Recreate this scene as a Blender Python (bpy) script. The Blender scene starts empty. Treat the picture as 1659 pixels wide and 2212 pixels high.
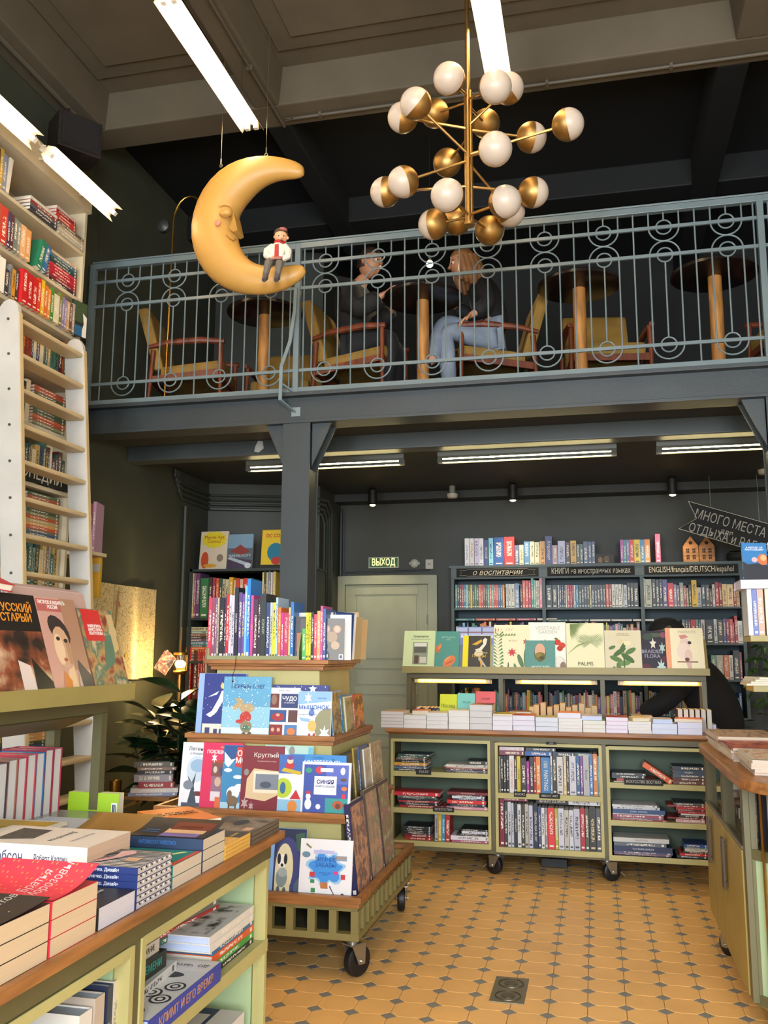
import bpy, bmesh, math, random
from mathutils import Vector, Matrix
PI = math.pi
R_ = random.Random(11)
scene = bpy.context.scene
COL = scene.collection

# ---------------------------------------------------------------- camera
cam_data = bpy.data.cameras.new('camera'); cam = bpy.data.objects.new('camera', cam_data); COL.objects.link(cam)
cam_data.sensor_fit = 'VERTICAL'; cam_data.sensor_height = 36.0
cam_data.lens = 36.0 * 1926.07 / 2212.0
cam_data.clip_start = 0.02; cam_data.clip_end = 200
_yaw, _pit, _roll = (math.radians(a) for a in (13.2451, 8.9899, -0.2663))
_M = Matrix.Rotation(_yaw, 4, 'Z') @ Matrix.Rotation(_pit, 4, 'X') @ Matrix.Rotation(_roll, 4, 'Y') @ Matrix.Rotation(PI / 2, 4, 'X')
cam.matrix_world = Matrix.Translation((0, 0, 1.479)) @ _M
scene.camera = cam

# ---------------------------------------------------------------- world, daylight, exposure
world = bpy.data.worlds.new('world'); scene.world = world; world.use_nodes = True
world.node_tree.nodes['Background'].inputs[0].default_value = (0.62, 0.74, 1.0, 1)
world.node_tree.nodes['Background'].inputs[1].default_value = 0.6
scene.view_settings.view_transform = 'Standard'; scene.view_settings.look = 'None'
scene.view_settings.gamma = 1.0; scene.view_settings.use_curve_mapping = False
scene.view_settings.exposure = 0.55
def area_light(name, loc, rot, sx, sy, power, col):
    l = bpy.data.lights.new(name, 'AREA'); l.shape = 'RECTANGLE'; l.size = sx; l.size_y = sy
    l.energy = power; l.color = col
    o = bpy.data.objects.new(name, l); o.location = loc; o.rotation_euler = rot; COL.objects.link(o); return o
# daylight entering through the two tall shop windows in the wall behind the camera
area_light('daylight', (-1.9, -2.72, 2.3), (PI/2, 0, 0), 2.0, 2.8, 230, (0.86, 0.93, 1.0))
area_light('daylight', (1.1, -2.72, 2.3), (PI/2, 0, 0), 2.0, 2.8, 300, (0.86, 0.93, 1.0))

# ---------------------------------------------------------------- helpers
def lin(h):
    h = h.lstrip('#'); out = []
    for i in (0, 2, 4):
        v = int(h[i:i+2], 16) / 255
        out.append(v / 12.92 if v <= 0.04045 else ((v + 0.055) / 1.055) ** 2.4)
    return (*out, 1)
MATS = {}
def mat(hexc, rough=0.5, metal=0.0, kind='plain', emit=0.0, name=None, **kw):
    key = (hexc, rough, metal, kind, emit, tuple(sorted(kw.items())))
    if key in MATS: return MATS[key]
    m = bpy.data.materials.new(name or (kind + '_' + hexc.lstrip('#'))); m.use_nodes = True
    nt = m.node_tree; b = nt.nodes['Principled BSDF']; N = nt.nodes.new; L = nt.links.new
    col = lin(hexc)
    b.inputs['Base Color'].default_value = col
    b.inputs['Roughness'].default_value = rough; b.inputs['Metallic'].default_value = metal
    if emit:
        b.inputs['Emission Color'].default_value = lin(kw.get('ecol', hexc)); b.inputs['Emission Strength'].default_value = emit
    def tc(out='Object', scale=(1, 1, 1)):
        t = N('ShaderNodeTexCoord'); mp = N('ShaderNodeMapping'); mp.inputs['Scale'].default_value = scale
        L(t.outputs[out], mp.inputs[0]); return mp.outputs[0]
    def noise(vec, s, d=3.0):
        n = N('ShaderNodeTexNoise'); n.inputs['Scale'].default_value = s; n.inputs['Detail'].default_value = d
        L(vec, n.inputs['Vector']); return n.outputs['Fac']
    def ramp(fac, stops):
        r = N('ShaderNodeValToRGB'); e = r.color_ramp.elements
        while len(e) < len(stops): e.new(0.5)
        for k, (p, c) in enumerate(stops): e[k].position = p; e[k].color = c
        L(fac, r.inputs[0]); return r.outputs[0]
    def sc(k): return (col[0]*k, col[1]*k, col[2]*k, 1)
    def bump(h, strength, dist=0.01):
        bp = N('ShaderNodeBump'); bp.inputs['Strength'].default_value = strength; bp.inputs['Distance'].default_value = dist
        L(h, bp.inputs['Height']); L(bp.outputs[0], b.inputs['Normal'])
    if kind == 'paint':       # brushed wall paint: faint mottling and relief
        v = tc(); n = noise(v, kw.get('s', 3.0), 5)
        L(ramp(n, [(0.3, sc(0.88)), (0.7, sc(1.1))]), b.inputs['Base Color'])
        bump(noise(v, 60, 2), 0.12, 0.004)
    elif kind == 'wood':
        v = tc('Object', kw.get('sv', (1.5, 14, 14))); n = noise(v, 3.0, 6)
        L(ramp(n, [(0.32, sc(0.62)), (0.5, sc(1.0)), (0.68, sc(1.3))]), b.inputs['Base Color'])
        bump(n, 0.06, 0.003)
    elif kind == 'tile':
        v = tc('Object'); oi = N('ShaderNodeObjectInfo')
        g = N('ShaderNodeNewGeometry'); n = noise(g.outputs['Position'], 2.6, 5)
        L(ramp(n, [(0.3, sc(0.9)), (0.7, sc(1.08))]), b.inputs['Base Color'])
        n2 = noise(g.outputs['Position'], 9, 4)
        mr = N('ShaderNodeMapRange'); mr.inputs[3].default_value = rough - 0.1; mr.inputs[4].default_value = rough + 0.1
        L(n2, mr.inputs[0]); L(mr.outputs[0], b.inputs['Roughness'])
    elif kind == 'print':     # a book jacket: plain colour with small lettering on the spine (UV 0..1) and mottled art on the front (UV x 2..3)
        p = lin(kw.get('ink', 'e8e0d0'))
        uv = N('ShaderNodeUVMap'); sx = N('ShaderNodeSeparateXYZ'); L(uv.outputs[0], sx.inputs[0])
        oi = N('ShaderNodeObjectInfo')
        def mth(op, a, bb):
            q = N('ShaderNodeMath'); q.operation = op
            for i, z in enumerate((a, bb)):
                if isinstance(z, (int, float)): q.inputs[i].default_value = z
                else: L(z, q.inputs[i])
            return q.outputs[0]
        u, w = sx.outputs[0], sx.outputs[1]
        cb = N('ShaderNodeCombineXYZ'); L(mth('MULTIPLY', u, 2.2), cb.inputs[0]); L(mth('MULTIPLY', w, 26), cb.inputs[1])
        L(mth('MULTIPLY', oi.outputs['Random'], 77), cb.inputs[2])
        n = noise(cb.outputs[0], 1.6, 1)
        m1 = mth('MULTIPLY', mth('LESS_THAN', mth('ABSOLUTE', mth('SUBTRACT', u, 0.5), 0), 0.24), mth('GREATER_THAN', n, 0.5))
        ctr = mth('ADD', 0.45, mth('MULTIPLY', oi.outputs['Random'], 0.2))
        m2 = mth('LESS_THAN', mth('ABSOLUTE', mth('SUBTRACT', w, ctr), 0), 0.27)
        m3 = mth('MULTIPLY', mth('LESS_THAN', mth('ABSOLUTE', mth('SUBTRACT', w, 0.07), 0), 0.022), mth('LESS_THAN', mth('ABSOLUTE', mth('SUBTRACT', u, 0.5), 0), 0.3))
        fac = mth('MAXIMUM', mth('MULTIPLY', m1, m2), m3)
        mx = N('ShaderNodeMix'); mx.data_type = 'RGBA'; mx.inputs[6].default_value = col; mx.inputs[7].default_value = p
        L(fac, mx.inputs[0]); L(mx.outputs[2], b.inputs['Base Color'])
    elif kind == 'art':       # a printed picture: blotches of several inks
        v = tc('UV' if kw.get('uv') else 'Object', kw.get('sv', (1, 1, 1))); n = noise(v, kw.get('s', 14.0), 4)
        cs = [lin(q) for q in kw['inks'].split()]
        st = [(0.28 + 0.44 * i / max(1, len(cs) - 1), q) for i, q in enumerate(cs)]
        L(ramp(n, st), b.inputs['Base Color'])
    elif kind == 'pages':     # page block: fine lines of paper edges
        v = tc('Object', (2, 420, 2)); n = noise(v, 1.0, 2)
        L(ramp(n, [(0.3, sc(0.91)), (0.7, sc(1.03))]), b.inputs['Base Color'])
    elif kind == 'glass':
        b.inputs['Transmission Weight'].default_value = 1.0; b.inputs['IOR'].default_value = 1.45
    elif kind == 'leaf':
        v = tc('Object'); n = noise(v, 20, 2)
        L(ramp(n, [(0.3, sc(0.7)), (0.7, sc(1.25))]), b.inputs['Base Color'])
    elif kind == 'brass':
        v = tc('Object', (1, 1, 1)); n = noise(v, 40, 3)
        mr = N('ShaderNodeMapRange'); mr.inputs[3].default_value = rough - 0.05; mr.inputs[4].default_value = rough + 0.08
        L(n, mr.inputs[0]); L(mr.outputs[0], b.inputs['Roughness'])
    elif kind == 'cloth':
        v = tc('Object'); n = noise(v, 90, 3); bump(n, 0.3, 0.004)
        L(ramp(noise(v, 6, 3), [(0.3, sc(0.75)), (0.7, sc(1.2))]), b.inputs['Base Color'])
    MATS[key] = m
    return m

ORG = {}
class MB:
    """collects shapes in world coordinates; build() links them as ONE mesh object"""
    def __init__(s): s.v = []; s.f = []; s.m = []; s.uv = {}
    def _add(s, vs, fs, m=0):
        o = len(s.v); s.v += [tuple(p) for p in vs]
        for f in fs: s.f.append(tuple(i + o for i in f)); s.m.append(m)
        return s
    def hexa(s, p, m=0):   # p: 4 bottom (ccw from above) + 4 top
        return s._add(p, [(3,2,1,0),(4,5,6,7),(0,1,5,4),(1,2,6,5),(2,3,7,6),(3,0,4,7)], m)
    def box(s, x0, x1, y0, y1, z0, z1, m=0):
        return s.hexa([(x0,y0,z0),(x1,y0,z0),(x1,y1,z0),(x0,y1,z0),(x0,y0,z1),(x1,y0,z1),(x1,y1,z1),(x0,y1,z1)], m)
    def obox(s, c, ax, ay, az, hx, hy, hz, m=0):
        c = Vector(c); ax = Vector(ax)*hx; ay = Vector(ay)*hy; az = Vector(az)*hz
        return s.hexa([c-ax-ay-az, c+ax-ay-az, c+ax+ay-az, c-ax+ay-az, c-ax-ay+az, c+ax-ay+az, c+ax+ay+az, c-ax+ay+az], m)
    def bar(s, p0, p1, w, d, side=(0,0,1), m=0):   # rectangular bar from p0 to p1; d measured along "side"
        p0 = Vector(p0); p1 = Vector(p1); a = (p1-p0); L = a.length; a.normalize()
        sd = Vector(side); sd = (sd - a*sd.dot(a))
        if sd.length < 1e-6: sd = a.orthogonal()
        sd.normalize(); t = a.cross(sd)
        return s.obox((p0+p1)/2, t, sd, a, w/2, d/2, L/2, m)
    def prism(s, pts, ext, m=0):
        ext = Vector(ext); n = len(pts); pts = [Vector(p) for p in pts]
        nrm = Vector((0,0,0))
        for i in range(n): nrm += pts[i].cross(pts[(i+1) % n])
        if nrm.dot(ext) > 0: pts = pts[::-1]
        vs = pts + [p+ext for p in pts]
        fs = [tuple(range(n)), tuple(range(2*n-1, n-1, -1))] + [(i, i+n, (i+1) % n + n, (i+1) % n) for i in range(n)]
        return s._add(vs, fs, m)
    def cyl(s, p0, p1, r0, r1=None, n=12, m=0, cap=True):
        if r1 is None: r1 = r0
        p0 = Vector(p0); p1 = Vector(p1); a = (p1-p0).normalized(); u = a.orthogonal().normalized(); w = a.cross(u)
        vs = []
        for p, r in ((p0, r0), (p1, r1)):
            for i in range(n):
                t = 2*PI*i/n; vs.append(p + u*(r*math.cos(t)) + w*(r*math.sin(t)))
        fs = [(i, (i+1) % n, (i+1) % n + n, i+n) for i in range(n)]
        if cap: fs += [tuple(range(n-1, -1, -1)), tuple(range(n, 2*n))]
        return s._add(vs, fs, m)
    def tube(s, pts, r, n=8, m=0, closed=False):
        pts = [Vector(p) for p in pts]; k = len(pts); rs = r if isinstance(r, (list, tuple)) else [r]*k
        up = None; vs = []
        for i, p in enumerate(pts):
            a = pts[(i+1) % k] if (closed or i < k-1) else p
            b = pts[(i-1) % k] if (closed or i > 0) else p
            d = (a-b)
            if d.length < 1e-9: d = Vector((0,0,1))
            d.normalize()
            if up is None: up = d.orthogonal().normalized()
            else:
                up = up - d*up.dot(d)
                up = up.normalized() if up.length > 1e-6 else d.orthogonal().normalized()
            w = d.cross(up)
            for j in range(n):
                t = 2*PI*j/n; vs.append(p + up*(rs[i]*math.cos(t)) + w*(rs[i]*math.sin(t)))
        fs = []
        for i in range(k if closed else k-1):
            for j in range(n):
                i2 = (i+1) % k; fs.append((i*n+j, i*n+(j+1) % n, i2*n+(j+1) % n, i2*n+j))
        if not closed: fs += [tuple(range(n-1, -1, -1)), tuple(range((k-1)*n, k*n))]
        return s._add(vs, fs, m)
    def lathe(s, prof, c=(0,0,0), axis=(0,0,1), n=24, m=0):
        c = Vector(c); a = Vector(axis).normalized(); u = a.orthogonal().normalized(); w = a.cross(u)
        vs = []
        for r, z in prof:
            for i in range(n):
                t = 2*PI*i/n; vs.append(c + a*z + u*(max(r, 1e-5)*math.cos(t)) + w*(max(r, 1e-5)*math.sin(t)))
        k = len(prof); fs = []
        for i in range(k-1):
            for j in range(n): fs.append((i*n+j, i*n+(j+1) % n, (i+1)*n+(j+1) % n, (i+1)*n+j))
        fs += [tuple(range(n-1, -1, -1)), tuple(range((k-1)*n, k*n))]
        return s._add(vs, fs, m)
    def ring(s, c, R, r, axis=(0,1,0), n=28, k=6, m=0):
        c = Vector(c); a = Vector(axis).normalized(); u = a.orthogonal().normalized(); w = a.cross(u)
        return s.tube([c + u*(R*math.cos(2*PI*i/n)) + w*(R*math.sin(2*PI*i/n)) for i in range(n)], r, k, m, True)
    def ball(s, c, r, n=16, m=0, sx=1, sy=1, sz=1):
        c = Vector(c); h = n//2; vs = []; fs = []
        for i in range(h+1):
            t = PI*i/h
            for j in range(n):
                p = 2*PI*j/n; vs.append((c.x + r*sx*math.sin(t)*math.cos(p), c.y + r*sy*math.sin(t)*math.sin(p), c.z - r*sz*math.cos(t)))
        for i in range(h):
            for j in range(n): fs.append((i*n+j, i*n+(j+1) % n, (i+1)*n+(j+1) % n, (i+1)*n+j))
        return s._add(vs, fs, m)
    def quad(s, a, b, c, d, m=0): return s._add([a, b, c, d], [(0,1,2,3)], m)
    def mesh(s, name, mats, org=(0,0,0), smooth=None, bevel=0, weld=False):
        me = bpy.data.meshes.new(name); o = Vector(org)
        me.from_pydata([tuple(Vector(p)-o) for p in s.v], [], s.f)
        for q in (mats if isinstance(mats, (list, tuple)) else [mats]): me.materials.append(q)
        me.polygons.foreach_set('material_index', s.m)
        if bevel or weld:
            bm = bmesh.new(); bm.from_mesh(me)
            bmesh.ops.remove_doubles(bm, verts=bm.verts, dist=1e-5)
            if bevel:
                es = [e for e in bm.edges if len(e.link_faces) == 2 and e.calc_face_angle(0) > 0.5]
                bmesh.ops.bevel(bm, geom=es, offset=bevel, segments=2, affect='EDGES', profile=0.6, clamp_overlap=True)
            bm.to_mesh(me); bm.free()
        if smooth:
            me.polygons.foreach_set('use_smooth', [True]*len(me.polygons)); me.set_sharp_from_angle(angle=smooth)
        me.update(); return me
    def build(s, name, mats, parent=None, label=None, cat=None, group=None, kind=None, smooth=None, bevel=0, org=None, weld=False):
        if parent is not None: o0 = ORG[parent.name]
        else: o0 = Vector(org) if org is not None else Vector((0,0,0))
        me = s.mesh(name, mats, o0, smooth, bevel, weld)
        return link(name, me, parent, label, cat, group, kind, o0)
def tag(o, label=None, cat=None, group=None, kind=None):
    if label: o['label'] = label
    if cat: o['category'] = cat
    if group: o['group'] = group
    if kind: o['kind'] = kind
    return o
def link(name, me, parent=None, label=None, cat=None, group=None, kind=None, o0=Vector((0,0,0))):
    o = bpy.data.objects.new(name, me); COL.objects.link(o); ORG[o.name] = Vector(o0)
    if parent is not None: o.parent = parent
    else: o.location = o0
    return tag(o, label, cat, group, kind)
def thing(name, loc, label, cat, group=None, kind=None):
    o = bpy.data.objects.new(name, None); o.empty_display_size = 0.1; o.location = loc; COL.objects.link(o)
    ORG[o.name] = Vector(loc); return tag(o, label, cat, group, kind)
def copy_tree(o, parent=None, loc=None):
    c = o.copy(); COL.objects.link(c); ORG[c.name] = ORG[o.name].copy() if loc is None else Vector(loc)
    if parent is not None: c.parent = parent
    if loc is not None: c.location = loc
    for ch in o.children: copy_tree(ch, c)
    return c
SMOOTH = 0.7
ORDN = ['first','second','third','fourth','fifth','sixth','seventh','eighth','ninth','tenth','eleventh','twelfth','thirteenth','fourteenth','fifteenth','sixteenth','seventeenth','eighteenth','nineteenth','twentieth']
def nth(i):
    if i < 20: return ORDN[i]
    tens = {2:'twenty', 3:'thirty', 4:'forty', 5:'fifty'}[(i+1)//10]; u = (i+1) % 10
    return (tens[:-1] + 'ieth') if u == 0 else tens + '-' + ORDN[u-1]

# lettering: a font curve turned into a mesh, laid in the plane (ax, az) with its centre at c
def text_mesh(body, size, width=None, depth=0.0008, bold=0.0, shear=0.0, align='CENTER', sp=1.0):
    cu = bpy.data.curves.new('lettering', 'FONT'); cu.body = body; cu.size = size; cu.extrude = depth; cu.offset = bold * size; cu.shear = shear
    cu.align_x = align; cu.align_y = 'CENTER'; cu.resolution_u = 2; cu.space_line = 0.9; cu.space_character = sp
    o = bpy.data.objects.new('lettering', cu)
    me = bpy.data.meshes.new_from_object(o)
    bpy.data.objects.remove(o); bpy.data.curves.remove(cu)
    if width and me.vertices:
        xs = [v.co.x for v in me.vertices]; w = max(xs)-min(xs)
        if w > width or sp < 0:
            k = width / w
            for v in me.vertices: v.co.x *= k
    return me
def letter(parent, body, c, ax, az, size, material, width=None, name='lettering', depth=0.0008, **kw):
    """c, ax, az in the parent's local frame (parent translation already removed by caller when it is world aligned)"""
    me = text_mesh(body, size, width, depth, **kw); me.materials.clear(); me.materials.append(material)
    ax = Vector(ax).normalized(); az = Vector(az).normalized(); n = ax.cross(az)
    M = Matrix((ax, az, n)).transposed().to_4x4(); M.translation = Vector(c); me.transform(M)
    o = bpy.data.objects.new(name, me); COL.objects.link(o); o.parent = parent; ORG[o.name] = ORG.get(parent.name, Vector())
    return o
def wletter(parent, body, c, ax, az, size, material, width=None, **kw):
    return letter(parent, body, Vector(c) - ORG[parent.name], ax, az, size, material, width, **kw)
# ================================================================ THE SETTING
M_TILE = mat('ebb972', 0.4, kind='tile', name='ochre_tile'); M_DOT = mat('86827a', 0.42, kind='tile', name='grey_tile'); M_GROUT = mat('6a4622', 0.8, kind='paint')
M_TEAL = mat('343b3d', 0.45, kind='paint', name='teal_paint'); M_WALLB = mat('3e403a', 0.6, kind='paint', name='back_wall_paint')
M_WALLL = mat('46483a', 0.6, kind='paint', name='green_wall_paint'); M_DARK = mat('0f1010', 0.7, kind='paint', name='near_black_paint')
M_CEIL = mat('5f5543', 0.8, kind='paint', name='taupe_ceiling'); M_WHITE = mat('cfcbbf', 0.6, kind='paint', name='plaster')
# floor: grout bed, octagon tiles and small square tiles
floor = MB().box(-3.9, 3.4, -2.9, 9.4, -0.12, -0.004).build('floor', M_GROUT, kind='structure', org=(0, 3, 0))
S = 0.16; OX, OY = -0.40064, 6.10544; q = 0.0345; g = 0.0011; ch = 0.0035
def tile_mesh(name, pts, inset, m):
    b = MB(); n = len(pts); top = []
    for (x, y) in pts:
        L = math.hypot(x, y); k = (L - inset) / L; top.append((x*k, y*k))
    vs = [(x, y, -0.02) for x, y in pts] + [(x, y, -0.0012) for x, y in pts] + [(x, y, 0) for x, y in top]
    fs = [(i, (i+1) % n, (i+1) % n+n, i+n) for i in range(n)] + [(i+n, (i+1) % n+n, (i+1) % n+2*n, i+2*n) for i in range(n)] + [tuple(range(2*n, 3*n))]
    b._add(vs, fs); return b
h = S/2
octp = [(h-g, -h+q+g), (h-g, h-q-g), (h-q-g, h-g), (-h+q+g, h-g), (-h+g, h-q-g), (-h+g, -h+q+g), (-h+q+g, -h+g), (h-q-g, -h+g)]
dotp = [(q-g*1.3, 0), (0, q-g*1.3), (-q+g*1.3, 0), (0, -q+g*1.3)]
ob, db = tile_mesh('tile', octp, 0.002, M_TILE), tile_mesh('tile', dotp, 0.002, M_DOT)
om, dm = ob.mesh('tile', M_TILE), db.mesh('tile', M_DOT)
near = []; rest_o = MB(); rest_d = MB()
cells = [(i, j) for i in range(-20, 22) for j in range(-19, 55)]
def shows(x, y): return -1.62 < x < 0.74 - max(0, 4.0 - y)*0.02 and 3.62 < y < 6.75
cand = sorted([c for c in cells if shows(OX + S*(c[0]+.5), OY - S*(c[1]+.5))], key=lambda c: -c[1])[:300]
cs = set(cand)
for (i, j) in cells:
    ox_, oy_ = OX + S*(i+.5), OY - S*(j+.5)
    dx_, dy_ = OX + S*i, OY - S*j
    for (msh, bb, rest, x, y) in ((om, ob, rest_o, ox_, oy_), (dm, db, rest_d, dx_, dy_)):
        if not (-3.6 < x < 3.1 and -2.4 < y < 9.0): continue
        if (i, j) in cs:
            t = bpy.data.objects.new('octagon_tile' if msh is om else 'square_tile', msh); COL.objects.link(t); t.parent = floor; t.location = (x, y-3, 0); ORG[t.name] = Vector((x, y, 0))
        else: rest._add([(a[0]+x, a[1]+y, a[2]) for a in bb.v], bb.f)
rest_o.build('octagon_tiles', M_TILE, floor, kind='stuff'); rest_d.build('square_tiles', M_DOT, floor, kind='stuff')
# metal access hatch let into the floor
hatch = thing('floor_hatch', (-0.42, 4.26, 0), 'small square metal access hatch set into the ochre floor tiles', 'hatch')
M_HATCH = mat('8d8672', 0.35, 0.8, kind='brass', name='worn_steel')
MB().box(-0.495, -0.345, 4.11, 4.42, 0.0, 0.004).build('plate', M_HATCH, hatch, bevel=0.001)
for yy in (4.19, 4.34): MB().ring((-0.42, yy, 0.0045), 0.055, 0.003, (0,0,1)).cyl((-0.42, yy, 0.003), (-0.42, yy, 0.0062), 0.03, n=16).build('lift_ring', mat('6c6656', 0.4, 0.8), hatch, smooth=SMOOTH)

# walls
MB().box(-3.85, -3.65, -2.9, 7.55, 0, 5.8).build('wall_left', M_WALLL, kind='structure')
MB().box(-2.62, 3.3, 9.1, 9.3, 0, 3.4).build('wall_back', M_WALLB, kind='structure')
MB().box(-4.1, 3.3, 9.1, 9.3, 3.4, 5.8).build('wall_mezzanine', mat('1d1f1c', 0.7, kind='paint'), kind='structure')
MB().prism([(-3.85,7.55,0),(-3.65,7.55,0),(-3.65,8.0,0),(-2.62,8.35,0),(-2.62,9.1,0),(-2.62,9.3,0),(-3.85,9.3,0)], (0,0,5.8)).build('wall_alcove', mat('3d4039', 0.6, kind='paint'), kind='structure')
MB().box(3.1, 3.3, -2.9, 9.1, 0, 5.8).build('wall_right', M_WHITE, kind='structure')
# wall behind the camera with two tall shop windows
wf = MB(); wins = [(-2.9, -0.9), (0.1, 2.1)]
wf.box(-3.65, -2.9, -2.9, -2.7, 0, 5.8).box(-0.9, 0.1, -2.9, -2.7, 0, 5.8).box(2.1, 3.1, -2.9, -2.7, 0, 5.8)
for a, b in wins: wf.box(a, b, -2.9, -2.7, 0, 0.9).box(a, b, -2.9, -2.7, 3.7, 5.8)
wf.build('wall_front', M_WHITE, kind='structure')
for k, (a, b) in enumerate(wins):
    w = MB().box(a, a+.06, -2.86, -2.8, .9, 3.7).box(b-.06, b, -2.86, -2.8, .9, 3.7).box(a+.06, b-.06, -2.86, -2.8, .9, .96).box(a+.06, b-.06, -2.86, -2.8, 3.64, 3.7).box((a+b)/2-.03, (a+b)/2+.03, -2.86, -2.8, .96, 3.64).build('window_%d' % (k+1), M_TEAL, kind='structure')
# main ceiling and its concrete beams: taupe over the shop, near black over the mezzanine
MB().box(-3.85, 3.3, -2.9, 5.7, 5.58, 5.8).build('ceiling', M_CEIL, kind='structure')
MB().box(-3.85, 3.3, 5.7, 9.3, 5.58, 5.8).build('ceiling_mezzanine', M_DARK, kind='structure')
def ybeam(name, x0, x1, y0, y1, z0, z1, m, hz=0.0):
    MB().prism([(x0,y0,z0),(x1,y0,z0),(x1+hz,y0,z1),(x0-hz,y0,z1)], (0, y1-y0, 0)).build(name, m, kind='structure', bevel=0.012)
def xbeam(name, y0, y1, x0, x1, z0, z1, m, hz=0.0):
    MB().prism([(x0,y0,z0),(x0,y1,z0),(x0,y1+hz,z1),(x0,y0-hz,z1)], (x1-x0, 0, 0)).build(name, m, kind='structure', bevel=0.012)
ybeam('beam_ceiling', -2.24, -2.06, -2.7, 5.45, 5.30, 5.585, M_CEIL, 0.03)
ybeam('beam_ceiling', 0.98, 1.2, -2.7, 5.45, 5.30, 5.585, M_CEIL, 0.03)
ybeam('beam_ceiling', -3.65, -3.42, -2.7, 5.45, 5.30, 5.585, M_CEIL, 0.03)
xbeam('beam_ceiling', 5.45, 5.70, -3.65, 3.1, 5.30, 5.585, M_CEIL, 0.02)
xbeam('beam_ceiling', 2.6, 2.85, -3.65, 3.1, 5.30, 5.585, M_CEIL, 0.02)
for x0, x1 in ((-3.38, -2.28), (-2.0, 0.94)):      # raised plaster panels between the beams
    for yA in (3.0, ):
        b = MB(); y0, y1 = yA, 5.25
        for k, (d, z) in enumerate(((0.0, 5.565), (0.14, 5.55))):
            b.box(x0+d, x1-d, y0+d, y1-d, z, 5.582)
        b.build('trim_ceiling', M_CEIL, kind='structure', bevel=0.004)
for x0, x1 in ((-2.24, -2.06), (0.9, 1.1)): ybeam('beam_mezzanine', x0, x1, 5.7, 9.1, 5.30, 5.585, M_DARK)
xbeam('beam_mezzanine', 7.3, 7.55, -3.65, 3.1, 5.34, 5.585, M_DARK)
# conduits on the ceiling
MC = mat('5d5546', 0.6); MCD = mat('20221f', 0.6)
pb = MB().tube([(-2.10, 2.0, 5.285), (-2.10, 5.68, 5.285)], 0.011)
for y in (3.4, 4.2, 5.0): pb.box(-2.12, -2.08, y-.01, y+.01, 5.27, 5.302)
pb.build('conduit', MC, kind='structure', smooth=SMOOTH)
pb = MB().tube([(-2.0, 5.60, 5.285), (-2.06, 5.60, 5.285), (1.4, 5.60, 5.285), (1.4,5.6,5.285)], 0.011)
for x in (-1.8, -1.0, -.2, .6): pb.box(x-.01, x+.01, 5.58, 5.62, 5.27, 5.302)
pb.build('conduit', MC, kind='structure', smooth=SMOOTH)
MB().tube([(-3.52, 2.0, 5.285), (-3.52, 5.3, 5.285)], 0.02).build('conduit', MC, kind='structure', smooth=SMOOTH)

# mezzanine: slab, edge beam, soffit joists, columns
MB().box(-3.65, 3.1, 5.78, 9.1, 3.13, 3.26).build('slab_mezzanine', M_DARK, kind='structure')
MB().box(-3.65, 3.1, 5.72, 5.78, 3.05, 3.26).box(-3.65, 3.1, 5.66, 5.82, 3.235, 3.262).box(-3.65, 3.1, 5.66, 5.86, 3.04, 3.062).build('beam_mezzanine_edge', M_TEAL, kind='structure', bevel=0.003)
M_SOF = mat('2f3230', 0.6, kind='paint')
xbeam('beam_soffit', 6.40, 6.56, -3.65, 3.1, 3.0, 3.135, mat('3c4240', .5, kind='paint'), 0.0)
xbeam('beam_soffit', 8.86, 9.10, -3.65, 3.1, 3.04, 3.135, M_SOF, 0.0)
MB().box(-3.65, 3.1, 5.82, 9.1, 3.118, 3.132).build('ceiling_soffit', M_SOF, kind='structure')
def column(x, y):
    b = MB()
    b.box(x-.098, x+.098, y-.1, y-.086, 0, 3.05).box(x-.098, x+.098, y+.086, y+.1, 0, 3.05).box(x-.006, x+.006, y-.086, y+.086, 0, 3.05)
    b.box(x-.09, x-.082, y-.086, y+.086, 0, 2.72).box(x+.082, x+.09, y-.086, y+.086, 0, 2.72)
    col = b.build('column', M_TEAL, kind='structure', org=(x, y, 0))
    for s in (-1, 1):
        MB().prism([(x+s*.1, y-.06, 3.04), (x+s*.235, y-.06, 3.04), (x+s*.1, y-.06, 2.74)], (0, .016, 0)).build('bracket', M_TEAL, col)
        MB().prism([(x+s*.1, y+.06, 3.04), (x+s*.235, y+.06, 3.04), (x+s*.1, y+.06, 2.74)], (0, .016, 0)).build('bracket', M_TEAL, col)
column(-1.955, 5.77); column(1.16, 5.77)
# door with moulded frame in the back wall
MD = mat('a3a68c', 0.5, kind='paint', name='sage_door_paint')
door = thing('door_1', (-2.1, 9.09, 0), None, None, kind='structure')
MB().box(-2.64, -2.545, 9.03, 9.1, 0, 2.275).box(-1.66, -1.565, 9.03, 9.1, 0, 2.275).box(-2.545, -1.66, 9.03, 9.1, 2.185, 2.275).build('door_frame', MD, door, bevel=0.004)
lf = MB().box(-2.54, -1.665, 9.06, 9.09, 0.01, 2.18)
lf.build('door_leaf', MD, door)
for z0, z1 in ((0.14, 0.52), (0.66, 1.04), (1.16, 1.3), (1.42, 2.06)):
    pn = MB().box(-2.42, -1.785, 9.05, 9.062, z0, z1).build('door_panel', MD, door, bevel=0.005)
for (a, b_, c_, d_) in ((-2.54, -2.44, 0.01, 2.18), (-1.765, -1.665, 0.01, 2.18), (-2.44, -1.765, 2.08, 2.18), (-2.44, -1.765, 1.32, 1.40), (-2.44,-1.765,1.06,1.14), (-2.44,-1.765,.54,.64), (-2.44,-1.765,.01,.12)):
    MB().box(a, b_, 9.048, 9.062, c_, d_).build('door_rail', MD, door, bevel=0.003)
for z in (0.4, 1.82): MB().cyl((-1.66, 9.035, z-.05), (-1.66, 9.035, z+.05), 0.011, n=10).build('hinge', mat('9b998a', .4, .7), door, smooth=SMOOTH)
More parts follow.
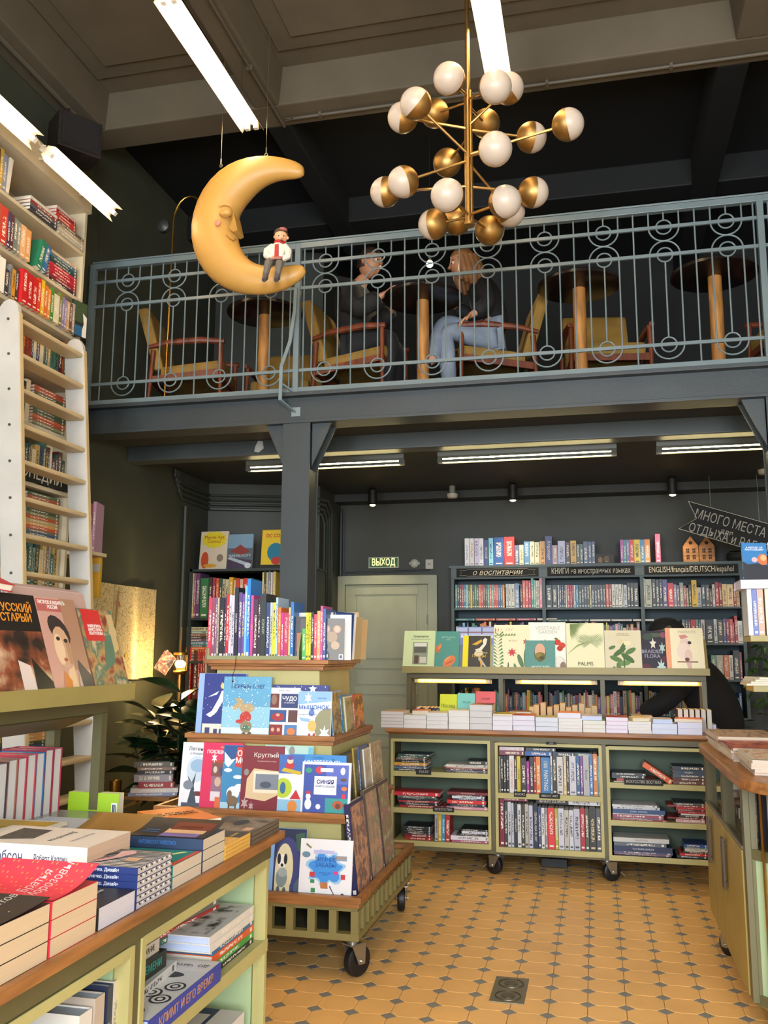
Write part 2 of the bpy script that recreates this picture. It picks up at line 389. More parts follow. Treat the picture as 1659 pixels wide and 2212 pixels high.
# ================================================================ measuring helpers: a point of the photograph on a known plane of the room
_F = 1926.07; _RC = (_M.to_3x3())
EYE = Vector((0, 0, 1.479))
def _ray(x, y): return _RC @ Vector(((x - 829.5)/_F, -(y - 1106)/_F, -1.0))
def on_y(x, y, Y): d = _ray(x, y); return EYE + d*(Y/d.y)
def on_x(x, y, X): d = _ray(x, y); return EYE + d*(X/d.x)
def on_z(x, y, z): d = _ray(x, y); return EYE + d*((z-EYE.z)/d.z)

# ================================================================ BOOKS
NAMED = [('black','1c1c20'),('charcoal','3a3a3e'),('grey','808080'),('white','e6e4de'),('cream','d8ccaa'),('tan','b59a6c'),('brown','6a4426'),('red','c42a2a'),('dark red','7c1c22'),('pink','dc7a92'),('magenta','b82a80'),('purple','6a4488'),('navy','1e2a50'),('blue','2c62b0'),('light blue','8cbce0'),('teal','2a7a7c'),('pale green','a8c8a0'),('green','3c8a44'),('dark green','254a30'),('olive','7a7a38'),('yellow','e0d030'),('lime','b4d22e'),('ochre','c8902e'),('orange','e0702a'),('peach','eca878'),('lavender','b0a8d0')]
def cname(hx):
    c = [int(hx[i:i+2], 16) for i in (0, 2, 4)]
    return min(NAMED, key=lambda n: sum((c[k]-int(n[1][2*k:2*k+2], 16))**2 for k in range(3)))[0]
PAGES = 'ddd3bd'
BK = ['book']; BCOL = {}
def book_geo(w, h, t, c=0.0022):
    soft = BK[0] in ('paperback', 'magazine'); b = MB(); c = min(.0005 if soft else c, t*0.2); e_ = .0004 if soft else .003
    prof = [(0,0),(w,0),(w,c),(c,c),(c,t-c),(w,t-c),(w,t),(0,t)]
    n = 8; vs = [(x, y, 0) for x, y in prof] + [(x, y, h) for x, y in prof]
    fs = [(0,1,2,3,4,5,6,7)[::-1], (8,9,10,11,12,13,14,15)] + [(i, (i+1) % n, (i+1) % n+n, i+n) for i in range(n)]
    b._add(vs, fs)
    p = MB().box(c, w-min(e_*1.3, w*.05), c, t-c, e_, h-e_)
    return b, p
SPINE_UV = {9: [(1,0),(0,0),(0,1),(1,1)]}     # face index -> UVs of the spine
def book_mesh(w, h, t, material, pages=None):
    b, p = book_geo(w, h, t); nb = len(b.f)
    mats = [material]
    if pages is not None: b._add(p.v, p.f, 1); mats.append(pages)
    me = b.mesh('book', mats)
    uv = me.uv_layers.new(name='UVMap'); d = [(-5.0, -5.0)]*len(me.loops)
    for li, co in zip(me.polygons[9].loop_indices, SPINE_UV[9]): d[li] = co
    uv.data.foreach_set('uv', [q for co in d for q in co])
    return me
def orient(az, front, origin):
    az = Vector(az).normalized(); ay = -Vector(front).normalized(); ax = ay.cross(az).normalized(); ay = az.cross(ax)
    M = Matrix((ax, ay, az)).transposed().to_4x4(); M.translation = Vector(origin); return M
STUFF = {}       # rows too far or hidden to pick apart: joined
def book(w, h, t, M, colr, label, ink='e8e0d0', pages=PAGES, name=None, cat='book', group=None, rough=0.4, parts=True, stuff=None, kind='print', **kw):
    cm = mat(colr, rough, kind=kind, ink=ink, **kw) if kind == 'print' else mat(colr, rough, kind=kind, **kw)
    pm = mat(pages, 0.8, kind='pages')
    if stuff:
        S_ = STUFF.setdefault(stuff, [MB(), [], []]); b, p = book_geo(w, h, t)
        for part, mm in ((b, cm), (p, pm)):
            if mm not in S_[1]: S_[1].append(mm)
            k = S_[1].index(mm)
            for fi, f in enumerate(part.f): S_[2].append(SPINE_UV[9] if (part is b and fi == 9) else [(-5,-5)]*len(f))
            S_[0]._add([tuple(M @ Vector(v)) for v in part.v], part.f, k)
        return None
    me = book_mesh(w, h, t, cm, None if parts else pm)
    o = bpy.data.objects.new(name or BK[0], me); BCOL[o.name] = (colr, rough); COL.objects.link(o); o.matrix_world = M; ORG[o.name] = Vector((0,0,0)); tag(o, label, cat, group)
    o['dims'] = (w, h, t)
    if parts:
        pb = book_geo(w, h, t)[1].mesh('pages', pm); po = bpy.data.objects.new('pages', pb); COL.objects.link(po); po.parent = o
    return o
def flush_stuff():
    for nm, (b, mats, uvs) in STUFF.items():
        me = b.mesh('books', mats); uv = me.uv_layers.new(name='UVMap')
        uv.data.foreach_set('uv', [q for l in uvs for co in l for q in co])
        link('books', me, None, nm, 'books', kind='stuff')
# printed matter on a front cover: shapes in cover coordinates u (from the spine) 0..1, v (from the bottom) 0..1
def el(u, v, a, b=None, n=14, rot=0):
    b = a if b is None else b; c, s = math.cos(rot), math.sin(rot)
    return [(u + a*math.cos(2*PI*i/n)*c - b*math.sin(2*PI*i/n)*s, v + a*math.cos(2*PI*i/n)*s + b*math.sin(2*PI*i/n)*c) for i in range(n)]
def rc(u0, v0, u1, v1): return [(u0,v0),(u1,v0),(u1,v1),(u0,v1)]
def star(u, v, a, n=5, asp=1.0, inner=.45): return [(u + (a if i % 2 == 0 else a*inner)*math.cos(PI*i/n + PI/2), v + asp*(a if i % 2 == 0 else a*inner)*math.sin(PI*i/n + PI/2)) for i in range(2*n)]
def ink(o, shapes, name='cover_print', rough=0.45):
    """shapes: list of (hex or material, polygon)"""
    w, h, t = o['dims']; b = MB(); mats = []
    for k, (c, poly) in enumerate(shapes):
        mm = mat(c, rough) if isinstance(c, str) else c
        if mm not in mats: mats.append(mm)
        y = -0.0003 - 0.00012*k
        cl = [(min(max(u, 0.004), .996), min(max(v, 0.004), .996)) for u, v in poly]
        a = sum(cl[i][0]*cl[(i+1) % len(cl)][1] - cl[(i+1) % len(cl)][0]*cl[i][1] for i in range(len(cl)))
        if a < 0: cl = cl[::-1]
        b._add([(u*w, y, v*h) for u, v in cl], [tuple(range(len(cl)))], mats.index(mm))
    me = b.mesh(name, mats); p = bpy.data.objects.new(name, me); COL.objects.link(p); p.parent = o; return p
def title(o, body, u, v, size, colr='f0ece0', width=0.9, name='title', lay=12, **kw):
    w, h, t = o['dims']
    return letter(o, body, (u*w, -0.0004 - 0.00012*lay, v*h), (1,0,0), (0,0,1), size*h, mat(colr, .5), width*w, name=name, depth=0.0002, **kw)
def spine_title(o, body, size=0.6, v=0.5, colr='f0ece0', length=0.8, flip=False, **kw):
    w, h, t = o['dims']; o.data.materials[0] = mat(*BCOL[o.name])
    ax = (0,0,1) if flip else (0,0,-1); az = (0,-1,0) if flip else (0,1,0)
    # viewed from outside the spine (-x): letters run down the spine
    ax = Vector(ax); n = Vector((-1,0,0)); az = n.cross(ax)
    return letter(o, body, (-0.0005, t/2, v*h), ax, az, size*t, mat(colr, .5), length*h, name='spine_title', depth=0.0002, **kw)
def in_cols(s): return s.split()
SP_X, SP_Y = Vector((1,0,0)), Vector((0,1,0)); UP = Vector((0,0,1))
def std_book(pos, out, w, h, t, tilt=0.0, **kw):
    """upright book; pos = bottom of the spine, middle of its thickness; out = direction the spine faces; tilt sideways (radians)"""
    out = Vector(out).normalized(); az = UP.copy(); ax = -out; ay = az.cross(ax)
    if tilt: az = (UP*math.cos(tilt) - ay*math.sin(tilt)); ay = az.cross(ax)
    return book(w, h, t, orient(az, -ay, Vector(pos) - ay*(t/2)), **kw)
def flat_book(c, out, w, h, t, face='spine', down=False, **kw):
    """book lying flat; c = centre of its underside; out = direction towards the viewer; face = the side that shows: spine, fore (page edge) or head"""
    out = Vector(out).normalized(); side = UP.cross(out)
    if face == 'spine': ax = -out
    elif face == 'fore': ax = out
    elif face == 'head': ax = side
    else: ax = -side
    # front cover up: ay = -Z ; ax = ay x az  ->  az = ax x ay
    az = ax.cross(Vector((0,0,-1)))
    M = orient(az, (0,0,1), Vector(c) + UP*t - ax*(w/2) - az*(h/2))
    return book(w, h, t, M, **kw)
def face_book(x0, x1, yb, yt, Y, z0, lean, colr, label, t=0.012, w=None, h=None, out=None, **kw):
    """book standing face out on a ledge at depth Y, leaning back; x0, x1, yb, yt measured in the photograph"""
    a = on_y(x0, yb, Y); b = on_y(x1, yb, Y); tp = on_y((x0+x1)/2, yt, Y)
    w = w or (b.x-a.x); h = h or ((tp.z - z0) / (math.cos(lean) - math.sin(lean)*max(0, (tp.z-EYE.z))/Y*0))
    az = Vector((0, math.sin(lean), math.cos(lean))); n = Vector((0, -math.cos(lean), math.sin(lean)))
    return book(w, h, t, orient(az, n, (a.x, Y, z0)), colr, label, **kw)
def row_y(items, Y, z0, depth, lab, group, out=(0,-1,0), stuff=None, parts=False, ofs=(0,0), **kw):
    """row of upright books whose spines stand in the plane y = Y; items: (x0, x1, ytop, colour[, ink[, title]]) measured in the photograph (plus ofs)"""
    res = []
    for k, it in enumerate(items):
        x0, x1, yt, c = it[:4]; inkc = it[4] if len(it) > 4 and it[4] else 'e8e0d0'
        a = on_y(x0+ofs[0], yt+ofs[1], Y); b = on_y(x1+ofs[0], yt+ofs[1], Y); t = max(.004, b.x-a.x-.0012); h = max(.05, a.z - z0)
        o = std_book(((a.x+b.x)/2, Y, z0), out, min(depth, h*.85), h, t, colr=c, ink=inkc, label=lab % (cname(c), nth(k)), group=group, stuff=stuff, parts=parts, **kw)
        if o and len(it) > 5 and it[5]: spine_title(o, it[5], 0.62, colr=inkc)
        res.append(o)
    return res
PAL = in_cols('7c1c22 c42a2a 1e2a50 2c62b0 e6e4de d8ccaa 3a3a3e 1c1c20 254a30 3c8a44 e0702a c8902e 808080 6a4488 2a7a7c dc7a92 b59a6c e0d030 8cbce0 6a4426 a33040 405a78')
def rand_row(p0, p1, out, z0, hmax, depth, lab, group, pal=PAL, tmin=.012, tmax=.032, hvar=.3, seed=1, stuff=None, parts=False, fill=1.0, **kw):
    """row of upright books of many colours between p0 and p1 (the line of their spines)"""
    rr = random.Random(seed); p0 = Vector(p0); p1 = Vector(p1); d = (p1-p0); L = d.length*fill; d.normalize(); s = 0; k = 0; res = []
    while True:
        t = rr.uniform(tmin, tmax)
        if s + t > L: break
        c = rr.choice(pal); h = hmax*(1-hvar*rr.random())
        pos = p0 + d*(s+t/2); pos.z = z0
        res.append(std_book(pos, out, min(depth, h*.8), h, t-.0008, colr=c, ink=rr.choice(['e8e0d0','1c1c20','d8b050','e6e4de']), label=lab % (cname(c), nth(k)), group=group, stuff=stuff, parts=parts, **kw))
        s += t; k += 1
    return res
def pile(c, out, specs, lab, group, face='spine', jit=.006, seed=1, stuff=None, parts=True, start=0, **kw):
    """books lying flat one on another, listed from the top down; specs: (width along the viewer's left-right, depth, thickness, colour[, ink[, face]])"""
    rr = random.Random(seed); z = c[2]; res = []; n = len(specs)
    for k, sp in enumerate(reversed(specs)):
        a, dpt, t, col = sp[:4]; inkc = sp[4] if len(sp) > 4 and sp[4] else 'e8e0d0'; fc = sp[5] if len(sp) > 5 else face
        w, h = (dpt, a) if fc in ('spine', 'fore') else (a, dpt)
        side = UP.cross(Vector(out).normalized())
        pos = Vector((c[0], c[1], z)) + side*rr.uniform(-jit, jit) - Vector(out).normalized()*(dpt/2)
        o = flat_book(pos, out, w, h, t-.0006, fc, colr=col, ink=inkc, label=lab % (cname(col), nth(n-1-k)), group=group, stuff=stuff, parts=parts, **kw)
        res.append(o); z += t
    return res[::-1]

# swivel caster: plate, fork, wheel, brake
def caster(parent, x, y, ztop, ang=0.0, r=0.072):
    zc = r; d = Vector((math.cos(ang), math.sin(ang), 0)); sd = Vector((-d.y, d.x, 0)); c = Vector((x, y, 0)) + d*0.03
    cs_ = MB().obox((x, y, ztop-.004), d, sd, UP, .055, .045, .003).cyl((x, y, ztop-.028), (x, y, ztop-.006), .026, n=14).build('caster', mat('9a9a94', .35, .8), parent, smooth=SMOOTH)
    fk = MB()
    for s in (-1, 1):
        p = [Vector((x, y, 0)) + sd*(s*.03) + v for v in (d*-.03+UP*(ztop-.03), d*.055+UP*(ztop-.03), d*.05+UP*(zc-.012), d*.012+UP*(zc-.012))]
        fk.prism(p, sd*(s*.004))
    fk.obox(Vector((x, y, ztop-.03)), d, sd, UP, .036, .034, .003)
    fk.cyl(c - sd*.042 + UP*zc, c + sd*.042 + UP*zc, .008, n=8)
    fk.build('fork', mat('a8a8a0', .3, .85), cs_, smooth=SMOOTH)
    MB().lathe([(r*.35, -.02), (r*.8, -.022), (r*.96, -.016), (r, 0), (r*.96, .016), (r*.8, .022), (r*.35, .02)], c+UP*zc, sd, 24).build('wheel', mat('17171a', .45), cs_, smooth=SMOOTH)
    MB().obox(c + d*.07 + UP*(zc*.75), (d*.8+UP*-.6).normalized(), sd, (d*.6+UP*.8).normalized(), .028, .018, .003).build('brake', mat('b8b6aa', .3, .7), cs_)
    return cs_
M_OLIVE = mat('9a8c50', 0.45, kind='paint', name='olive_frame_paint'); M_LGREEN = mat('b2aa70', 0.45, kind='paint', name='pale_green_paint')
M_SLAT = mat('837848', .45, kind='paint'); M_OLD = mat('5c5738', 0.45, kind='paint', name='dark_olive_paint')
M_OAK = mat('9a6638', 0.38, kind='wood', name='oak'); M_OAKY = mat('9a6638', 0.38, kind='wood', sv=(14, 1.5, 14), name='oak_lengthways')
BK[0] = 'picture_book'
# ================================================================ PYRAMID BOOK STAND on casters
PX, PY = -1.685, 4.785
pyr = thing('book_stand', (PX, PY, 0), 'tiered pale green book stand with oak ledges and slatted cart base on casters', 'book stand')
def rect_frame(x0, x1, y0, y1, z0, z1, w):
    return MB().box(x0, x1, y0, y0+w, z0, z1).box(x0, x1, y1-w, y1, z0, z1).box(x0, x0+w, y0+w, y1-w, z0, z1).box(x1-w, x1, y0+w, y1-w, z0, z1)
HX, HY = .605, .625
# slatted base
rect_frame(PX-HX+.012, PX+HX-.012, PY-HY+.012, PY+HY-.012, .18, .21, .045).build('base_frame', M_SLAT, pyr, bevel=.002)
MB().box(PX-HX+.05, PX+HX-.05, PY-HY+.05, PY+HY-.05, .195, .205).build('base_board', mat('4a4630', .7), pyr)
rect_frame(PX-HX+.02, PX+HX-.02, PY-HY+.02, PY+HY-.02, .305, .325, .03).build('rail_frame', M_SLAT, pyr, bevel=.002)
def post(x, y): MB().box(x-.018, x+.018, y-.018, y+.018, .2, .31).build('slat', M_SLAT, pyr)
xa, xb, ya, yb = PX-HX+.032, PX+HX-.032, PY-HY+.032, PY+HY-.032
for k in range(12):
    for yy in (ya, yb): post(xa + (xb-xa)*k/11, yy)
for k in range(1, 12):
    for xx in (xa, xb): post(xx, ya + (yb-ya)*k/12)
MB().box(PX-HX+.04, PX+HX-.04, PY-HY+.04, PY+HY-.04, .322, .338).build('base_deck', M_LGREEN, pyr)
def ledge(hx, hy, zt, w=.024, hgt=.046):
    b = rect_frame(PX-hx, PX+hx, PY-hy, PY+hy, zt-hgt*.55, zt, w)
    b2 = rect_frame(PX-hx+.01, PX+hx-.01, PY-hy+.01, PY+hy-.01, zt-hgt, zt-hgt*.56, w-.012)
    b._add(b2.v, b2.f, 0)
    return b.build('ledge', M_OAK, pyr, bevel=.004)
ledge(HX, HY, .372, .03, .05); ledge(.505, .515, .716); ledge(.405, .4, 1.066)
def frustum(h0, h1, z0, z1, name):
    (ax_, ay_), (bx_, by_) = h0, h1
    MB().hexa([(PX-ax_,PY-ay_,z0),(PX+ax_,PY-ay_,z0),(PX+ax_,PY+ay_,z0),(PX-ax_,PY+ay_,z0),(PX-bx_,PY-by_,z1),(PX+bx_,PY-by_,z1),(PX+bx_,PY+by_,z1),(PX-bx_,PY+by_,z1)]).build(name, M_LGREEN, pyr)
frustum((.48, .49), (.465, .475), .338, .672, 'tier'); frustum((.40, .40), (.385, .382), .69, 1.022, 'tier'); frustum((.30, .30), (.285, .285), 1.04, 1.394, 'tier')
MB().box(PX-.49, PX+.49, PY-.5, PY+.5, .672, .69).build('tier_deck', M_LGREEN, pyr); MB().box(PX-.39, PX+.39, PY-.385, PY+.385, 1.022, 1.04).build('tier_deck', M_LGREEN, pyr)
b = MB()
for (hx, hy, z0, z1) in ((.312, .31, 1.388, 1.408), (.322, .32, 1.408, 1.42), (.345, .335, 1.42, 1.442)): b.box(PX-hx, PX+hx, PY-hy, PY+hy, z0, z1)
b.build('crown_moulding', M_OAK, pyr, bevel=.004)
# tray on the crown: pale front lip, curved divider and end box
MTRAY = mat('8d9068', .5, kind='paint')
MB().box(-2.015, -1.50, 4.462, 4.47, 1.442, 1.462).box(-2.015, -2.005, 4.47, 5.1, 1.442, 1.50).box(-2.0, -1.35, 4.66, 4.668, 1.442, 1.62).build('tray', MTRAY, pyr)
prof = [(4.462, 1.442), (4.655, 1.442), (4.655, 1.66), (4.60, 1.655), (4.54, 1.62), (4.495, 1.565), (4.47, 1.50)]
MB().prism([(-1.512, y, z) for y, z in prof], (.01, 0, 0)).build('divider', MTRAY, pyr)
MB().box(-1.40, -1.352, 5.0, 5.01, 1.442, 1.60).box(-1.412, -1.402, 4.72, 5.08, 1.442, 1.62).box(-1.352, -1.342, 4.72, 5.08, 1.442, 1.62).box(-1.402, -1.352, 4.72, 4.73, 1.442, 1.62).build('end_box', MTRAY, pyr)
for sx in (-1, 1):
    for sy in (-1, 1): caster(pyr, PX + sx*(HX-.06), PY + sy*(HY-.085), .18, 0.5 + sx*.9 + sy*.4)
# --- books standing along the front of the crown (measured left to right)
f_ = 1/4.1475
def cr(items): return [(430+i[0]*f_, 430+i[1]*f_, 1240+i[2]*f_) + tuple(i[3:]) for i in items]
topL = cr([(90,121,212,'c83a55'),(121,150,212,'8a4a62'),(150,169,212,'7a5a80'),(169,186,212,'b8a890','3a3a3e'),(187,231,212,'23232b'),(232,250,212,'3a2850'),(250,276,180,'c02a30'),(276,296,185,'d8d0d8','3a3a3e'),(296,322,190,'c8c4dc','3a3a3e'),(323,358,120,'1e2030','e8e0d0','КАК РИСОВАТЬ'),(360,390,165,'5a4880'),(390,415,180,'6a4a9a','e0d030'),(415,435,105,'7ac0e0'),(435,466,45,'2a7ed0'),(466,492,190,'c04a90','b4d22e','ДЕТИ'),(492,530,225,'4a2a45'),(532,556,215,'2e2a30'),(556,604,175,'2b2f30','b8c8b0','КОНЬКИ'),(604,640,255,'2a3f70'),(640,662,255,'b8c0c8','3a3a3e'),(662,690,255,'d8d030','3a3a3e'),(690,711,210,'a8c8e0','3a3a3e'),(711,737,300,'e07030'),(737,761,345,'c02a90'),(761,806,345,'b83058','e0a8b0'),(806,822,300,'e0c870','3a3a3e'),(822,852,250,'2e6fb8')])
row_y(topL, 4.478, 1.4425, .17, '%s picture book, %s from the left on top of the stand', 'books along the top of the stand', parts=True)
topR = cr([(925,957,490,'4fae50'),(960,984,345,'e0d820','3a3a3e'),(985,1006,345,'d0c828','3a3a3e'),(1006,1031,340,'1c1a1e'),(1031,1060,360,'e04858'),(1060,1090,330,'f0a060'),(1090,1112,285,'c04a8a'),(1112,1138,310,'3a5a9a')])
row_y(topR, 4.453, 1.4425, .17, '%s picture book, %s right of the curved divider on the stand', 'books right of the divider on the stand', parts=True)
# covers turned outward among them
o = book(.17, .225, .012, orient((0,.05,1), (.12,-1,0), (-1.545, 4.50, 1.4425)), '3a3030', 'dark brown picture book with orange picture leaning behind the curved divider', group='covers on top of the stand'); ink(o, [('2a2426', rc(.0,.0,1,1)), ('c2562a', rc(.1,.2,.85,.62)), ('4a4444', rc(.2,.66,.9,.94))]); title(o, 'СОВЫ\nОЛЬГИ', .55, .8, .07, 'c23a3a', .6)
o = book(.2, .24, .01, orient((0,.03,1), (-.1,-1,0), (-1.545, 4.56, 1.45)), 'd8d6c8', 'large cream picture book standing behind the divider on the stand top', group='covers on top of the stand')
o = book(.175, .265, .01, orient((0,.02,1), (.06,-1,0), (-1.775, 4.645, 1.4505)), 'c9b48e', 'tall tan picture book cover rising behind the blue spines', group='covers on top of the stand'); ink(o, [('7a6a4c', rc(.1,.8,.2,.96)), ('5a4a38', star(.75,.86,.07)), ('8a7a5a', rc(.1,.7,.85,.74)), ('8a7a5a', rc(.1,.63,.8,.66)), ('5a4a38', star(.4,.9,.05))])
o = book(.14, .215, .012, orient((0,.03,1), (.35,-1,0), (-1.402, 4.462, 1.4425)), '3a5a9a', 'grey picture book with a mouse on its cover at the stand corner', group='covers on top of the stand')
ink(o, [('6c6a66', rc(.05,0,1,1)), ('b48a72', el(.32,.74,.15,.1)), ('c8a892', el(.32,.74,.1,.07)), ('b48a72', el(.72,.74,.15,.1)), ('c8a892', el(.72,.74,.1,.07)), ('a08a70', el(.52,.55,.22,.13)), ('2a2624', el(.24,.32,.15,.13)), ('2a2624', el(.3,.1,.16,.13)), ('d8d4c8', el(.28,.32,.05,.05)), ('d8d4c8', el(.34,.1,.06,.05)), ('b49a80', el(.66,.35,.16,.1)), ('e6e4de', rc(.8,.02,.95,.14)), ('3a3a6a', rc(.83,.04,.92,.12))])
o = book(.15, .235, .008, orient((0,.02,1), (.25,-1,0), (-1.392, 4.52, 1.4425)), 'dcdccf', 'white picture book standing behind the grey mouse book', group='covers on top of the stand')
for k, (dx, hh, c) in enumerate(((.0,.235,'b8843a'),(.012,.20,'8a6a90'),(.022,.21,'c8c0b0'),(.032,.19,'c02030'))):
    std_book((-1.372+dx*.6, 4.62+k*.02, 1.4425), (.35,-1,0), .15, hh, .01, colr=c, label='%s picture book, %s at the right end of the stand top' % (cname(c), nth(k)), group='books at the right end of the stand top')
for k, (y, c) in enumerate(((4.78,'2c4a80'),(4.80,'e6e4de'),(4.9,'b59a6c'),(5.0,'c9a878'))):
    o = book(.13, .26 - .01*k, .014, orient((0.05,0,1), (1,-.6,0), (-1.40 + .008*k, y, 1.445)), c, ('%s picture book standing in the box at the end of the stand, %s from front') % (cname(c), nth(k)), group='books in the end box')
for k, (x, c) in enumerate(((-1.66,'b8a8c8'),(-1.645,'d8c8c0'),(-1.62,'8a4438'),(-1.57,'c0a070'))):
    o = book(.15, .27, .012, orient((0,0,1), (.5,-1,0), (x+.1, 4.95+.01*k, 1.4425)), c, '%s picture book at the back of the stand top, %s from left' % (cname(c), nth(k)), group='books at the back of the stand top')

# --- second tier, face out
Y2, Z2 = 4.412, 1.046; L2 = .1; G2 = 'picture books on the second tier'
o = face_book(421, 524, 1582, 1455, Y2+.028, Z2, L2, '8fb0e0', 'tall dark blue picture book with a white angel', t=.014, group=G2)
ink(o, [('2a3580', rc(.12,0,1,1)), ('e8e8f0', [(.2,.34),(.32,.4),(.45,.6),(.5,.72),(.62,.74),(.58,.6),(.5,.5),(.42,.38),(.3,.3)]), ('e8e8f0', [(.22,.62),(.45,.72),(.4,.66)]), ('d8c070', el(.54,.8,.07,.05)), ('e8d8c8', el(.55,.79,.035,.03)), ('f0f0f4', [(.55,.7),(.66,.62),(.72,.72),(.62,.78)]), ('d8d4c4', rc(.14,0,.6,.2)), ('3a4070', rc(.2,.02,.3,.14)), ('3a4070', rc(.38,.02,.46,.12)), ('3a4070', rc(.5,.02,.57,.12))] + [('f0f0f8', el(R_.uniform(.15,.95), R_.uniform(.3,.95), .008, .006, 6)) for _ in range(26)])
title(o, 'ПЕСНИ', .85, .52, .04, 'e8e8f0', .3)
o = face_book(476, 580, 1584, 1462, Y2+.012, Z2, L2, '5fa0c4', 'snowy blue picture book with a hare in a red jumper', t=.012, group=G2)
ink(o, [('8cc0d4', rc(0,0,1,.5)), ('cfe4ea', rc(0,0,1,.16)), ('b09a72', el(.52,.48,.16,.08)), ('b09a72', el(.32,.52,.12,.05,rot=.5)), ('b09a72', el(.36,.6,.1,.04,rot=-.3)), ('b8342c', el(.5,.33,.12,.1)), ('b8342c', el(.38,.26,.08,.035)), ('8a7a5c', el(.52,.18,.12,.1)), ('4a7a5c', el(.52,.16,.09,.04)), ('6a5a44', el(.48,.06,.04,.03)), ('6a5a44', el(.6,.07,.04,.03))] + [('f0f6fa', el(R_.uniform(.02,.98), R_.uniform(.15,.98), R_.uniform(.006,.014), R_.uniform(.005,.01), 6)) for _ in range(120)])
title(o, 'ПЕРВЫЙ СНЕГ', .52, .83, .085, '1e3a78', .78, bold=.01); title(o, 'Ольга Чт', .72, .05, .035, '2a4a80', .3, shear=.3)
o = face_book(583, 706, 1586, 1480, Y2+.03, Z2, L2, '2b3478', 'dark blue wide picture book standing behind the white ones', t=.012, group=G2)
ink(o, [('e8e8f0', el(R_.uniform(.05,.95), R_.uniform(.75,.98), .008, .01, 6)) for _ in range(20)] + [('d8dcf0', star(.72,.93,.08,5))])
o = face_book(574, 644, 1587, 1486, Y2+.018, Z2, L2, 'e8e8ec', 'white picture book with six small pictures and dark title block', t=.01, group=G2)
ink(o, [('6a2e2a', rc(.07,.6,.36,.88)), ('2a3a6c', rc(.42,.6,.95,.88)), ('2e5088', rc(.07,.32,.6,.56)), ('a02a2a', el(.34,.42,.2,.08)), ('5a3430', rc(.66,.32,.95,.56)), ('8a2a2a', rc(.07,.04,.5,.27)), ('d8a888', el(.2,.17,.05,.04)), ('d8a888', el(.38,.17,.05,.04)), ('4a7ab0', rc(.56,.04,.95,.27)), ('d87a3a', el(.77,.14,.13,.07)), ('8a6a5a', el(.2,.76,.09,.1)), ('d0a090', el(.34,.46,.06,.03))])
title(o, 'ЧУДО', .68, .78, .11, 'f0f0f0', .44, bold=.02); title(o, 'НА ВАРЕЖКЕ', .68, .7, .035, 'f0f0f0', .44); title(o, 'истории о добре', .5, .94, .03, '5a5a7a', .8)
o = face_book(640, 713, 1589, 1494, Y2+.002, Z2, L2, 'e4ebf2', 'white and blue picture book with a mouse in a yellow dress', t=.01, group=G2)
ink(o, [('86b0d8', [(0,.72),(1,.8),(1,1),(0,1)]), ('f0f4fa', star(.3,.86,.12,6)), ('8c8a68', el(.92,.3,.42,.36)), ('f2f4f4', star(.82,.12,.18,7)), ('5a78b8', el(.42,.55,.09,.07)), ('e0b060', el(.45,.28,.13,.12)), ('8ab0d0', [(.05,.46),(.4,.42),(.36,.36),(.12,.38)]), ('b04a30', el(.38,.08,.04,.05)), ('b04a30', el(.52,.09,.04,.05)), ('4a68b0', el(.44,.63,.05,.03))])
title(o, 'МЫШОНОК', .48, .66, .12, '3a62b0', .92, bold=.02); title(o, 'который потерял дом', .3, .52, .04, '3a4a70', .55)
title(o, 'Марта Ланг', .72, .86, .035, '3a5a90', .4)
# right-hand side of the second tier: books leaning against the stand, covers to the right
def side_books(specs, X, z0, lean, lab, grp, dx=.0125, thin=True):
    """specs: (y centre, width, height, thickness, colour, art inks)"""
    for k, (y, w, h, t, c, art) in enumerate(specs):
        t = min(t, dx*.95) if thin else t; az = Vector((-math.sin(lean), 0, math.cos(lean))); n = Vector((math.cos(lean), 0, math.sin(lean)))
        o = book(w, h, t, orient(az, n, (X + dx*k, y-w/2, z0)), c, lab % (cname(c), nth(k)), group=grp)
        if art: ink(o, [(mat('888888', .45, kind='art', inks=art, s=16.0), rc(.06,.04,.97,.96))], rough=.4)
side_books([(4.555,.2,.235,.014,'8a3430','7a2a2a 3a3a50 a05a3a'),(4.64,.2,.235,.016,'7aa0cc','b09a70 6a5a40 c8a860 5a6a70'),(4.80,.2,.21,.012,'2a78a8','3a6a50 7a8a40 c8b890'),(4.84,.2,.20,.01,'d8d0c0','8a8a5a b0a070 4a5a30'),(5.0,.2,.205,.014,'a03028','b05020 e08a30 5a3a20 8a4a30')], -1.335, 1.046, .1, '%s picture book leaning on the side of the second tier, %s from front', 'books on the side of the second tier', .0075)
# --- third tier, face out
Y3, Z3 = 4.298, .696; L3 = .12; G3 = 'picture books on the third tier'
def t3(x0, x1, yb, yt, dy, c, lab, t=.01): return face_book(x0, x1, yb, yt, Y3+dy, Z3, L3, c, lab, t=t, group=G3)
o = t3(384, 445, 1742, 1605, .03, 'e6e8ee', 'white picture book with a snow-laden tree and old cottage')
ink(o, [('c0d0e0', el(.55,.6,.36,.2)), ('8fb0cc', el(.6,.65,.28,.1)), ('3e4a5a', [(.3,.08),(.4,.3),(.25,.5),(.42,.4),(.55,.55),(.5,.35),(.62,.1)]), ('6a3028', rc(.55,.2,.9,.27)), ('dfe6ee', [(.5,.27),(.7,.36),(.95,.27)]), ('4a5260', rc(.1,.04,.9,.1)), ('7a8494', el(.3,.36,.18,.07))]); title(o, 'Легенды', .6, .9, .085, '2a2a30', .95); title(o, 'о Рождестве', .6, .83, .05, '4a5a80', .8, shear=.3)
o = t3(429, 516, 1743, 1606, .024, 'd02a58', 'crimson picture book with puppet theatre on the cover')
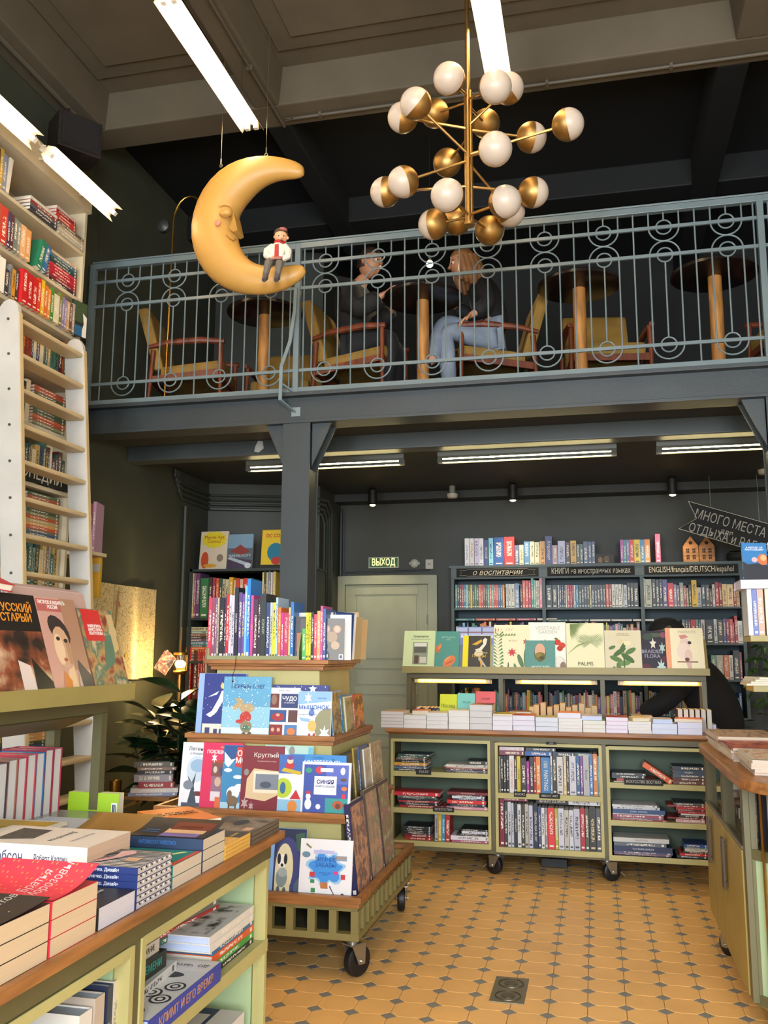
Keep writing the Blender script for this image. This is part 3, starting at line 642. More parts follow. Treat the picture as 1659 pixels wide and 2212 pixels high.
ink(o, [('7a4a44', rc(.24,.5,.62,.72)), ('b03a2a', rc(.24,.7,.62,.74)), ('c8c0b8', el(.34,.6,.05,.05)), ('4a4a68', el(.5,.58,.06,.06)), ('8a6a80', rc(.26,.26,.6,.5)), ('c8a890', el(.42,.42,.08,.07)), ('d8d0d8', rc(.26,.14,.5,.28)), ('d86a40', rc(.38,.03,.58,.2)), ('ecd8e0', star(.3,.77,.08,6))]); title(o, 'ПОЮЩИЕ', .36, .86, .07, 'f4ecec', .62, bold=.02); title(o, 'Вот', .5, .93, .04, 'f0d060', .2)
o = t3(474, 562, 1744, 1612, .018, '3a86b8', 'blue picture book with a deer among snowy firs')
ink(o, [('28508c', rc(0,.75,1,1)), ('dce8f0', [(.02,.9),(.2,.78),(.32,.8),(.14,.66),(.04,.72)]), ('e8f0f4', el(.14,.62,.1,.03)), ('e8f0f4', el(.45,.36,.13,.06)), ('a8cce0', rc(0,0,1,.14)), ('e4ecf2', el(.3,.28,.16,.1)), ('7a6248', el(.3,.16,.14,.08)), ('5a4632', rc(.2,.02,.24,.12)), ('5a4632', rc(.36,.02,.4,.12)), ('c83a30', [(.3,.68),(.98,.6),(1,.98),(.34,.97)]), ('d8e4ec', el(.4,.52,.12,.03)), ('7a6248', el(.22,.26,.06,.06))]); title(o, 'О ДЕД\nМОРОЗ', .62, .82, .12, 'f4ecec', .6, bold=.02)
o = t3(516, 606, 1747, 1613, .013, '7c2430', 'maroon picture book with an old photograph pasted on scrap paper')
ink(o, [('d8c09a', [(.12,.22),(.6,.18),(.98,.3),(.98,.62),(.3,.66),(.14,.5)]), ('e6ddc8', rc(.3,.3,.97,.62)), ('7c8694', rc(.35,.35,.97,.58)), ('4a5666', el(.6,.42,.14,.05)), ('b8a0a0', star(.12,.14,.1,6)), ('b8a0a0', star(.28,.1,.07,6)), ('8a8a80', el(.12,.6,.06,.05))]); title(o, 'Круглый', .58, .86, .1, 'f0e4dc', .8); title(o, 'год рассказы и стихи', .6, .77, .03, 'e0c8c0', .75)
o = t3(564, 670, 1751, 1612, .026, 'a8ccc4', 'pale green picture book with a big snowman face')
ink(o, [('e8ece8', rc(0,0,1,.5)), ('f2f4f4', el(.3,.86,.19,.13)), ('1c1c20', el(.22,.9,.035,.03)), ('1c1c20', el(.38,.91,.03,.025)), ('e0703a', el(.31,.85,.05,.025)), ('8a8a84', el(.56,.92,.06,.07)), ('7a5030', rc(.05,.44,.42,.57)), ('d8d8d8', el(.24,.4,.16,.07)), ('8a2a2a', el(.18,.2,.14,.09)), ('b03030', rc(.1,.02,.36,.12)), ('6ab0c8', rc(.9,.84,1,.98))]); title(o, 'СН', .24, .51, .08, 'f4f0ec', .2, bold=.02); title(o, '2+', .1, .66, .07, 'c03a3a', .16, bold=.02)
o = t3(597, 650, 1752, 1632, .012, '3f68b4', 'blue picture book with a sledging child and green circle')
ink(o, [('f0f2f4', rc(0,.25,1,.68)), ('8cc0e0', rc(0,0,1,.25)), ('b4cc3a', el(.2,.44,.38,.17)), ('3a6a9a', el(.2,.44,.12,.1)), ('c03038', el(.45,.82,.18,.07)), ('e8c8a8', el(.45,.9,.13,.055)), ('6a4a90', el(.45,.95,.13,.04)), ('c8b030', [(.1,.72),(.9,.66),(.92,.72),(.2,.78)]), ('c03038', [(.5,.26),(.95,.26),(.75,.42)]), ('d8883a', el(.62,.14,.2,.1))])
o = t3(620, 743, 1754, 1632, .018, '3a86c8', 'bright blue picture book with a fox in a snowy wood')
ink(o, [('7ab4dc', rc(0,0,1,.35)), ('e4eef4', [(0,0),(1,0),(1,.08),(.5,.14),(.2,.05)]), ('35689a', [(.02,.2),(.18,.72),(.33,.2)]), ('6a96bc', [(.06,.34),(.18,.6),(.29,.34)]), ('c8602a', el(.42,.45,.11,.07)), ('e8dccc', el(.44,.42,.05,.03)), ('c8602a', el(.42,.28,.05,.12)), ('ecf0f2', el(.4,.12,.09,.08))]); title(o, 'КАК РАЗВЕСЕЛИТЬ', .52, .87, .085, 'f0f4f8', .8, bold=.01); title(o, 'М. Уотсон', .5, .95, .035, '1e4a80', .35)
o = t3(648, 754, 1757, 1648, .002, 'e4e6ee', 'white-bordered blue fairy tale book with white title plate', t=.014)
ink(o, [('3f56a8', rc(.04,.05,.96,.95)), ('3a9a9a', rc(.5,.05,.96,.34)), ('5a6ac0', rc(.5,.6,.96,.95)), ('eceef4', rc(.26,.4,.72,.74)), ('d03a4a', el(.36,.85,.08,.07)), ('eceef4', rc(.38,.82,.64,.89)), ('e8ecf0', el(.84,.84,.05,.07)), ('b0583a', el(.76,.22,.11,.08)), ('6a3a2a', el(.76,.2,.05,.05)), ('f0f2f4', el(.15,.22,.07,.1)), ('f0f2f4', el(.15,.36,.05,.06)), ('c83a3a', el(.15,.43,.05,.03)), ('5a4a40', el(.86,.68,.07,.03)), ('d87a4a', el(.88,.52,.06,.04)), ('d03a4a', el(.87,.38,.04,.05)), ('e4e8f0', el(.36,.18,.05,.05)), ('3a9a7a', el(.14,.84,.07,.05))]); title(o, 'СИНЯЯ', .49, .63, .1, '2a2f78', .42, bold=.03); title(o, 'КНИГА СКАЗОК', .49, .55, .05, '2a2f78', .42, bold=.01)
side_books([(4.44,.2,.27,.012,'3a7ab0','3a5a6a 8ab0c0 c8c0a0'),(4.55,.23,.28,.016,'2f3a2c','2a3428 4a5038 7a5a40 30402c'),(4.75,.2,.29,.014,'b0983a','8a8a4a 5a5a30 b0a060'),(4.83,.2,.29,.014,'3a5a90','5a5a70 8a7a5a'),(4.9,.2,.27,.012,'d8d4cc','d8d0c0 a89a80'),(5.05,.24,.29,.014,'b8a284','b8a284 9a8060 c8b898 a06a40')], -1.245, .696, .09, '%s picture book leaning on the side of the third tier, %s from front', 'books on the side of the third tier', .0078)
# --- base tier
YB, ZB = 4.2, .338
o = face_book(577, 655, 1936, 1793, YB+.015, ZB, .14, '7fa8dc', 'dark blue night picture book with a badger in a round doorway', t=.012, group='picture books on the base tier')
ink(o, [('252c4c', rc(.12,0,1,1)), ('3a3f78', el(.5,.45,.36,.42,20)), ('d8cda8', el(.42,.42,.25,.36,20)), ('d8cda8', rc(.17,.02,.6,.42)), ('7c8c8c', el(.36,.28,.16,.14)), ('9aa8a8', el(.38,.36,.13,.07)), ('e8e8e4', el(.36,.52,.12,.1)), ('1e1e24', el(.27,.55,.05,.08)), ('1e1e24', el(.45,.55,.05,.08)), ('1c1c20', el(.36,.46,.04,.025)), ('5a6464', el(.28,.1,.05,.06)), ('5a6464', el(.45,.09,.05,.06)), ('4a6078', [(.7,.05),(.95,.1),(.85,.3),(.72,.2)]), ('3a5a4a', [(.75,.7),(.97,.6),(.95,.95),(.7,.92)])])
o = face_book(643, 757, 1941, 1817, YB, ZB, .14, 'e6e6ea', 'white activity book with blue paint splash and craft drawings', t=.012, group='picture books on the base tier')
bl = [(.5 + (.29+.05*math.sin(7*a))*math.cos(a), .52 + (.23+.05*math.sin(7*a+1))*math.sin(a)) for a in [2*PI*i/40 for i in range(40)]]
ink(o, [('9cc4e4', [(u*1.18-.09, v*1.18-.09) for u, v in bl]), ('3f8fdc', bl), ('b8b8e0', rc(.26,.76,.66,.82)), ('8a9ab0', rc(.66,.66,.9,.74)), ('b88a50', rc(.7,.7,.86,.72)), ('b87444', [(.42,.2),(.56,.2),(.55,.3),(.41,.3)]), ('c83a44', rc(.2,.38,.3,.46)), ('3a8a5a', rc(.22,.28,.3,.34)), ('3a8a4a', rc(.24,.13,.32,.2)), ('d03a8a', el(.7,.46,.05,.03)), ('c83a44', rc(.8,.36,.88,.44)), ('8a7a5a', [(.1,.9),(.2,.84),(.22,.86),(.12,.93)]), ('4a4a60', [(.58,.24),(.68,.1),(.69,.11),(.6,.25)]), ('3a3a6a', el(.84,.12,.03,.02)), ('6a8aa0', el(.12,.74,.08,.05))])
title(o, 'ЗИМНИЕ\nЗАБАВЫ', .5, .62, .1, '1e4a98', .42); title(o, 'делаем сами\nвместе', .5, .44, .035, '2a62b0', .36)
side_books([(4.405,.27,.43,.026,'2c2a58','c88a64 6a5a60 dca47c 4a4a68'),(4.68,.26,.45,.02,'5a4a40','b8b08a 8a8a70 cc9a84 a8a878'),(4.945,.25,.45,.018,'4a2f30','c4b698 9a6a60 8a9064 d8ccb4')], -1.122, .338, .115, '%s large picture book leaning on the base tier, %s from front', 'large books on the base tier', .003, False)
BK[0] = 'book'
# ================================================================ ROLLING BOOK TABLE at the back
def pile_px(items, Y, z0, depth, lab, group, sc, ox, oy, face='spine', stuff=None, parts=True, seed=3, **kw):
    """books lying flat with the viewer-side edges in the plane y = Y, listed from the top down, measured in the photograph"""
    rr = random.Random(seed); z = z0; res = []; n = len(items)
    for k, it in enumerate(reversed(items)):
        x0, x1, y0, y1, c = it[:5]; inkc = it[5] if len(it) > 5 and it[5] else 'e8e0d0'
        a = on_y(ox+x0/sc, oy+y0/sc, Y); b = on_y(ox+x1/sc, oy+y1/sc, Y); t = max(.006, a.z-b.z); L = b.x-a.x
        dy = rr.uniform(0, .008); w, h = (depth*rr.uniform(.85, 1), L) if face in ('spine','fore') else (L, depth)
        dd = w if face in ('spine','fore') else h
        o = flat_book(((a.x+b.x)/2, Y+dy+dd/2, z), (0,-1,0), w, h, t-.0006, face, colr=c, ink=inkc, label=lab % (cname(c), nth(n-1-k)), group=group, stuff=stuff, parts=parts, **kw)
        if o and len(it) > 6: spine_title(o, it[6], .55, colr=inkc)
        z += t; res.append(o)
    return z
YT = 6.28; TX0, TX1 = -1.465, .845; ZT = .955
bt = thing('book_table', ((TX0+TX1)/2, 6.8, 0), 'long olive green book table on casters with oak top and open shelves below', 'book table')
def bevel_top(x0, x1, y0, y1, z0, z1, m, parent, name='table_top'):
    b = MB(); e = .035
    b.hexa([(x0+e,y0+e,z0),(x1-e,y0+e,z0),(x1-e,y1-e,z0),(x0+e,y1-e,z0),(x0,y0,z0+.018),(x1,y0,z0+.018),(x1,y1,z0+.018),(x0,y1,z0+.018)])
    b.box(x0, x1, y0, y1, z0+.018, z1); return b.build(name, m, parent, bevel=.003)
bevel_top(TX0, TX1, YT, 7.3, ZT-.04, ZT, M_OAK, bt)
F = YT+.04
cab = MB().box(TX0+.02, TX0+.045, F+.005, 7.26, .16, ZT-.04).box(TX1-.045, TX1-.02, F+.005, 7.26, .16, ZT-.04).box(TX0+.045, TX1-.045, F+.005, 7.26, .155, .175).box(TX0+.045, TX1-.045, F+.3, F+.315, .175, ZT-.04).box(TX0+.045, TX1-.045, F+.005, 7.26, ZT-.06, ZT-.04)
cab.build('cabinet_body', M_OLD, bt)
bays = [(-1.43, -.728), (-.698, .018), (.044, .81)]
for x in (-.713, .031): MB().box(x-.013, x+.013, F-.003, F+.3, .166, ZT-.076).build('divider', M_OLD, bt)
MB().box(TX0+.02, TX1-.02, F-.004, F+.006, .14, .165).box(TX0+.02, TX1-.02, F-.004, F+.006, ZT-.075, ZT-.04).build('rail', M_OLD, bt)
bayz = [[.883, .663, .416, .2], [.875, .541, .188], [.868, .636, .396, .175]]
for (x0, x1), zs in zip(bays, bayz):
    e = .02; fr = MB().box(x0, x0+e, F-.006, F+.03, zs[-1]-.03, zs[0]).box(x1-e, x1, F-.006, F+.03, zs[-1]-.03, zs[0]).box(x0+e, x1-e, F-.006, F+.03, zs[0]-e, zs[0])
    fr.build('bay_frame', M_LGREEN, bt, bevel=.002)
    for z in zs[1:]:
        MB().box(x0+e, x1-e, F-.004, F+.295, z-.014, z).build('shelf', M_LGREEN, bt); MB().box(x0, x1, F-.008, F+.0, z-.034, z+.001).build('shelf_edge', M_LGREEN, bt, bevel=.002)
    MB().box(x0+e, x1-e, F+.285, F+.298, zs[-1], zs[0]-e).build('bay_back', mat('4a5a48', .6, kind='paint'), bt)
for (x, y, a) in ((-.69, 6.36, 2.6), (.03, 6.36, .5), (-1.38, 6.4, 1.), (.76, 6.4, .3), (-1.3, 7.15, 0), (.7, 7.15, 2)): caster(bt, x, y, .155, a, .062)
# little black shelf signs
for (x0, x1, y0, y1, txt, sc_, ox, oy) in ((310,440,400,450,'ТЕАТР',3.95,820,1560),(455,635,722,770,'ИСКУССТВО',3.95,820,1560),(1145,1250,592,640,'BOOKS',3.95,820,1560),(1362,1540,605,655,'ABOUT ART',3.95,820,1560),(503,790,410,468,'ИСКУССТВО ВОСТОКА',3.392,1200,1560),(1420,1510,168,192,'ARTS',3.95,820,1560)):
    a = on_y(ox+x0/sc_, oy+y0/sc_, F-.012); b2 = on_y(ox+x1/sc_, oy+y1/sc_, F-.012)
    sg = MB().box(a.x, b2.x, F-.013, F-.0085, b2.z, a.z).build('shelf_label', mat('1d1d1d', .7), bt)
    wletter(sg, txt, ((a.x+b2.x)/2, F-.0136, (a.z+b2.z)/2), (1,0,0), (0,0,1), (a.z-b2.z)*.62, mat('c8c4b8', .8), (b2.x-a.x)*.9)
C7 = (3.95, 820, 1560); C8 = (3.392, 1200, 1560); YB_ = F+.02; GP = 'books lying on the shelves of the back table'
def P(items, z, lab, sc, d=.2, **kw): return pile_px(items, YB_, z, d, lab, GP, *sc, **kw)
P([(155,430,170,195,'3a4a4e'),(150,400,200,224,'2a5a50'),(140,395,224,242,'7a4a38'),(135,395,242,260,'3a3f40'),(135,400,260,285,'1e2426'),(125,400,290,326,'c8902e'),(125,400,326,345,'4a4a6a'),(125,405,345,370,'5a6a80'),(125,380,370,396,'3a4444')], .664, '%s book, %s from top of left pile, left bay top shelf', C7)
P([(740,920,250,290,'2c2f30'),(565,920,288,312,'c8c4bc','3a3a3e'),(550,920,312,330,'d8d4cc','3a3a3e'),(570,920,330,345,'c0a890'),(552,918,345,356,'a03a30'),(560,915,356,384,'2a2e38'),(570,920,386,404,'7a7484'),(568,918,404,416,'3a3438')], .664, '%s book, %s from top of right pile, left bay top shelf', C7)
P([(115,510,470,517,'c8283a'),(150,480,517,546,'5a6a60'),(150,500,546,562,'4a5058'),(150,510,562,592,'2a2e33','e8e0d0','БИЧ 1917'),(160,505,592,620,'b03038'),(160,500,620,640,'2a2c33'),(160,505,640,672,'1e2026'),(170,560,675,712,'9a2228')], .417, '%s book, %s from top of left pile, left bay middle shelf', C7)
P([(575,930,465,502,'7a2a34','e8e0d0','ИСКУССТВО МОДЫ'),(630,880,503,522,'2a2a30'),(615,890,524,556,'d8d8dc','3a3a3e'),(625,900,556,580,'2e3a60'),(575,905,580,625,'d02828'),(600,905,625,655,'2a3040'),(575,925,655,678,'3a3f4c'),(570,930,680,718,'c88a9c')], .417, '%s book, %s from top of right pile, left bay middle shelf', C7)
P([(200,440,810,840,'2a2d33'),(200,440,840,868,'25282e'),(205,440,868,892,'30333a'),(200,440,892,916,'24272c'),(205,440,916,938,'2d3036'),(210,440,938,972,'7a2024'),(215,440,972,1008,'a02a28')], .201, '%s book, %s from top of left pile, left bay bottom shelf', C7)
P([(690,925,830,858,'1c1e24'),(700,920,858,890,'d8d8e0','5a5a6a'),(660,930,890,915,'1e2630'),(655,935,915,938,'2a2c2e'),(605,935,938,992,'dcd8de','8a8a90'),(615,930,995,1030,'a85a78')], .201, '%s book, %s from top of right pile, left bay bottom shelf', C7)
def RW(items, z, lab, sc, grp='books standing in the shelves of the back table', d=.2): return row_y([(sc[1]+i[0]/sc[0], sc[1]+i[1]/sc[0], sc[2]+i[2]/sc[0]) + tuple(i[3:]) for i in items], YB_, z, d, lab, grp)
RW([(470,499,780,'a8a0a8','3a3a3e'),(500,529,780,'c8a82e'),(530,558,780,'4a88a8'),(560,600,780,'b02a30')], .201, '%s book, %s upright between the piles, left bay bottom shelf', C7)
RW([(1018,1029,290,'8a8a8c'),(1030,1053,285,'1e1e22'),(1055,1077,285,'1e1e22'),(1079,1102,285,'1e1e22'),(1104,1145,285,'d8d4d4','c42a2a','СОВЕТСКИЙ ПЛАКАТ'),(1147,1166,290,'2a2a2c'),(1168,1200,290,'d0b830','3a3a3e','МАЛЕВИЧ'),(1203,1250,310,'2e2e38'),(1252,1275,335,'a02a90'),(1277,1310,300,'3a2a30'),(1312,1332,295,'a02a30'),(1333,1370,295,'d8803a'),(1373,1452,300,'3a78b0','e8e0d0','1001 PAINTINGS'),(1455,1470,290,'c8ccd0','3a3a3e'),(1472,1507,290,'2a2e33'),(1509,1562,295,'c8c4c0','3a3a3e'),(1565,1590,290,'c8b08a'),(1592,1612,290,'3a3a3e'),(1615,1672,288,'c4c4cc','6a6a78'),(1674,1706,288,'2e5a88'),(1708,1730,288,'7a4a90'),(1732,1784,275,'a8a8ac','3a3a3a','Renoir'),(1786,1814,270,'4a78b0'),(1816,1856,272,'c8783a'),(1858,1890,290,'6aa0b8')], .542, '%s art book, %s from left, middle bay upper shelf', C7)
RW([(1022,1062,650,'7a2038'),(1064,1088,680,'2a4048'),(1090,1120,680,'c0c4cc','3a3a3e'),(1122,1143,690,'b8bcc8','3a3a3e'),(1145,1172,695,'2a3038','e8e0d0','NEW INSANITY'),(1174,1205,700,'d0d4d4','3a3a3e'),(1207,1235,705,'3a3c40'),(1237,1268,700,'b0aca0','3a3a3e'),(1270,1305,710,'b8bcd0','3a3a3e'),(1307,1348,710,'1e2a40','e8e0d0','CENTRAL ASIA IN ART'),(1350,1375,720,'3a4a70'),(1377,1405,730,'d8d4d8','3a3a3e'),(1407,1430,730,'8a8488'),(1432,1490,730,'d83a40'),(1492,1520,735,'a8a83a'),(1522,1570,735,'c8c8d8','6a6a78'),(1572,1612,750,'b8b4a8','3a3a3e'),(1614,1650,750,'c8ccd8','3a3a3e'),(1652,1706,740,'b8b8c8','3a3a3e'),(1708,1748,735,'a82a38'),(1750,1782,740,'4a5440'),(1784,1842,730,'2a2a2e','c8b890'),(1844,1888,740,'4a4a54'),(1890,1930,745,'e09060','2a2a2a','Young Freud')], .189, '%s art book, %s from left, middle bay lower shelf', C7)
def lay(x0, x1, yb, z, t, c, lab, sc, tt=None, tl=0, ic='e8e0d0'):
    a = on_y(sc[1]+x0/sc[0], sc[2]+yb/sc[0], YB_); b = on_y(sc[1]+x1/sc[0], sc[2]+yb/sc[0], YB_)
    o = flat_book(((a.x+b.x)/2, YB_+.1, a.z if z is None else z), (0,-1,0), .19, b.x-a.x, t, 'spine', colr=c, ink=ic, label=lab, group='books laid on top of the upright rows')
    if tl: o.rotation_euler.rotate_axis('Y', 0)
    if tt: spine_title(o, tt, .6, colr=ic, flip=True)
    return o
lay(1335, 1610, 728, .478, .036, '1c1c1e', 'black book lying across the upright art books, title upside down', C7, 'HOW TO GATHER')
lay(1612, 1880, 725, .478, .028, 'd0d0d4', 'white book lying across the uprights right of the black book', C7, None, 0, '3a3a3e')
lay(1030, 1262, 690, .487, .026, '8a3a50', 'wine red wrapped book lying at left on lower uprights', C7)
for k, (x0, x1, c) in enumerate(((1020,1235,'7a3a4a'),(1240,1470,'2a5aa0'),(1475,1660,'2e3a48'),(1662,1790,'2a4a50'))): lay(x0, x1, 285, .79, .03, c, '%s wrapped book lying on the upper uprights, %s from left' % (cname(c), nth(k)), C7)
for k, (x0, x1, c) in enumerate(((1022,1232,'c8b8c0'),(1245,1500,'3a4048'))): lay(x0, x1, 245, .821, .024, c, '%s wrapped book on top of another above the upper uprights' % cname(c), C7)
P([(410,660,295,320,'3a3e44'),(410,655,320,352,'2e3a44'),(445,735,360,390,'a84a40'),(425,750,390,410,'a8a49c','3a3a3e')], .637, '%s book, %s from top of left pile, right bay top shelf', C8)
P([(855,1090,255,292,'2e3a4c'),(858,1090,292,330,'3a4a5c','e8e0d0','КАДИС'),(858,1095,330,360,'4a5a66'),(858,1095,362,395,'5a3430'),(860,1095,395,428,'6a4038')], .637, '%s book, %s from top of right pile, right bay top shelf', C8)
a = on_y(1200+745/3.392, 1560+375/3.392, YB_+.02)
std_book((a.x+.09, YB_+.012, .643), (0,-1,0), .18, .21, .034, 2.15-PI, colr='d8602e', label='orange book tipped over between the piles in the right bay', group='books standing in the shelves of the back table', parts=True)
P([(410,740,475,502,'d0d0d4','5a5a6a'),(415,760,502,534,'c4c8cc','5a5a6a'),(415,800,540,586,'2e4a78','c8d0e0','SONIA  SHONGA'),(415,790,586,606,'c8ccd0','1c1c20'),(415,790,606,646,'9a4a60'),(415,790,646,671,'6a6a80'),(415,825,672,698,'a02a34')], .397, '%s book, %s from top of left pile, right bay middle shelf', C8)
P([(860,1090,490,515,'4a5058'),(815,1095,515,540,'8a2428'),(880,1095,540,565,'a82a30','e8c8c0','КРАСНЫЙ'),(880,1090,565,584,'5a2a2a'),(895,1095,584,610,'a22a2e','e8c8c0','КРАСНЫЙ'),(915,1095,610,630,'c0b8b4'),(905,1095,630,655,'2a2422'),(820,1095,655,680,'7a2226'),(880,1095,680,714,'c89aa0')], .397, '%s book, %s from top of right pile, right bay middle shelf', C8)
P([(420,830,740,792,'c8c8c4','7a7a7a','RAJASTHAN'),(425,810,792,838,'5a6470'),(425,855,838,898,'1e2c50','c8d0e0','TUTANKHAMUN'),(425,860,898,934,'4a5078'),(430,850,934,958,'9a6a78'),(430,850,958,988,'5a4870')], .176, '%s book, %s from top of left pile, right bay bottom shelf', C8)
P([(940,1110,820,850,'2e4a88'),(940,1110,850,868,'5a7a6a'),(945,1112,868,888,'c8c4c0','3a3a3e'),(945,1112,888,906,'c0b0a8'),(930,1112,906,930,'2a2426'),(910,1112,934,962,'c82a24'),(890,1112,962,992,'3a3c42')], .176, '%s book, %s from top of right pile, right bay bottom shelf', C8)
BK[0] = 'paperback'
# --- stacks standing along the front edge of the table top
PGL = {}; PG0 = set(in_cols('b4aaa4 c8c4c0 c9c7c3 cdcbc4 a8a8a8 d0cce0 ccc8e8 b4c4e0 d2d0ca cfcdbd d8ccec d2d0cc b4c6f0 bcc0ea'))
def stack(x0, x1, ytop, n, cover, pages, top, lab, Y=YT+.07, z0=ZT+.0005, depth=.22, face='fore', k0=0):
    a = on_y(x0, ytop, Y); b = on_y(x1, ytop, Y); H = max(.02, a.z - z0); t = H/n; w = b.x-a.x-.004
    for i in range(n):
        c = top if (i == n-1 and top) else cover; pages = PGL.setdefault(pages, '%02x%02x%02x' % tuple(int(int(pages[q:q+2], 16)*.45+242*.55) for q in (0, 2, 4))) if pages in PG0 else pages
        dx = R_.uniform(-.0015, .0015)
        W, Hh = (depth, w) if face in ('spine', 'fore') else (w, depth)
        flat_book(((a.x+b.x)/2+dx, Y+depth/2, z0+i*t), (0,-1,0), W, Hh, t-.0006, face, colr=c, pages=pages, kind='plain', label='%s of the %s' % (['lowest','second up','third up','fourth up','fifth up','sixth up'][i] if i < n-1 or n == 1 else 'topmost', lab), group='stacked books along the front of the back table')
    return z0+H
SX = [822.5, 872, 921, 968, 1013.7, 1063, 1107, 1155.5, 1205.5, 1258, 1308, 1356, 1407.5, 1463, 1517]
SD = [(1536,5,'4a3f3a','b4aaa4','c8a080','wavy greyish paperbacks at the left corner'),(1544,3,'c8c4c0','c8c4c0',None,'pale grey paperbacks under the red one'),(1539,4,'c9c7c3','c9c7c3',None,'wrapped pale paperbacks third from left'),(1534,3,'cdcbc4','cdcbc4',None,'wrapped white paperbacks fourth from left'),(1522,4,'33363a','a8a8a8',None,'thick grey hardbacks, tallest of the row'),(1546,3,'b8b4c4','d0cce0',None,'lilac-edged books under the yellow one'),(1545,3,'2a3038','ccc8e8','c04038','dark hardbacks topped by a red cover'),(1549,3,'24303a','b4c4e0','a8b490','bluish hardbacks topped by pale green'),(1551,4,'d0cec8','d2d0ca',None,'white paperbacks in the row centre'),(1556,3,'c8c6b4','cfcdbd','8ab070','cream paperbacks topped by a green cover'),(1549,4,'b03a70','d8ccec','b84a58','magenta-covered hardbacks'),(1558,4,'d2d0cc','d2d0cc',None,'white paperbacks right of the magenta ones'),(1563,2,'b8c8ec','b4c6f0',None,'pale blue hardbacks with red ribbon'),(1560,2,'c8c8ec','bcc0ea',None,'pale lilac hardbacks at the right')]
zs = []
for k, (yt, n, cv, pg, tp, lb) in enumerate(SD): zs.append(stack(SX[k], SX[k+1], yt, n, cv, pg, tp, lb))
def top_book(xc0, xc1, z, t, c, lab, Y=YT+.07, d=.2, pages=PAGES, rot=0.0, face='fore', g='loose books on the back table'):
    a = on_y(xc0, 1540, Y); b = on_y(xc1, 1540, Y); W, Hh = (d, b.x-a.x) if face in ('spine','fore') else (b.x-a.x, d)
    o = flat_book(((a.x+b.x)/2, Y+d/2+.01, z), (0,-1,0), W, Hh, t, face, colr=c, pages=pages, kind='plain', label=lab, group=g)
    if rot: o.matrix_world = Matrix.Translation(((a.x+b.x)/2, Y+d/2, 0)) @ Matrix.Rotation(rot, 4, 'Z') @ Matrix.Translation((-(a.x+b.x)/2, -Y-d/2, 0)) @ o.matrix_world
    return o
top_book(888, 922, zs[1]+.0005, .03, 'd0442e', 'red book lying on pale grey paperbacks', rot=.08)
top_book(1066, 1108, zs[5]+.0005, .012, 'd8b830', 'yellow paperback lying on lilac-edged books', rot=-.06)
top_book(1363, 1400, zs[11]+.0005, .02, 'e0d2b0', 'cream book lying on white paperbacks', rot=.1)
top_book(1410, 1452, zs[12]+.0005, .028, 'aab8d8', 'pale blue book lying on the ribboned hardbacks', pages='c4d0ec')
o = top_book(1460, 1520, zs[13]+.0005, .02, 'e0583a', 'orange-red paperback lying on lilac hardbacks', rot=-.12)
top_book(1204, 1254, zs[8]+.0005, .034, 'd86a50', 'salmon-topped white book in the middle of the row', pages='e0e0ec')
top_book(1256, 1300, zs[9]+.0005, .028, 'c4cce8', 'pale blue-edged book beside the salmon one', pages='ccd6f4')
# second line of books behind them
GL = 'loose books on the back table'; Y5 = 6.62; ZQ = ZT+.0005
def face_p(x0, x1, yt, Y, c, lab, lean=.25, t=.016):
    a = on_y(x0, yt, Y); b = on_y(x1, yt, Y); h = (a.z-ZQ)/math.cos(lean)
    return book(b.x-a.x, h, t, orient((0, math.sin(lean), math.cos(lean)), (0,-math.cos(lean), math.sin(lean)), (a.x, Y, ZQ)), c, lab, group=GL)
o = face_p(948, 985, 1500, Y5, 'd2dc28', 'lime yellow small book standing face out'); title(o, 'Москва', .5, .62, .17, '3a3a10', .8); title(o, 'путеводитель', .5, .38, .06, '5a5a20', .7)
o = face_p(986, 1024, 1498, Y5, '7ac8c0', 'turquoise small book standing face out beside the lime one'); title(o, 'ЛЮДИ', .5, .72, .08, '2a5a5a', .6); ink(o, [('e6e6dc', rc(.15,.1,.85,.4))])
o = face_p(1026, 1068, 1494, Y5, 'dc5a5e', 'coral red small book standing face out'); title(o, 'СИНЯЯ', .5, .78, .07, '3a2a30', .6); title(o, 'КОРРЕКЦИЯ', .5, .62, .1, '3a2a30', .8); ink(o, [('3a2a30', el(.5,.35,.06,.05))])
for k, (x, c) in enumerate(((899,'c8c4bc'),(908,'2a3038'),(917,'d0b8a0'),(926,'1e2430'),(934,'242a38'),(942,'3a3440'))):
    p = on_y(x, 1525, 6.64); std_book((p.x-.03, 6.64, ZQ), (0,-1,0), .15, .135, .022, .35, colr=c, label='%s small book, %s of the slanting row at left' % (cname(c), nth(k)), group='slanting small books')
top_book(858, 900, ZQ, .03, '5a5a64', 'dark grey book lying behind the corner stack', Y=6.62); top_book(1100, 1138, ZQ, .06, 'd8d4cc', 'thick white block of pages lying by the rack post', Y=6.72); top_book(1098, 1142, ZQ+.061, .022, 'b8926a', 'tan book lying on the thick white block', Y=6.72); top_book(1100, 1146, ZQ+.084, .02, '9a7a58', 'brown book topmost on the thick white block', Y=6.72)
top_book(1135, 1185, ZQ, .05, 'e0dcd4', 'white book lying behind the green-topped stack', Y=6.66, rot=.2); top_book(1182, 1225, ZQ, .045, 'd8b48a', 'peach-covered book lying behind the centre stack', Y=6.66, rot=-.15); top_book(1228, 1296, ZQ, .05, '3a4a78', 'dark blue magazine-like book lying in the middle', Y=6.66, rot=.12); top_book(1186, 1222, ZQ+.046, .016, '2e3f6a', 'navy paperback lying on the peach one', Y=6.67, rot=.3)
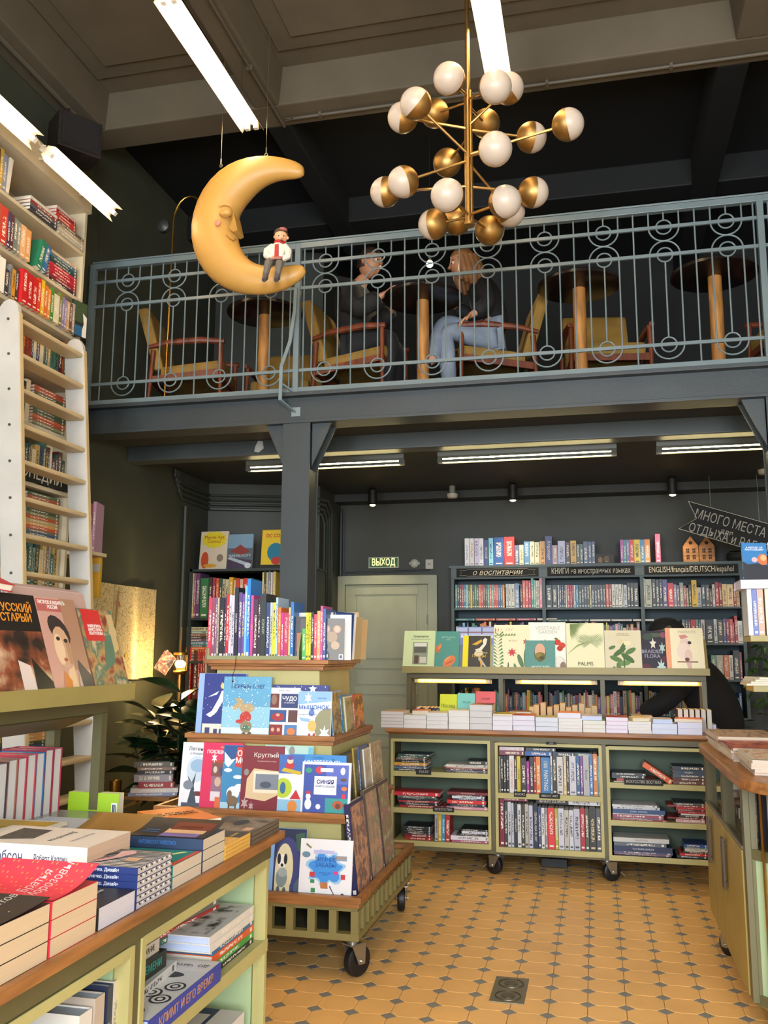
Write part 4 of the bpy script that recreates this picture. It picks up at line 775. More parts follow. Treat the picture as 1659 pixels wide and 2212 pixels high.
top_book(1317, 1383, ZQ, .05, 'd8c09a', 'cream book with lettered page edge lying behind magenta stack', Y=6.62); top_book(1386, 1438, ZQ, .045, 'dcc8c0', 'pinkish white book lying behind the blue stack', Y=6.62); top_book(1320, 1358, ZQ+.051, .018, 'e6d8b8', 'pale yellow book lying on the cream one', Y=6.64, rot=.2)
top_book(1484, 1546, ZQ, .05, 'e2c89a', 'cream-topped pale blue book at the right end', Y=6.60, pages='c4cdec'); top_book(1365, 1410, ZQ, .075, 'e4e0d4', 'white thick book lying under the rack at right', Y=6.9)
for k in range(6):
    p = on_y(1464 + k*12.2, 1520, 6.72); std_book((p.x, 6.72, ZQ), (0,1,0), .16, .15, .03, colr='3a3a38', pages='cfc8ba', label='dark-covered book with pages outward, %s of six' % nth(k), group='six books standing by the rack end', parts=True)
for k, (x, c) in enumerate(((1151,'c8b090'),(1161,'d0bc98'),(1175,'b89a70'),(1189,'c4a880'),(1203,'c8ae82'),(1216,'b08a5a'),(1229,'caa878'),(1242,'c0a070'),(1256,'c8b088'),(1270,'d0b890'),(1283,'b49468'))):
    p = on_y(x, 1500, 7.05); std_book((p.x, 7.05, ZQ), (0,1,0), .15, .13+.015*((k*7) % 3), .038, colr=c, pages='cdb48a', label='tan book with pages outward, %s in the rear row' % nth(k), group='rear row of tan books', parts=True)
# --- sloping display rack on the table
rk = thing('display_rack', (-.33, 6.75, ZT), 'olive display rack with sloping shelf standing on the back table', 'display rack')
RX0, RX1, RY, RZ = -1.432, .775, 6.70, 1.378
def rack_parts(rk, mk):
    """mk maps (along, out, z) to world; along runs the length 0..L, out is the distance from the lip towards the back"""
    L = RX1-RX0
    def bx(name, a0, a1, o0, o1, z0, z1, m, **kw): 
        p = [mk(a0,o0,z0),mk(a1,o0,z0),mk(a1,o1,z0),mk(a0,o1,z0),mk(a0,o0,z1),mk(a1,o0,z1),mk(a1,o1,z1),mk(a0,o1,z1)]
        MB().hexa(p).build(name, m, rk, **kw)
    bx('lip', 0, L, 0, .006, RZ-.045, RZ+.004, M_OLIVE); bx('ledge', 0, L, .006, .07, RZ-.045, RZ-.04, M_OLIVE)
    p = [mk(0,.07,RZ-.045), mk(L,.07,RZ-.045), mk(L,.17,RZ+.2), mk(0,.17,RZ+.2)]
    q = [v + Vector((0,0,.01)) for v in p]; MB().hexa([p[0],p[1],p[2],p[3],q[0],q[1],q[2],q[3]]).build('sloping_board', M_OLIVE, rk)
    bx('beam', .02, L-.02, .08, .11, RZ-.085, RZ-.05, M_OLD); bx('beam', .02, L-.02, .24, .27, RZ-.085, RZ-.05, M_OLD)
    for a in (.035, L*.333, L*.667, L-.035):
        bx('leg', a-.016, a+.016, .08, .11, ZT+.001, RZ-.086, M_OLD); bx('leg', a-.016, a+.016, .24, .27, ZT+.001, RZ-.086, M_OLD)
        bx('brace', a-.012, a+.012, .11, .24, RZ-.08, RZ-.055, M_OLD)
        bx('strut', a-.01, a+.01, .25, .262, RZ-.05, RZ+.12, M_OLD)
rack_parts(rk, lambda a, o, z: Vector((RX0+a, RY+o, z)))
def shelf_lamp(c, along, L, lab, e=6.0, tilt=Vector((0,-1,0))):
    t = thing('shelf_lamp', c, lab, 'lamp', 'lamps under the display racks')
    al = Vector(along); sd = UP.cross(al)
    MB().obox(Vector(c)+UP*.016, al, sd, UP, L/2, .035, .004).obox(Vector(c)+sd*.032, al, sd, UP, L/2, .003, .018).build('reflector', mat('c8b070', .4), t); MB().obox(Vector(c)-sd*.036+UP*.022, al, sd, UP, L/2, .003, .010).build('visor', M_OLD, t)
    MB().cyl(Vector(c)-al*(L*.42), Vector(c)+al*(L*.42), .011, n=10).build('tube', mat('ffd070', .4, emit=e, ecol='ffb83c'), t, smooth=SMOOTH)
    MB().obox(Vector(c)-al*(L*.46), al, sd, UP, .012, .014, .012).obox(Vector(c)+al*(L*.46), al, sd, UP, .012, .014, .012).build('socket', mat('d8d0b0', .5), t)
for k, (x0, x1) in enumerate(((1460,1460),)): pass
for k, xc in enumerate((975, 1200, 1428)):
    p = on_y(xc, 1476, 6.82); shelf_lamp((p.x, 6.86, 1.272), (1,0,0), .6, 'glowing yellow strip lamp under the back rack, %s' % ('left bay', 'middle bay', 'right bay')[k], 10.0)
# --- books face out on the rack
BK[0] = 'plant_book'; GR = 'plant books on the back rack'
def fr(x0, x1, yb, yt, dy, c, lab, t=.012): return face_book(x0, x1, yb, yt, RY+.012+dy, RZ-.039, .3, c, lab, t=t, group=GR)
o = fr(868.6, 936.5, 1436, 1362, 0, 'c8d8a8', 'pale green interior book with small photo in the middle', .02); ink(o, [('8a9480', rc(.3,.18,.78,.72)), ('5a5a50', rc(.34,.46,.74,.6)), ('d8d8d0', rc(.34,.62,.74,.7)), ('5a4438', rc(.36,.2,.5,.4)), ('c8c4bc', rc(.54,.22,.74,.36))]); title(o, 'Greenterior', .55, .86, .085, '3a4430', .5, bold=.01); title(o, 'Plant loving creatives and their homes', .55, .79, .03, '4a5440', .7)
o = fr(937.7, 990, 1437, 1363, .012, '4a9088', 'teal botanical book with orange leaves', .012); ink(o, [('c86a3a', star(.08,.56,.2,7,.6)), ('d8804a', el(.18,.62,.1,.05,rot=.6)), ('d87a4a', el(.6,.26,.27,.13,rot=.3)), ('b85a34', el(.62,.24,.2,.02,rot=.3)), ('e09a5a', el(.52,.32,.14,.03,rot=.4))]); title(o, 'BOTANICAL\nART', .55, .82, .06, 'a8d0c4', .6)
o = fr(982, 1066, 1437, 1353, .03, '7c8cc0', 'lilac greenhouse photo book behind the pelican book'); ink(o, [('a8b4d8', rc(0,.78,1,.98)), ('8a6a80', rc(0,.86,1,.89)), ('5a5a88', rc(.3,.7,.33,.98)), ('5a5a88', rc(.66,.7,.69,.98)), ('6a7a90', rc(0,0,1,.6)), ('9aa0a8', rc(.84,.05,.98,.6)), ('4a5a5a', rc(.86,.1,.92,.5))]); title(o, 'A Timeless Passion', .55, .78, .11, 'f4f4f8', .85, bold=.02)
o = fr(998, 1058, 1438, 1373, .004, 'e8d81e', 'dark bird book with a white pelican and yellow spine', .022); ink(o, [('3a3835', rc(.2,0,1,1)), ('e8e0cc', [(.44,.62),(.6,.66),(.74,.78),(.72,.88),(.8,.95),(.88,.9),(.84,.76),(.68,.6),(.6,.52)]), ('d8a830', [(.32,.76),(.66,.9),(.7,.84),(.5,.74)]), ('d8d0b8', el(.58,.52,.16,.09,rot=.1)), ('b8b0a0', [(.6,.46),(.92,.1),(.96,.02),(.84,.12),(.56,.36)]), ('d8a030', [(.6,.4),(.66,.2),(.62,.06),(.7,.06),(.72,.24)]), ('d8a030', el(.62,.05,.12,.02)), ('c8a860', rc(.5,.52,.9,.54))]); title(o, 'ПТИЦЫ', .6, .44, .1, 'e8c030', .55, lay=30)
o = fr(1065, 1143, 1439, 1349, .02, 'ece6c4', 'cream botanical book with red cactus flowers and fern'); sh = []
for i in range(11):
    y = .08+.07*i; x = .12 + .02*math.sin(i*.7); sh += [('5a8a5a', [(x,y),(x-.14+.004*i,y+.05),(x-.1,y+.085)]), ('5a8a5a', [(x,y),(x+.17-.004*i,y+.05),(x+.12,y+.085)])]
for i in range(7): sh += [('c05a40', [(.04+.07*i,.8+.012*i),(.03+.09*i,.94),(.07+.07*i,.9)]), ('6a8a4a', [(.05+.08*i,.76),(.12+.08*i,.82),(.14+.08*i,.78)])]
sh += [('c8404a', star(.52,.42,.14,7,.7)), ('c8404a', star(.9,.64,.09,6,.8)), ('5a7a5a', el(.76,.24,.06,.16,rot=.5)), ('5a7a5a', el(.9,.3,.05,.2)), ('6a8a6a', el(.62,.1,.04,.1,rot=.4)), ('4a5a4a', el(.42,.1,.02,.12))]
ink(o, sh); title(o, 'ФЛОРА', .55, .66, .05, 'b89a80', .4)
o = fr(1141, 1223, 1440, 1343, .026, 'eeeee8', 'tall white vegetable book with tomatoes and turnip'); ink(o, [('6a8a5a', star(.45,.58,.18,9,.5)), ('4a6a44', star(.5,.55,.12,7,.6)), ('c8402e', el(.78,.6,.09,.06)), ('c8402e', el(.9,.54,.09,.06)), ('b83626', el(.84,.48,.08,.055)), ('5a7a3a', el(.74,.67,.05,.02)), ('d8d4cc', el(.82,.2,.17,.13)), ('e4e0d8', el(.8,.22,.12,.1)), ('8a7468', el(.92,.14,.08,.08))]); title(o, 'VEGETABLE\nGARDEN', .52, .84, .09, 'b8b8b0', .66)
o = fr(1134, 1199, 1440, 1383, .004, '5a9490', 'small teal moss book with a bell jar picture', .016); ink(o, [('2f4a4c', el(.5,.62,.2,.28)), ('d8a890', el(.5,.66,.18,.25)), ('6a6a34', el(.5,.5,.19,.14)), ('8a7a3a', el(.46,.55,.11,.08)), ('4a4a28', el(.56,.46,.09,.06))]); title(o, 'MOSSCAPES', .52, .18, .1, 'dce8e4', .7, bold=.01)
o = fr(1224, 1307, 1441, 1345, .01, 'e6e4c0', 'cream palm book with large green palm fronds', .014); sh = []
for (cx_, cy_, r0, n, a0, a1) in ((.64,.60,.44,34,-.7,PI+.7),(.1,.98,.52,26,-1.5,.5)):
    for i in range(n):
        a = a0+(a1-a0)*i/(n-1); rr = r0*(.8+.2*math.sin(a*3)); c_ = ['5a7a3a','6a8a44','7a9450','4a6a34'][i % 4]
        sh.append((c_, [(cx_, cy_), (cx_+rr*.7*math.cos(a-.028), cy_+rr*.44*math.sin(a-.028)), (cx_+rr*1.05*math.cos(a), cy_+rr*.65*math.sin(a)), (cx_+rr*.7*math.cos(a+.028), cy_+rr*.44*math.sin(a+.028))]))
sh += [('8a9a5a', [(0,.36),(.3,.56),(.62,.63),(.3,.53)])]
ink(o, sh); title(o, 'PALMS', .5, .18, .1, '4a4a3c', .6, lay=95)
o = fr(1308, 1388, 1443, 1361, .003, 'd8d0b4', 'beige botanical book with a white hellebore'); ink(o, [(c_, el(u, v, a, b_, rot=r)) for c_, u, v, a, b_, r in (('4a6a3c',.4,.5,.2,.06,.5),('5a7a48',.3,.34,.18,.06,-.3),('4a6a3c',.62,.36,.2,.07,-.5),('5a7a48',.7,.52,.16,.06,.4),('4a6a3c',.5,.62,.18,.05,.9),('688a50',.5,.24,.2,.06,.1),('5a7a48',.36,.16,.06,.1,0),('4a6a3c',.52,.3,.02,.26,0),('5a7a48',.2,.6,.1,.04,.3),('e4dcb4',.62,.7,.1,.06,0),('d8cc98',.44,.74,.06,.05,0),('5a7a48',.24,.1,.05,.07,0),('5a7a48',.42,.08,.04,.08,0))]); title(o, 'THE ART OF\nCULTIVATION', .5, .9, .045, '8a8068', .55)
o = fr(1386, 1442, 1444, 1362, .014, '2e2c3c', 'dark purple flower book with pale blossoms'); ink(o, [('d8d8c8', star(.5,.7,.14,5)), ('a8c4c0', star(.85,.6,.14,6)), ('b8d0d0', star(.78,.16,.2,8)), ('5a2a3a', el(.2,.14,.2,.1)), ('5a2a3a', el(.92,.34,.1,.08)), ('4a5a48', el(.6,.9,.3,.05)), ('3a4a44', el(.3,.86,.2,.08)), ('8a4a60', el(.9,.9,.1,.07))]); title(o, 'BRAIDED\nFLORA', .45, .46, .12, 'a8a8c0', .8)
o = fr(1442, 1525, 1446, 1356, .0, 'e8a07c', 'cream parrot book with orange spine and pale cockatoo', .016); ink(o, [('ece4c6', rc(.13,0,1,1)), ('e4ccc4', el(.5,.62,.14,.17)), ('ead6cc', el(.46,.5,.18,.18,rot=.5)), ('e0c4bc', el(.58,.4,.1,.14)), ('d08a8a', [(.4,.76),(.62,.8),(.52,.86),(.36,.84)]), ('3a3230', el(.63,.68,.05,.035)), ('7a4a40', rc(.28,.255,.82,.28)), ('6a4a44', el(.54,.32,.06,.04)), ('d8b4ac', [(.5,.26),(.58,.06),(.66,.05),(.64,.26)])]); title(o, 'PARROTS', .58, .91, .085, 'b8b090', .7)

# small things by the back table
fb = thing('floor_box', (-.33, 6.75, 0), 'black box lying on the floor under the back table', 'box'); MB().box(-.42, -.24, 6.65, 6.85, .0005, .06).build('box', mat('17181a', .5), fb, bevel=.004); MB().tube([(-.24, 6.68, .02), (-.15, 6.62, .035), (.0, 6.64, .012), (.3, 6.7, .008)], .004, 6).build('cable', mat('3a3a38', .5), fb, smooth=SMOOTH)
gb = thing('wrapping_roll', (-1.5, 5.62, 0), 'bright green dotted wrapping roll standing behind the tiered stand', 'wrapping roll'); MB().lathe([(.055, .0005), (.055, .98), (.045, .98)], (-1.5, 5.62, 0), n=20).build('roll', mat('1f8a3c', .45), gb, smooth=SMOOTH)
rq = random.Random(2)
for k in range(34):
    a = rq.uniform(-2.6, .2); z = rq.uniform(.5, .95); p = Vector((-1.5+.0555*math.cos(a), 5.62+.0555*math.sin(a), z)); MB().cyl(p, p+Vector((math.cos(a), math.sin(a), 0))*.0008, .0055, n=8).build('dot', mat('c8e0c0', .5), gb)
pc_ = on_y(510, 1420, 4.44); ps = thing('cord', (pc_.x, 4.44, 1.3), 'thin black cord hanging from the stand top over the blue book', 'cord'); MB().tube([(pc_.x, 4.438, 1.46), (pc_.x-.002, 4.436, 1.40), (pc_.x, 4.40, 1.36), (pc_.x+.001, 4.402, 1.335)], .0016, 5).ball((pc_.x+.001, 4.402, 1.33), .005, 8).build('cord', mat('151518', .6), ps)
BK[0] = 'book'
# ================================================================ BOOK TABLE in the left foreground (same make, long side along Y)
def curl(o, lift, colr, power=2.0, n=10, name='curled_cover', shapes=()):
    """the top cover of a paperback lifting away from its pages"""
    w, h, t = o['dims']; b = MB(); f = lambda u: -0.0012 - lift*(u**power)
    for s, dy in ((0, 0.0), (1, -.0008)):
        for i in range(n+1): b.v += [(u := i/n*w, f(i/n)+dy, 0.0), (u, f(i/n)+dy, h)]
    k = 2*(n+1)
    for i in range(n):
        a = 2*i; b.f += [(a, a+1, a+3, a+2), (k+a, k+a+2, k+a+3, k+a+1)]; b.m += [0, 0]
    mats = [mat(colr, .4)]
    for (c, u0, u1, v0, v1) in shapes:
        mm = mat(c, .45) if isinstance(c, str) else c
        if mm not in mats: mats.append(mm)
        for i in range(n):
            ua, ub = max(u0, i/n), min(u1, (i+1)/n)
            if ub <= ua: continue
            b._add([(ua*w, f(ua)-.0012, v0*h), (ub*w, f(ub)-.0012, v0*h), (ub*w, f(ub)-.0012, v1*h), (ua*w, f(ua)-.0012, v1*h)], [(0,1,2,3)], mats.index(mm))
    me = b.mesh(name, mats); p = bpy.data.objects.new(name, me); COL.objects.link(p); p.parent = o; return p
def curl_text(o, body, lift, u, v, size, colr, width, power=2.0, **kw):
    w, h, t = o['dims']; me = text_mesh(body, size*h, width*w, .0001, **kw); me.materials.clear(); me.materials.append(mat(colr, .5))
    for vt in me.vertices:
        x = u*w+vt.co.x; z = v*h+vt.co.y; vt.co = (x, -0.0036 - lift*(max(0, x/w)**power), z)
    p = bpy.data.objects.new('title', me); COL.objects.link(p); p.parent = o; return p
lt = thing('book_table', (-1.45, 1.48, 0), 'oak-topped olive book table with shelves in the left foreground', 'book table')
LX, LY0, LY1 = -.92, .33, 2.64
def ybevel_top(x0, x1, y0, y1, z0, z1, m, parent): return bevel_top(x0, x1, y0, y1, z0, z1, m, parent)
bevel_top(-1.98, LX, LY0, LY1, ZT-.04, ZT, M_OAKY, lt)
G = LX-.04
MB().box(-1.94, G-.005, LY0+.02, LY0+.045, .16, ZT-.04).box(-1.94, G-.005, LY1-.045, LY1-.02, .16, ZT-.04).box(-1.94, G-.005, LY0+.045, LY1-.045, .155, .175).box(-1.94, G-.005, LY0+.045, LY1-.045, ZT-.06, ZT-.04).box(-1.325, G-.3, LY0+.045, LY1-.045, .175, ZT-.06).build('cabinet_body', M_OLD, lt)
MB().box(G-.006, G+.004, LY0+.02, LY1-.02, .14, .165).box(G-.006, G+.004, LY0+.02, LY1-.02, ZT-.075, ZT-.04).build('rail', M_OLD, lt)
for y in (1.075, 1.823): MB().box(G-.3, G+.003, y-.013, y+.013, .166, ZT-.076).build('divider', M_OLD, lt)
for (y0, y1), zs_ in zip(((.365, 1.06), (1.09, 1.81), (1.838, 2.6)), ([.875,.66,.416,.2], [.875,.541,.188], [.88,.66,.416,.2])):
    e = .02
    MB().box(G-.03, G+.006, y0, y0+e, zs_[-1]-.03, zs_[0]).box(G-.03, G+.006, y1-e, y1, zs_[-1]-.03, zs_[0]).box(G-.03, G+.006, y0+e, y1-e, zs_[0]-e, zs_[0]).build('bay_frame', M_LGREEN, lt, bevel=.002)
    for z in zs_[1:]:
        MB().box(G-.295, G+.004, y0+e, y1-e, z-.014, z).build('shelf', M_LGREEN, lt); MB().box(G, G+.008, y0, y1, z-.034, z+.001).build('shelf_edge', M_LGREEN, lt, bevel=.002)
    MB().box(G-.298, G-.285, y0+e, y1-e, zs_[-1], zs_[0]-e).build('bay_back', mat('8aa078', .6, kind='paint'), lt); MB().box(G-.29, G-.031, y1-e-.004, y1-e, zs_[-1], zs_[0]-e).build('bay_side', mat('a4b88c', .6, kind='paint'), lt)
for (x, y, a) in ((-1.02, .45, 1.), (-1.02, 1.1, 2.), (-1.02, 2.52, .4), (-1.85, .5, 0), (-1.85, 2.5, 2)): caster(lt, x, y, .155, a, .062)
# books on the shelves: right-hand bay
def xflat(y0, y1, z, t, w, c, lab, dx=.02, tt=None, face='spine', grp='books in the shelves of the foreground table', rot=0.0, ic='e8e0d0', **kw):
    o = flat_book((G-dx-w/2, (y0+y1)/2, z), (1,0,0), *((w, y1-y0) if face in ('spine','fore') else (y1-y0, w)), t, face, colr=c, label=lab, group=grp, ink=ic, **kw)
    if rot: c_ = Vector((G-dx-w/2, (y0+y1)/2, 0)); o.matrix_world = Matrix.Translation(c_) @ Matrix.Rotation(rot, 4, 'Z') @ Matrix.Translation(-c_) @ o.matrix_world
    if tt: spine_title(o, tt, .6, colr=ic)
    return o
z = .6605
for k, (t, c, lab) in enumerate(((.014,'2c2a28','dark book at the bottom of the pile by the shelf end'),(.016,'3f9a44','green book second from bottom by the shelf end'),(.018,'d8562e','orange-red book third from bottom by the shelf end'),(.014,'3a6a94','blue book under the sketch-covered album'))):
    xflat(2.27, 2.555, z, t, .2, c, lab); z += t+.0006
for k in range(2):
    o = xflat(2.24-.005*k, 2.54, z, .02, .22, 'd9d4cc', ('white album of ink sketches lying on the pile by shelf end', 'white album of ink sketches, topmost by the shelf end')[k], dx=.015, pages='bcc8e4'); z += .0206
ink(o, [(mat('d9d4cc', .5, kind='art', inks='2a2a2a 5a5854 cfcac2 dcd8d0 cfcac2', s=22.0), rc(.08,.06,.92,.94))])
o = xflat(1.87, 2.25, .6605, .045, .23, '2c3f9c', 'large art album with blue spine and spiral pattern lying on shelf', dx=-.012, tt='КЛИМТ И ЕГО ВРЕМЯ', pages='b4c0e0', ic='c8904a')
sh = [('e0dcd4', rc(.0,.0,1,1)), ('5a5450', rc(.82,0,1,1)), ('b0743c', [(.35,.35),(.8,.45),(.78,.85),(.5,.75)]), ('c88a4c', el(.6,.6,.14,.1)), ('2a2420', el(.45,.3,.25,.06)), ('e8e0d8', rc(.02,.02,.5,.22))]
for (u, v) in ((.25,.9),(.14,.7),(.3,.62),(.14,.5)):
    sh += [('2a2420', el(u,v,.11,.07)), ('e4e0da', el(u,v,.085,.055)), ('2a2420', el(u,v,.055,.036)), ('e4e0da', el(u,v,.03,.02))]
ink(o, sh); title(o, 'ДО  ЧИТАТЬ', .3, .13, .05, '2a2420', .5, lay=26)
o = xflat(1.86, 2.16, .7065, .022, .2, 'cfcac4', 'white spined book lying behind the blue album', dx=.06, rot=.06, ic='5a5a5a'); o = xflat(1.86, 2.12, .729, .04, .2, '17251f', 'black book with teal lettering lying in the shelf pile', dx=.075, tt='ЧЕТЫРЕ ВРЕМЕНИ', ic='3aa090'); o = xflat(1.86, 2.1, .7695, .03, .2, 'c8c0b4', 'cream-spined book topmost of the tall shelf pile', dx=.085, tt='ПЕРВОЕ И ВТОРОЕ ДЫХАНИЕ', ic='3a342e')
for k, (t, c) in enumerate(((.016,'3a6a4a'),(.012,'b83a34'),(.03,'7a7468'))): xflat(2.16, 2.5, .745+[0,.017,.03][k], t, .16, c, '%s book tilted at the back of the top shelf' % cname(c), dx=.12, rot=-.12)
z = .4165
for k, (t, c, tt, ic, lab) in enumerate(((.03,'3a3636',None,'e8e0d0','dark book at the bottom of the lower shelf pile'),(.008,'d8d0c8',None,'3a3a3a','thin cream magazine on the lower shelf pile'),(.04,'d8d0cc','ART PLAY','2a2a2a','white spined art book lying on lower shelf'))):
    o = xflat(2.08, 2.5, z, t, .23, c, lab, tt=tt, ic=ic); z += t+.0006
ink(o, [('d4ccc4', rc(0,0,1,1)), ('2a2f58', rc(.3,0,.8,.45)), ('c8c0b8', rc(.35,.1,.6,.35)), ('a8302c', [(.3,.55),(.6,.5),(.8,.9),(.7,.92),(.55,.65),(.35,.7)])])
for k in range(4): std_book((G-.02, 1.875+.03*k, .4165), (1,0,0), .2, .215, .028, colr=['4a443c','2f2c2a','57514a','3a3632'][k], label='dark upright book, %s at left of the lower shelf' % nth(k), group='books in the shelves of the foreground table', parts=True)
# middle bay: upright books, heads of the page blocks showing
for k, (y, t, h, c, pg) in enumerate(((1.785,.02,.27,'c8bca8','b8b4b0'),(1.762,.02,.268,'2a3048','b8c0d0'),(1.722,.036,.262,'b8a898','b0bcd0'),(1.672,.045,.25,'d8d2c8','a8b0b8'),(1.622,.05,.21,'6a6862','a8a494'),(1.57,.045,.165,'a82838','a09a8c'),(1.52,.045,.15,'8a3038','a09a8c'),(1.47,.045,.16,'5a5a58','a09a8c'))):
    std_book((G-.02, y, .542), (1,0,0), .2, h, t, colr=c, pages=pg, ink='8a8a88', label='%s upright book, %s from the divider in the middle bay' % (cname(c), nth(k)), group='books in the middle bay of the foreground table', parts=True)
# --- stacks along the edge of the table top: books with heads to the left (-X), spines towards the viewer (-Y)
BK[0] = 'paperback'; GE = 'stacked books on the foreground table'
def xst(y0, y1, z, t, dpt, c, lab, x=-.935, pages=PAGES, ic='e8e0d0', front=(0,0,1), az=(-1,0,0), name='book'):
    w = y1-y0-.003
    org = (x, y0, z+t-.0006) if az[0] < 0 else (x-dpt, y0, z)
    return book(w, dpt, t-.0006, orient(az, front, org), c, lab, ink=ic, pages=pages, group=GE)
for k in range(3):
    o1 = xst(1.30, 1.462, ZQ+.031*k, .031, .21, '2b2724', ('black paperback at the bottom of its stack, left table edge','black paperback in the middle of its stack, left table edge','black paperback with white script, topmost at left table edge')[k], pages='cdb492')
    o2 = xst(1.466, 1.617, ZQ+.031*k, .031, .21, 'cf2f42', ('red paperback at the bottom of its stack','red paperback in the middle of its stack','red paperback with curled cover and white script, topmost')[k], pages='cdb492')
curl(o1, .008, '2b2724', shapes=[('d8a860', u, u+.03, v, v+.012) for u, v in ((.1,.2),(.3,.8),(.5,.12),(.8,.3),(.7,.85),(.2,.55),(.9,.6))]); curl_text(o1, 'Савва\nМамонтов', .008, .55, .38, .13, 'ece4d8', .85, shear=.25)
curl(o2, .03, 'd03044', 2.6, shapes=[('e88a4a', .06+.11*(i % 9), .1+.11*(i % 9), .05+.1*(i//9)+.05*(i % 2), .062+.1*(i//9)+.05*(i % 2)) for i in range(81)]); curl_text(o2, 'Братья\nМорозовы', .03, .5, .34, .15, 'f0e8e4', .95, 2.6, shear=.3)
o = xst(1.622, 1.764, ZQ, .042, .2, '262322', 'black hardback with white page edge beside the striped stack', pages='c4c0c8'); title(o, 'СЕРГЕЙ СТОЛЯР', .5, .3, .06, 'd8d4cc', .9); title(o, 'ОБЩЕЕ', .5, .6, .05, 'b8b4a8', .5)
MSTR = mat('cfcac6', .5)
zz = ZQ
for k in range(6):
    o = xst(1.768, 1.926, zz, .0137, .235, '26356c', '%s striped design book with dark blue spine in its stack' % ('lowest','second','third','fourth','fifth','topmost')[k], pages='b8b2b0'); zz += .0137
    w, h, t = o['dims']; spine_title(o, 'Джон Милнер    Родченко. Дизайн', .72, .52, 'e4e8f4', .82, bold=.012)
    b = MB()      # black and white page-edge pattern on the tail of the book
    for i in range(13):
        u0 = .01+i*.0115; b._add([(u0, .0016, -.0006), (u0+.005, .0016, -.0006), (u0+.0085, t*.5, -.0006), (u0+.0035, t*.5, -.0006)], [(0,1,2,3)], i % 2)
    me = b.mesh('page_edge_print', [mat('201e1e', .6), mat('e8e4e0', .6)]); p = bpy.data.objects.new('page_edge_print', me); COL.objects.link(p); p.parent = o
sh = [('d8d2cf', rc(.02,.0,1,1))] + [('242022', rc(.04+.075*i,.0,.075+.075*i,1)) for i in range(13)] + [('a82c34', el(.45,.72,.16,.12)), ('c84a50', el(.45,.72,.05,.04)), ('242022', [(.5,.66),(.75,.5),(.8,.42),(.45,.56)]), ('c8a0a0', [(.2,.52),(.5,.42),(.85,.46),(.9,.34),(.75,.28),(.45,.36),(.2,.46)]), ('a82c34', [(.2,.52),(.24,.52),(.5,.44),(.48,.42)]), ('c8a080', rc(.3,.12,.5,.26))]
ink(o, sh)
for k in range(2):
    o = xst(1.93, 2.085, ZQ+.026*k, .026, .22, '1f7a72', ('teal paperback at the bottom of its pair','teal paperback with red corner on top of its pair')[k], pages='c8b8a4')
ink(o, [('c84630', [(0,1),(0,.4),(.25,.32),(.2,.8),(.7,1)]), ('c8d880', [(.5,.3),(.9,.12),(.9,.18),(.55,.36)]), ('c84630', rc(.0,.0,1,.06))])
for k in range(3):
    o = xst(2.088, 2.222, ZQ+.026*k, .026, .2, '24344e', ('dark blue paperback at the bottom of its stack','dark blue paperback in the middle of its stack','dark paperback with curled cover and violet cloud painting, topmost')[k], pages='c8b8a0')
spine_title(o, 'АНГЛИЙСКАЯ ЖИВОПИСЬ', .5, .6, '3a6aa8', .5)
curl(o, .02, '34302e', 2.2, shapes=[('7a6aa8', .05, .35, .12, .62), ('b89ac0', .12, .3, .2, .55), ('c8a078', .3, .55, .1, .62), ('6a2f22', .5, .85, .06, .6), ('8a4a30', .55, .7, .2, .5), ('3a2a20', .85, .98, .04, .62), ('3a6a9a', .3, .34, .7, .92), ('3a6a9a', .42, .46, .72, .9)])
for k in range(4):
    o = xst(2.226, 2.40, ZQ+.0095*k, .0095, .085, 'dca84a', '%s little ochre-edged book in its pile' % ('lowest','second','third','topmost')[k], pages='dcaa50', ic='e6e4de')
    ink(o, [('e2b050', rc(0,0,.55,1)), ('3a3834', rc(.55,0,1,1)), ('b89a3a', rc(.6,.3,.9,.4))])
    spine_title(o, '  ', .5)
for k in range(3):
    o = xst(2.41, 2.63, ZQ+.0115*k, .0115, .17, '4a4038', '%s dark book in the pile at the far table corner' % ('lowest','middle','topmost')[k], pages='6a5a48')
ink(o, [(mat('4a4038', .5, kind='art', inks='2a2622 5a4e44 8a7a68 3a3430', s=10.0), rc(.02,.02,.98,.98)), ('c8a080', rc(.1,.1,.3,.25)), ('1c1c1e', el(.6,.5,.2,.12))])
# second line
o = xst(2.10, 2.32, ZQ, .05, .2, '9a8a60', 'cream block book under the tan curled cover', x=-1.155, pages='c8b894'); curl(o, .035, '8f6a34', 2.0); curl_text(o, 'Гоголь', .035, .5, .55, .1, 'c8a050', .6, shear=.3)
o = xst(2.4, 2.6, ZQ, .045, .2, '23242c', 'dark book with orange picture near the table end', x=-1.13, pages='8a7a5a'); ink(o, [('1e2026', rc(0,0,1,1)), ('c85a3a', rc(.3,.15,.7,.6)), ('e0c8a0', rc(.15,.62,.25,.9)), ('e0a080', el(.5,.4,.1,.12))])
o = book(.16, .23, .012, orient((-.75,.66,0), (0,0,1), (-1.15, 2.33, ZQ+.062)), 'e8802a', 'bright orange paperback with black hand lettering lying askew', group=GE); title(o, 'о птицах\nи зверях', .5, .55, .12, '2a1c10', .8, bold=.01, shear=.2)
o = xst(2.14, 2.36, ZQ, .03, .17, 'd8dcea', 'white book under the bright orange paperback', x=-1.36, pages='d0d8ec'); o = xst(2.15, 2.36, ZQ+.03, .03, .17, 'c8ccd8', 'pale grey book under the bright orange paperback', x=-1.365, pages='ccd4e8')
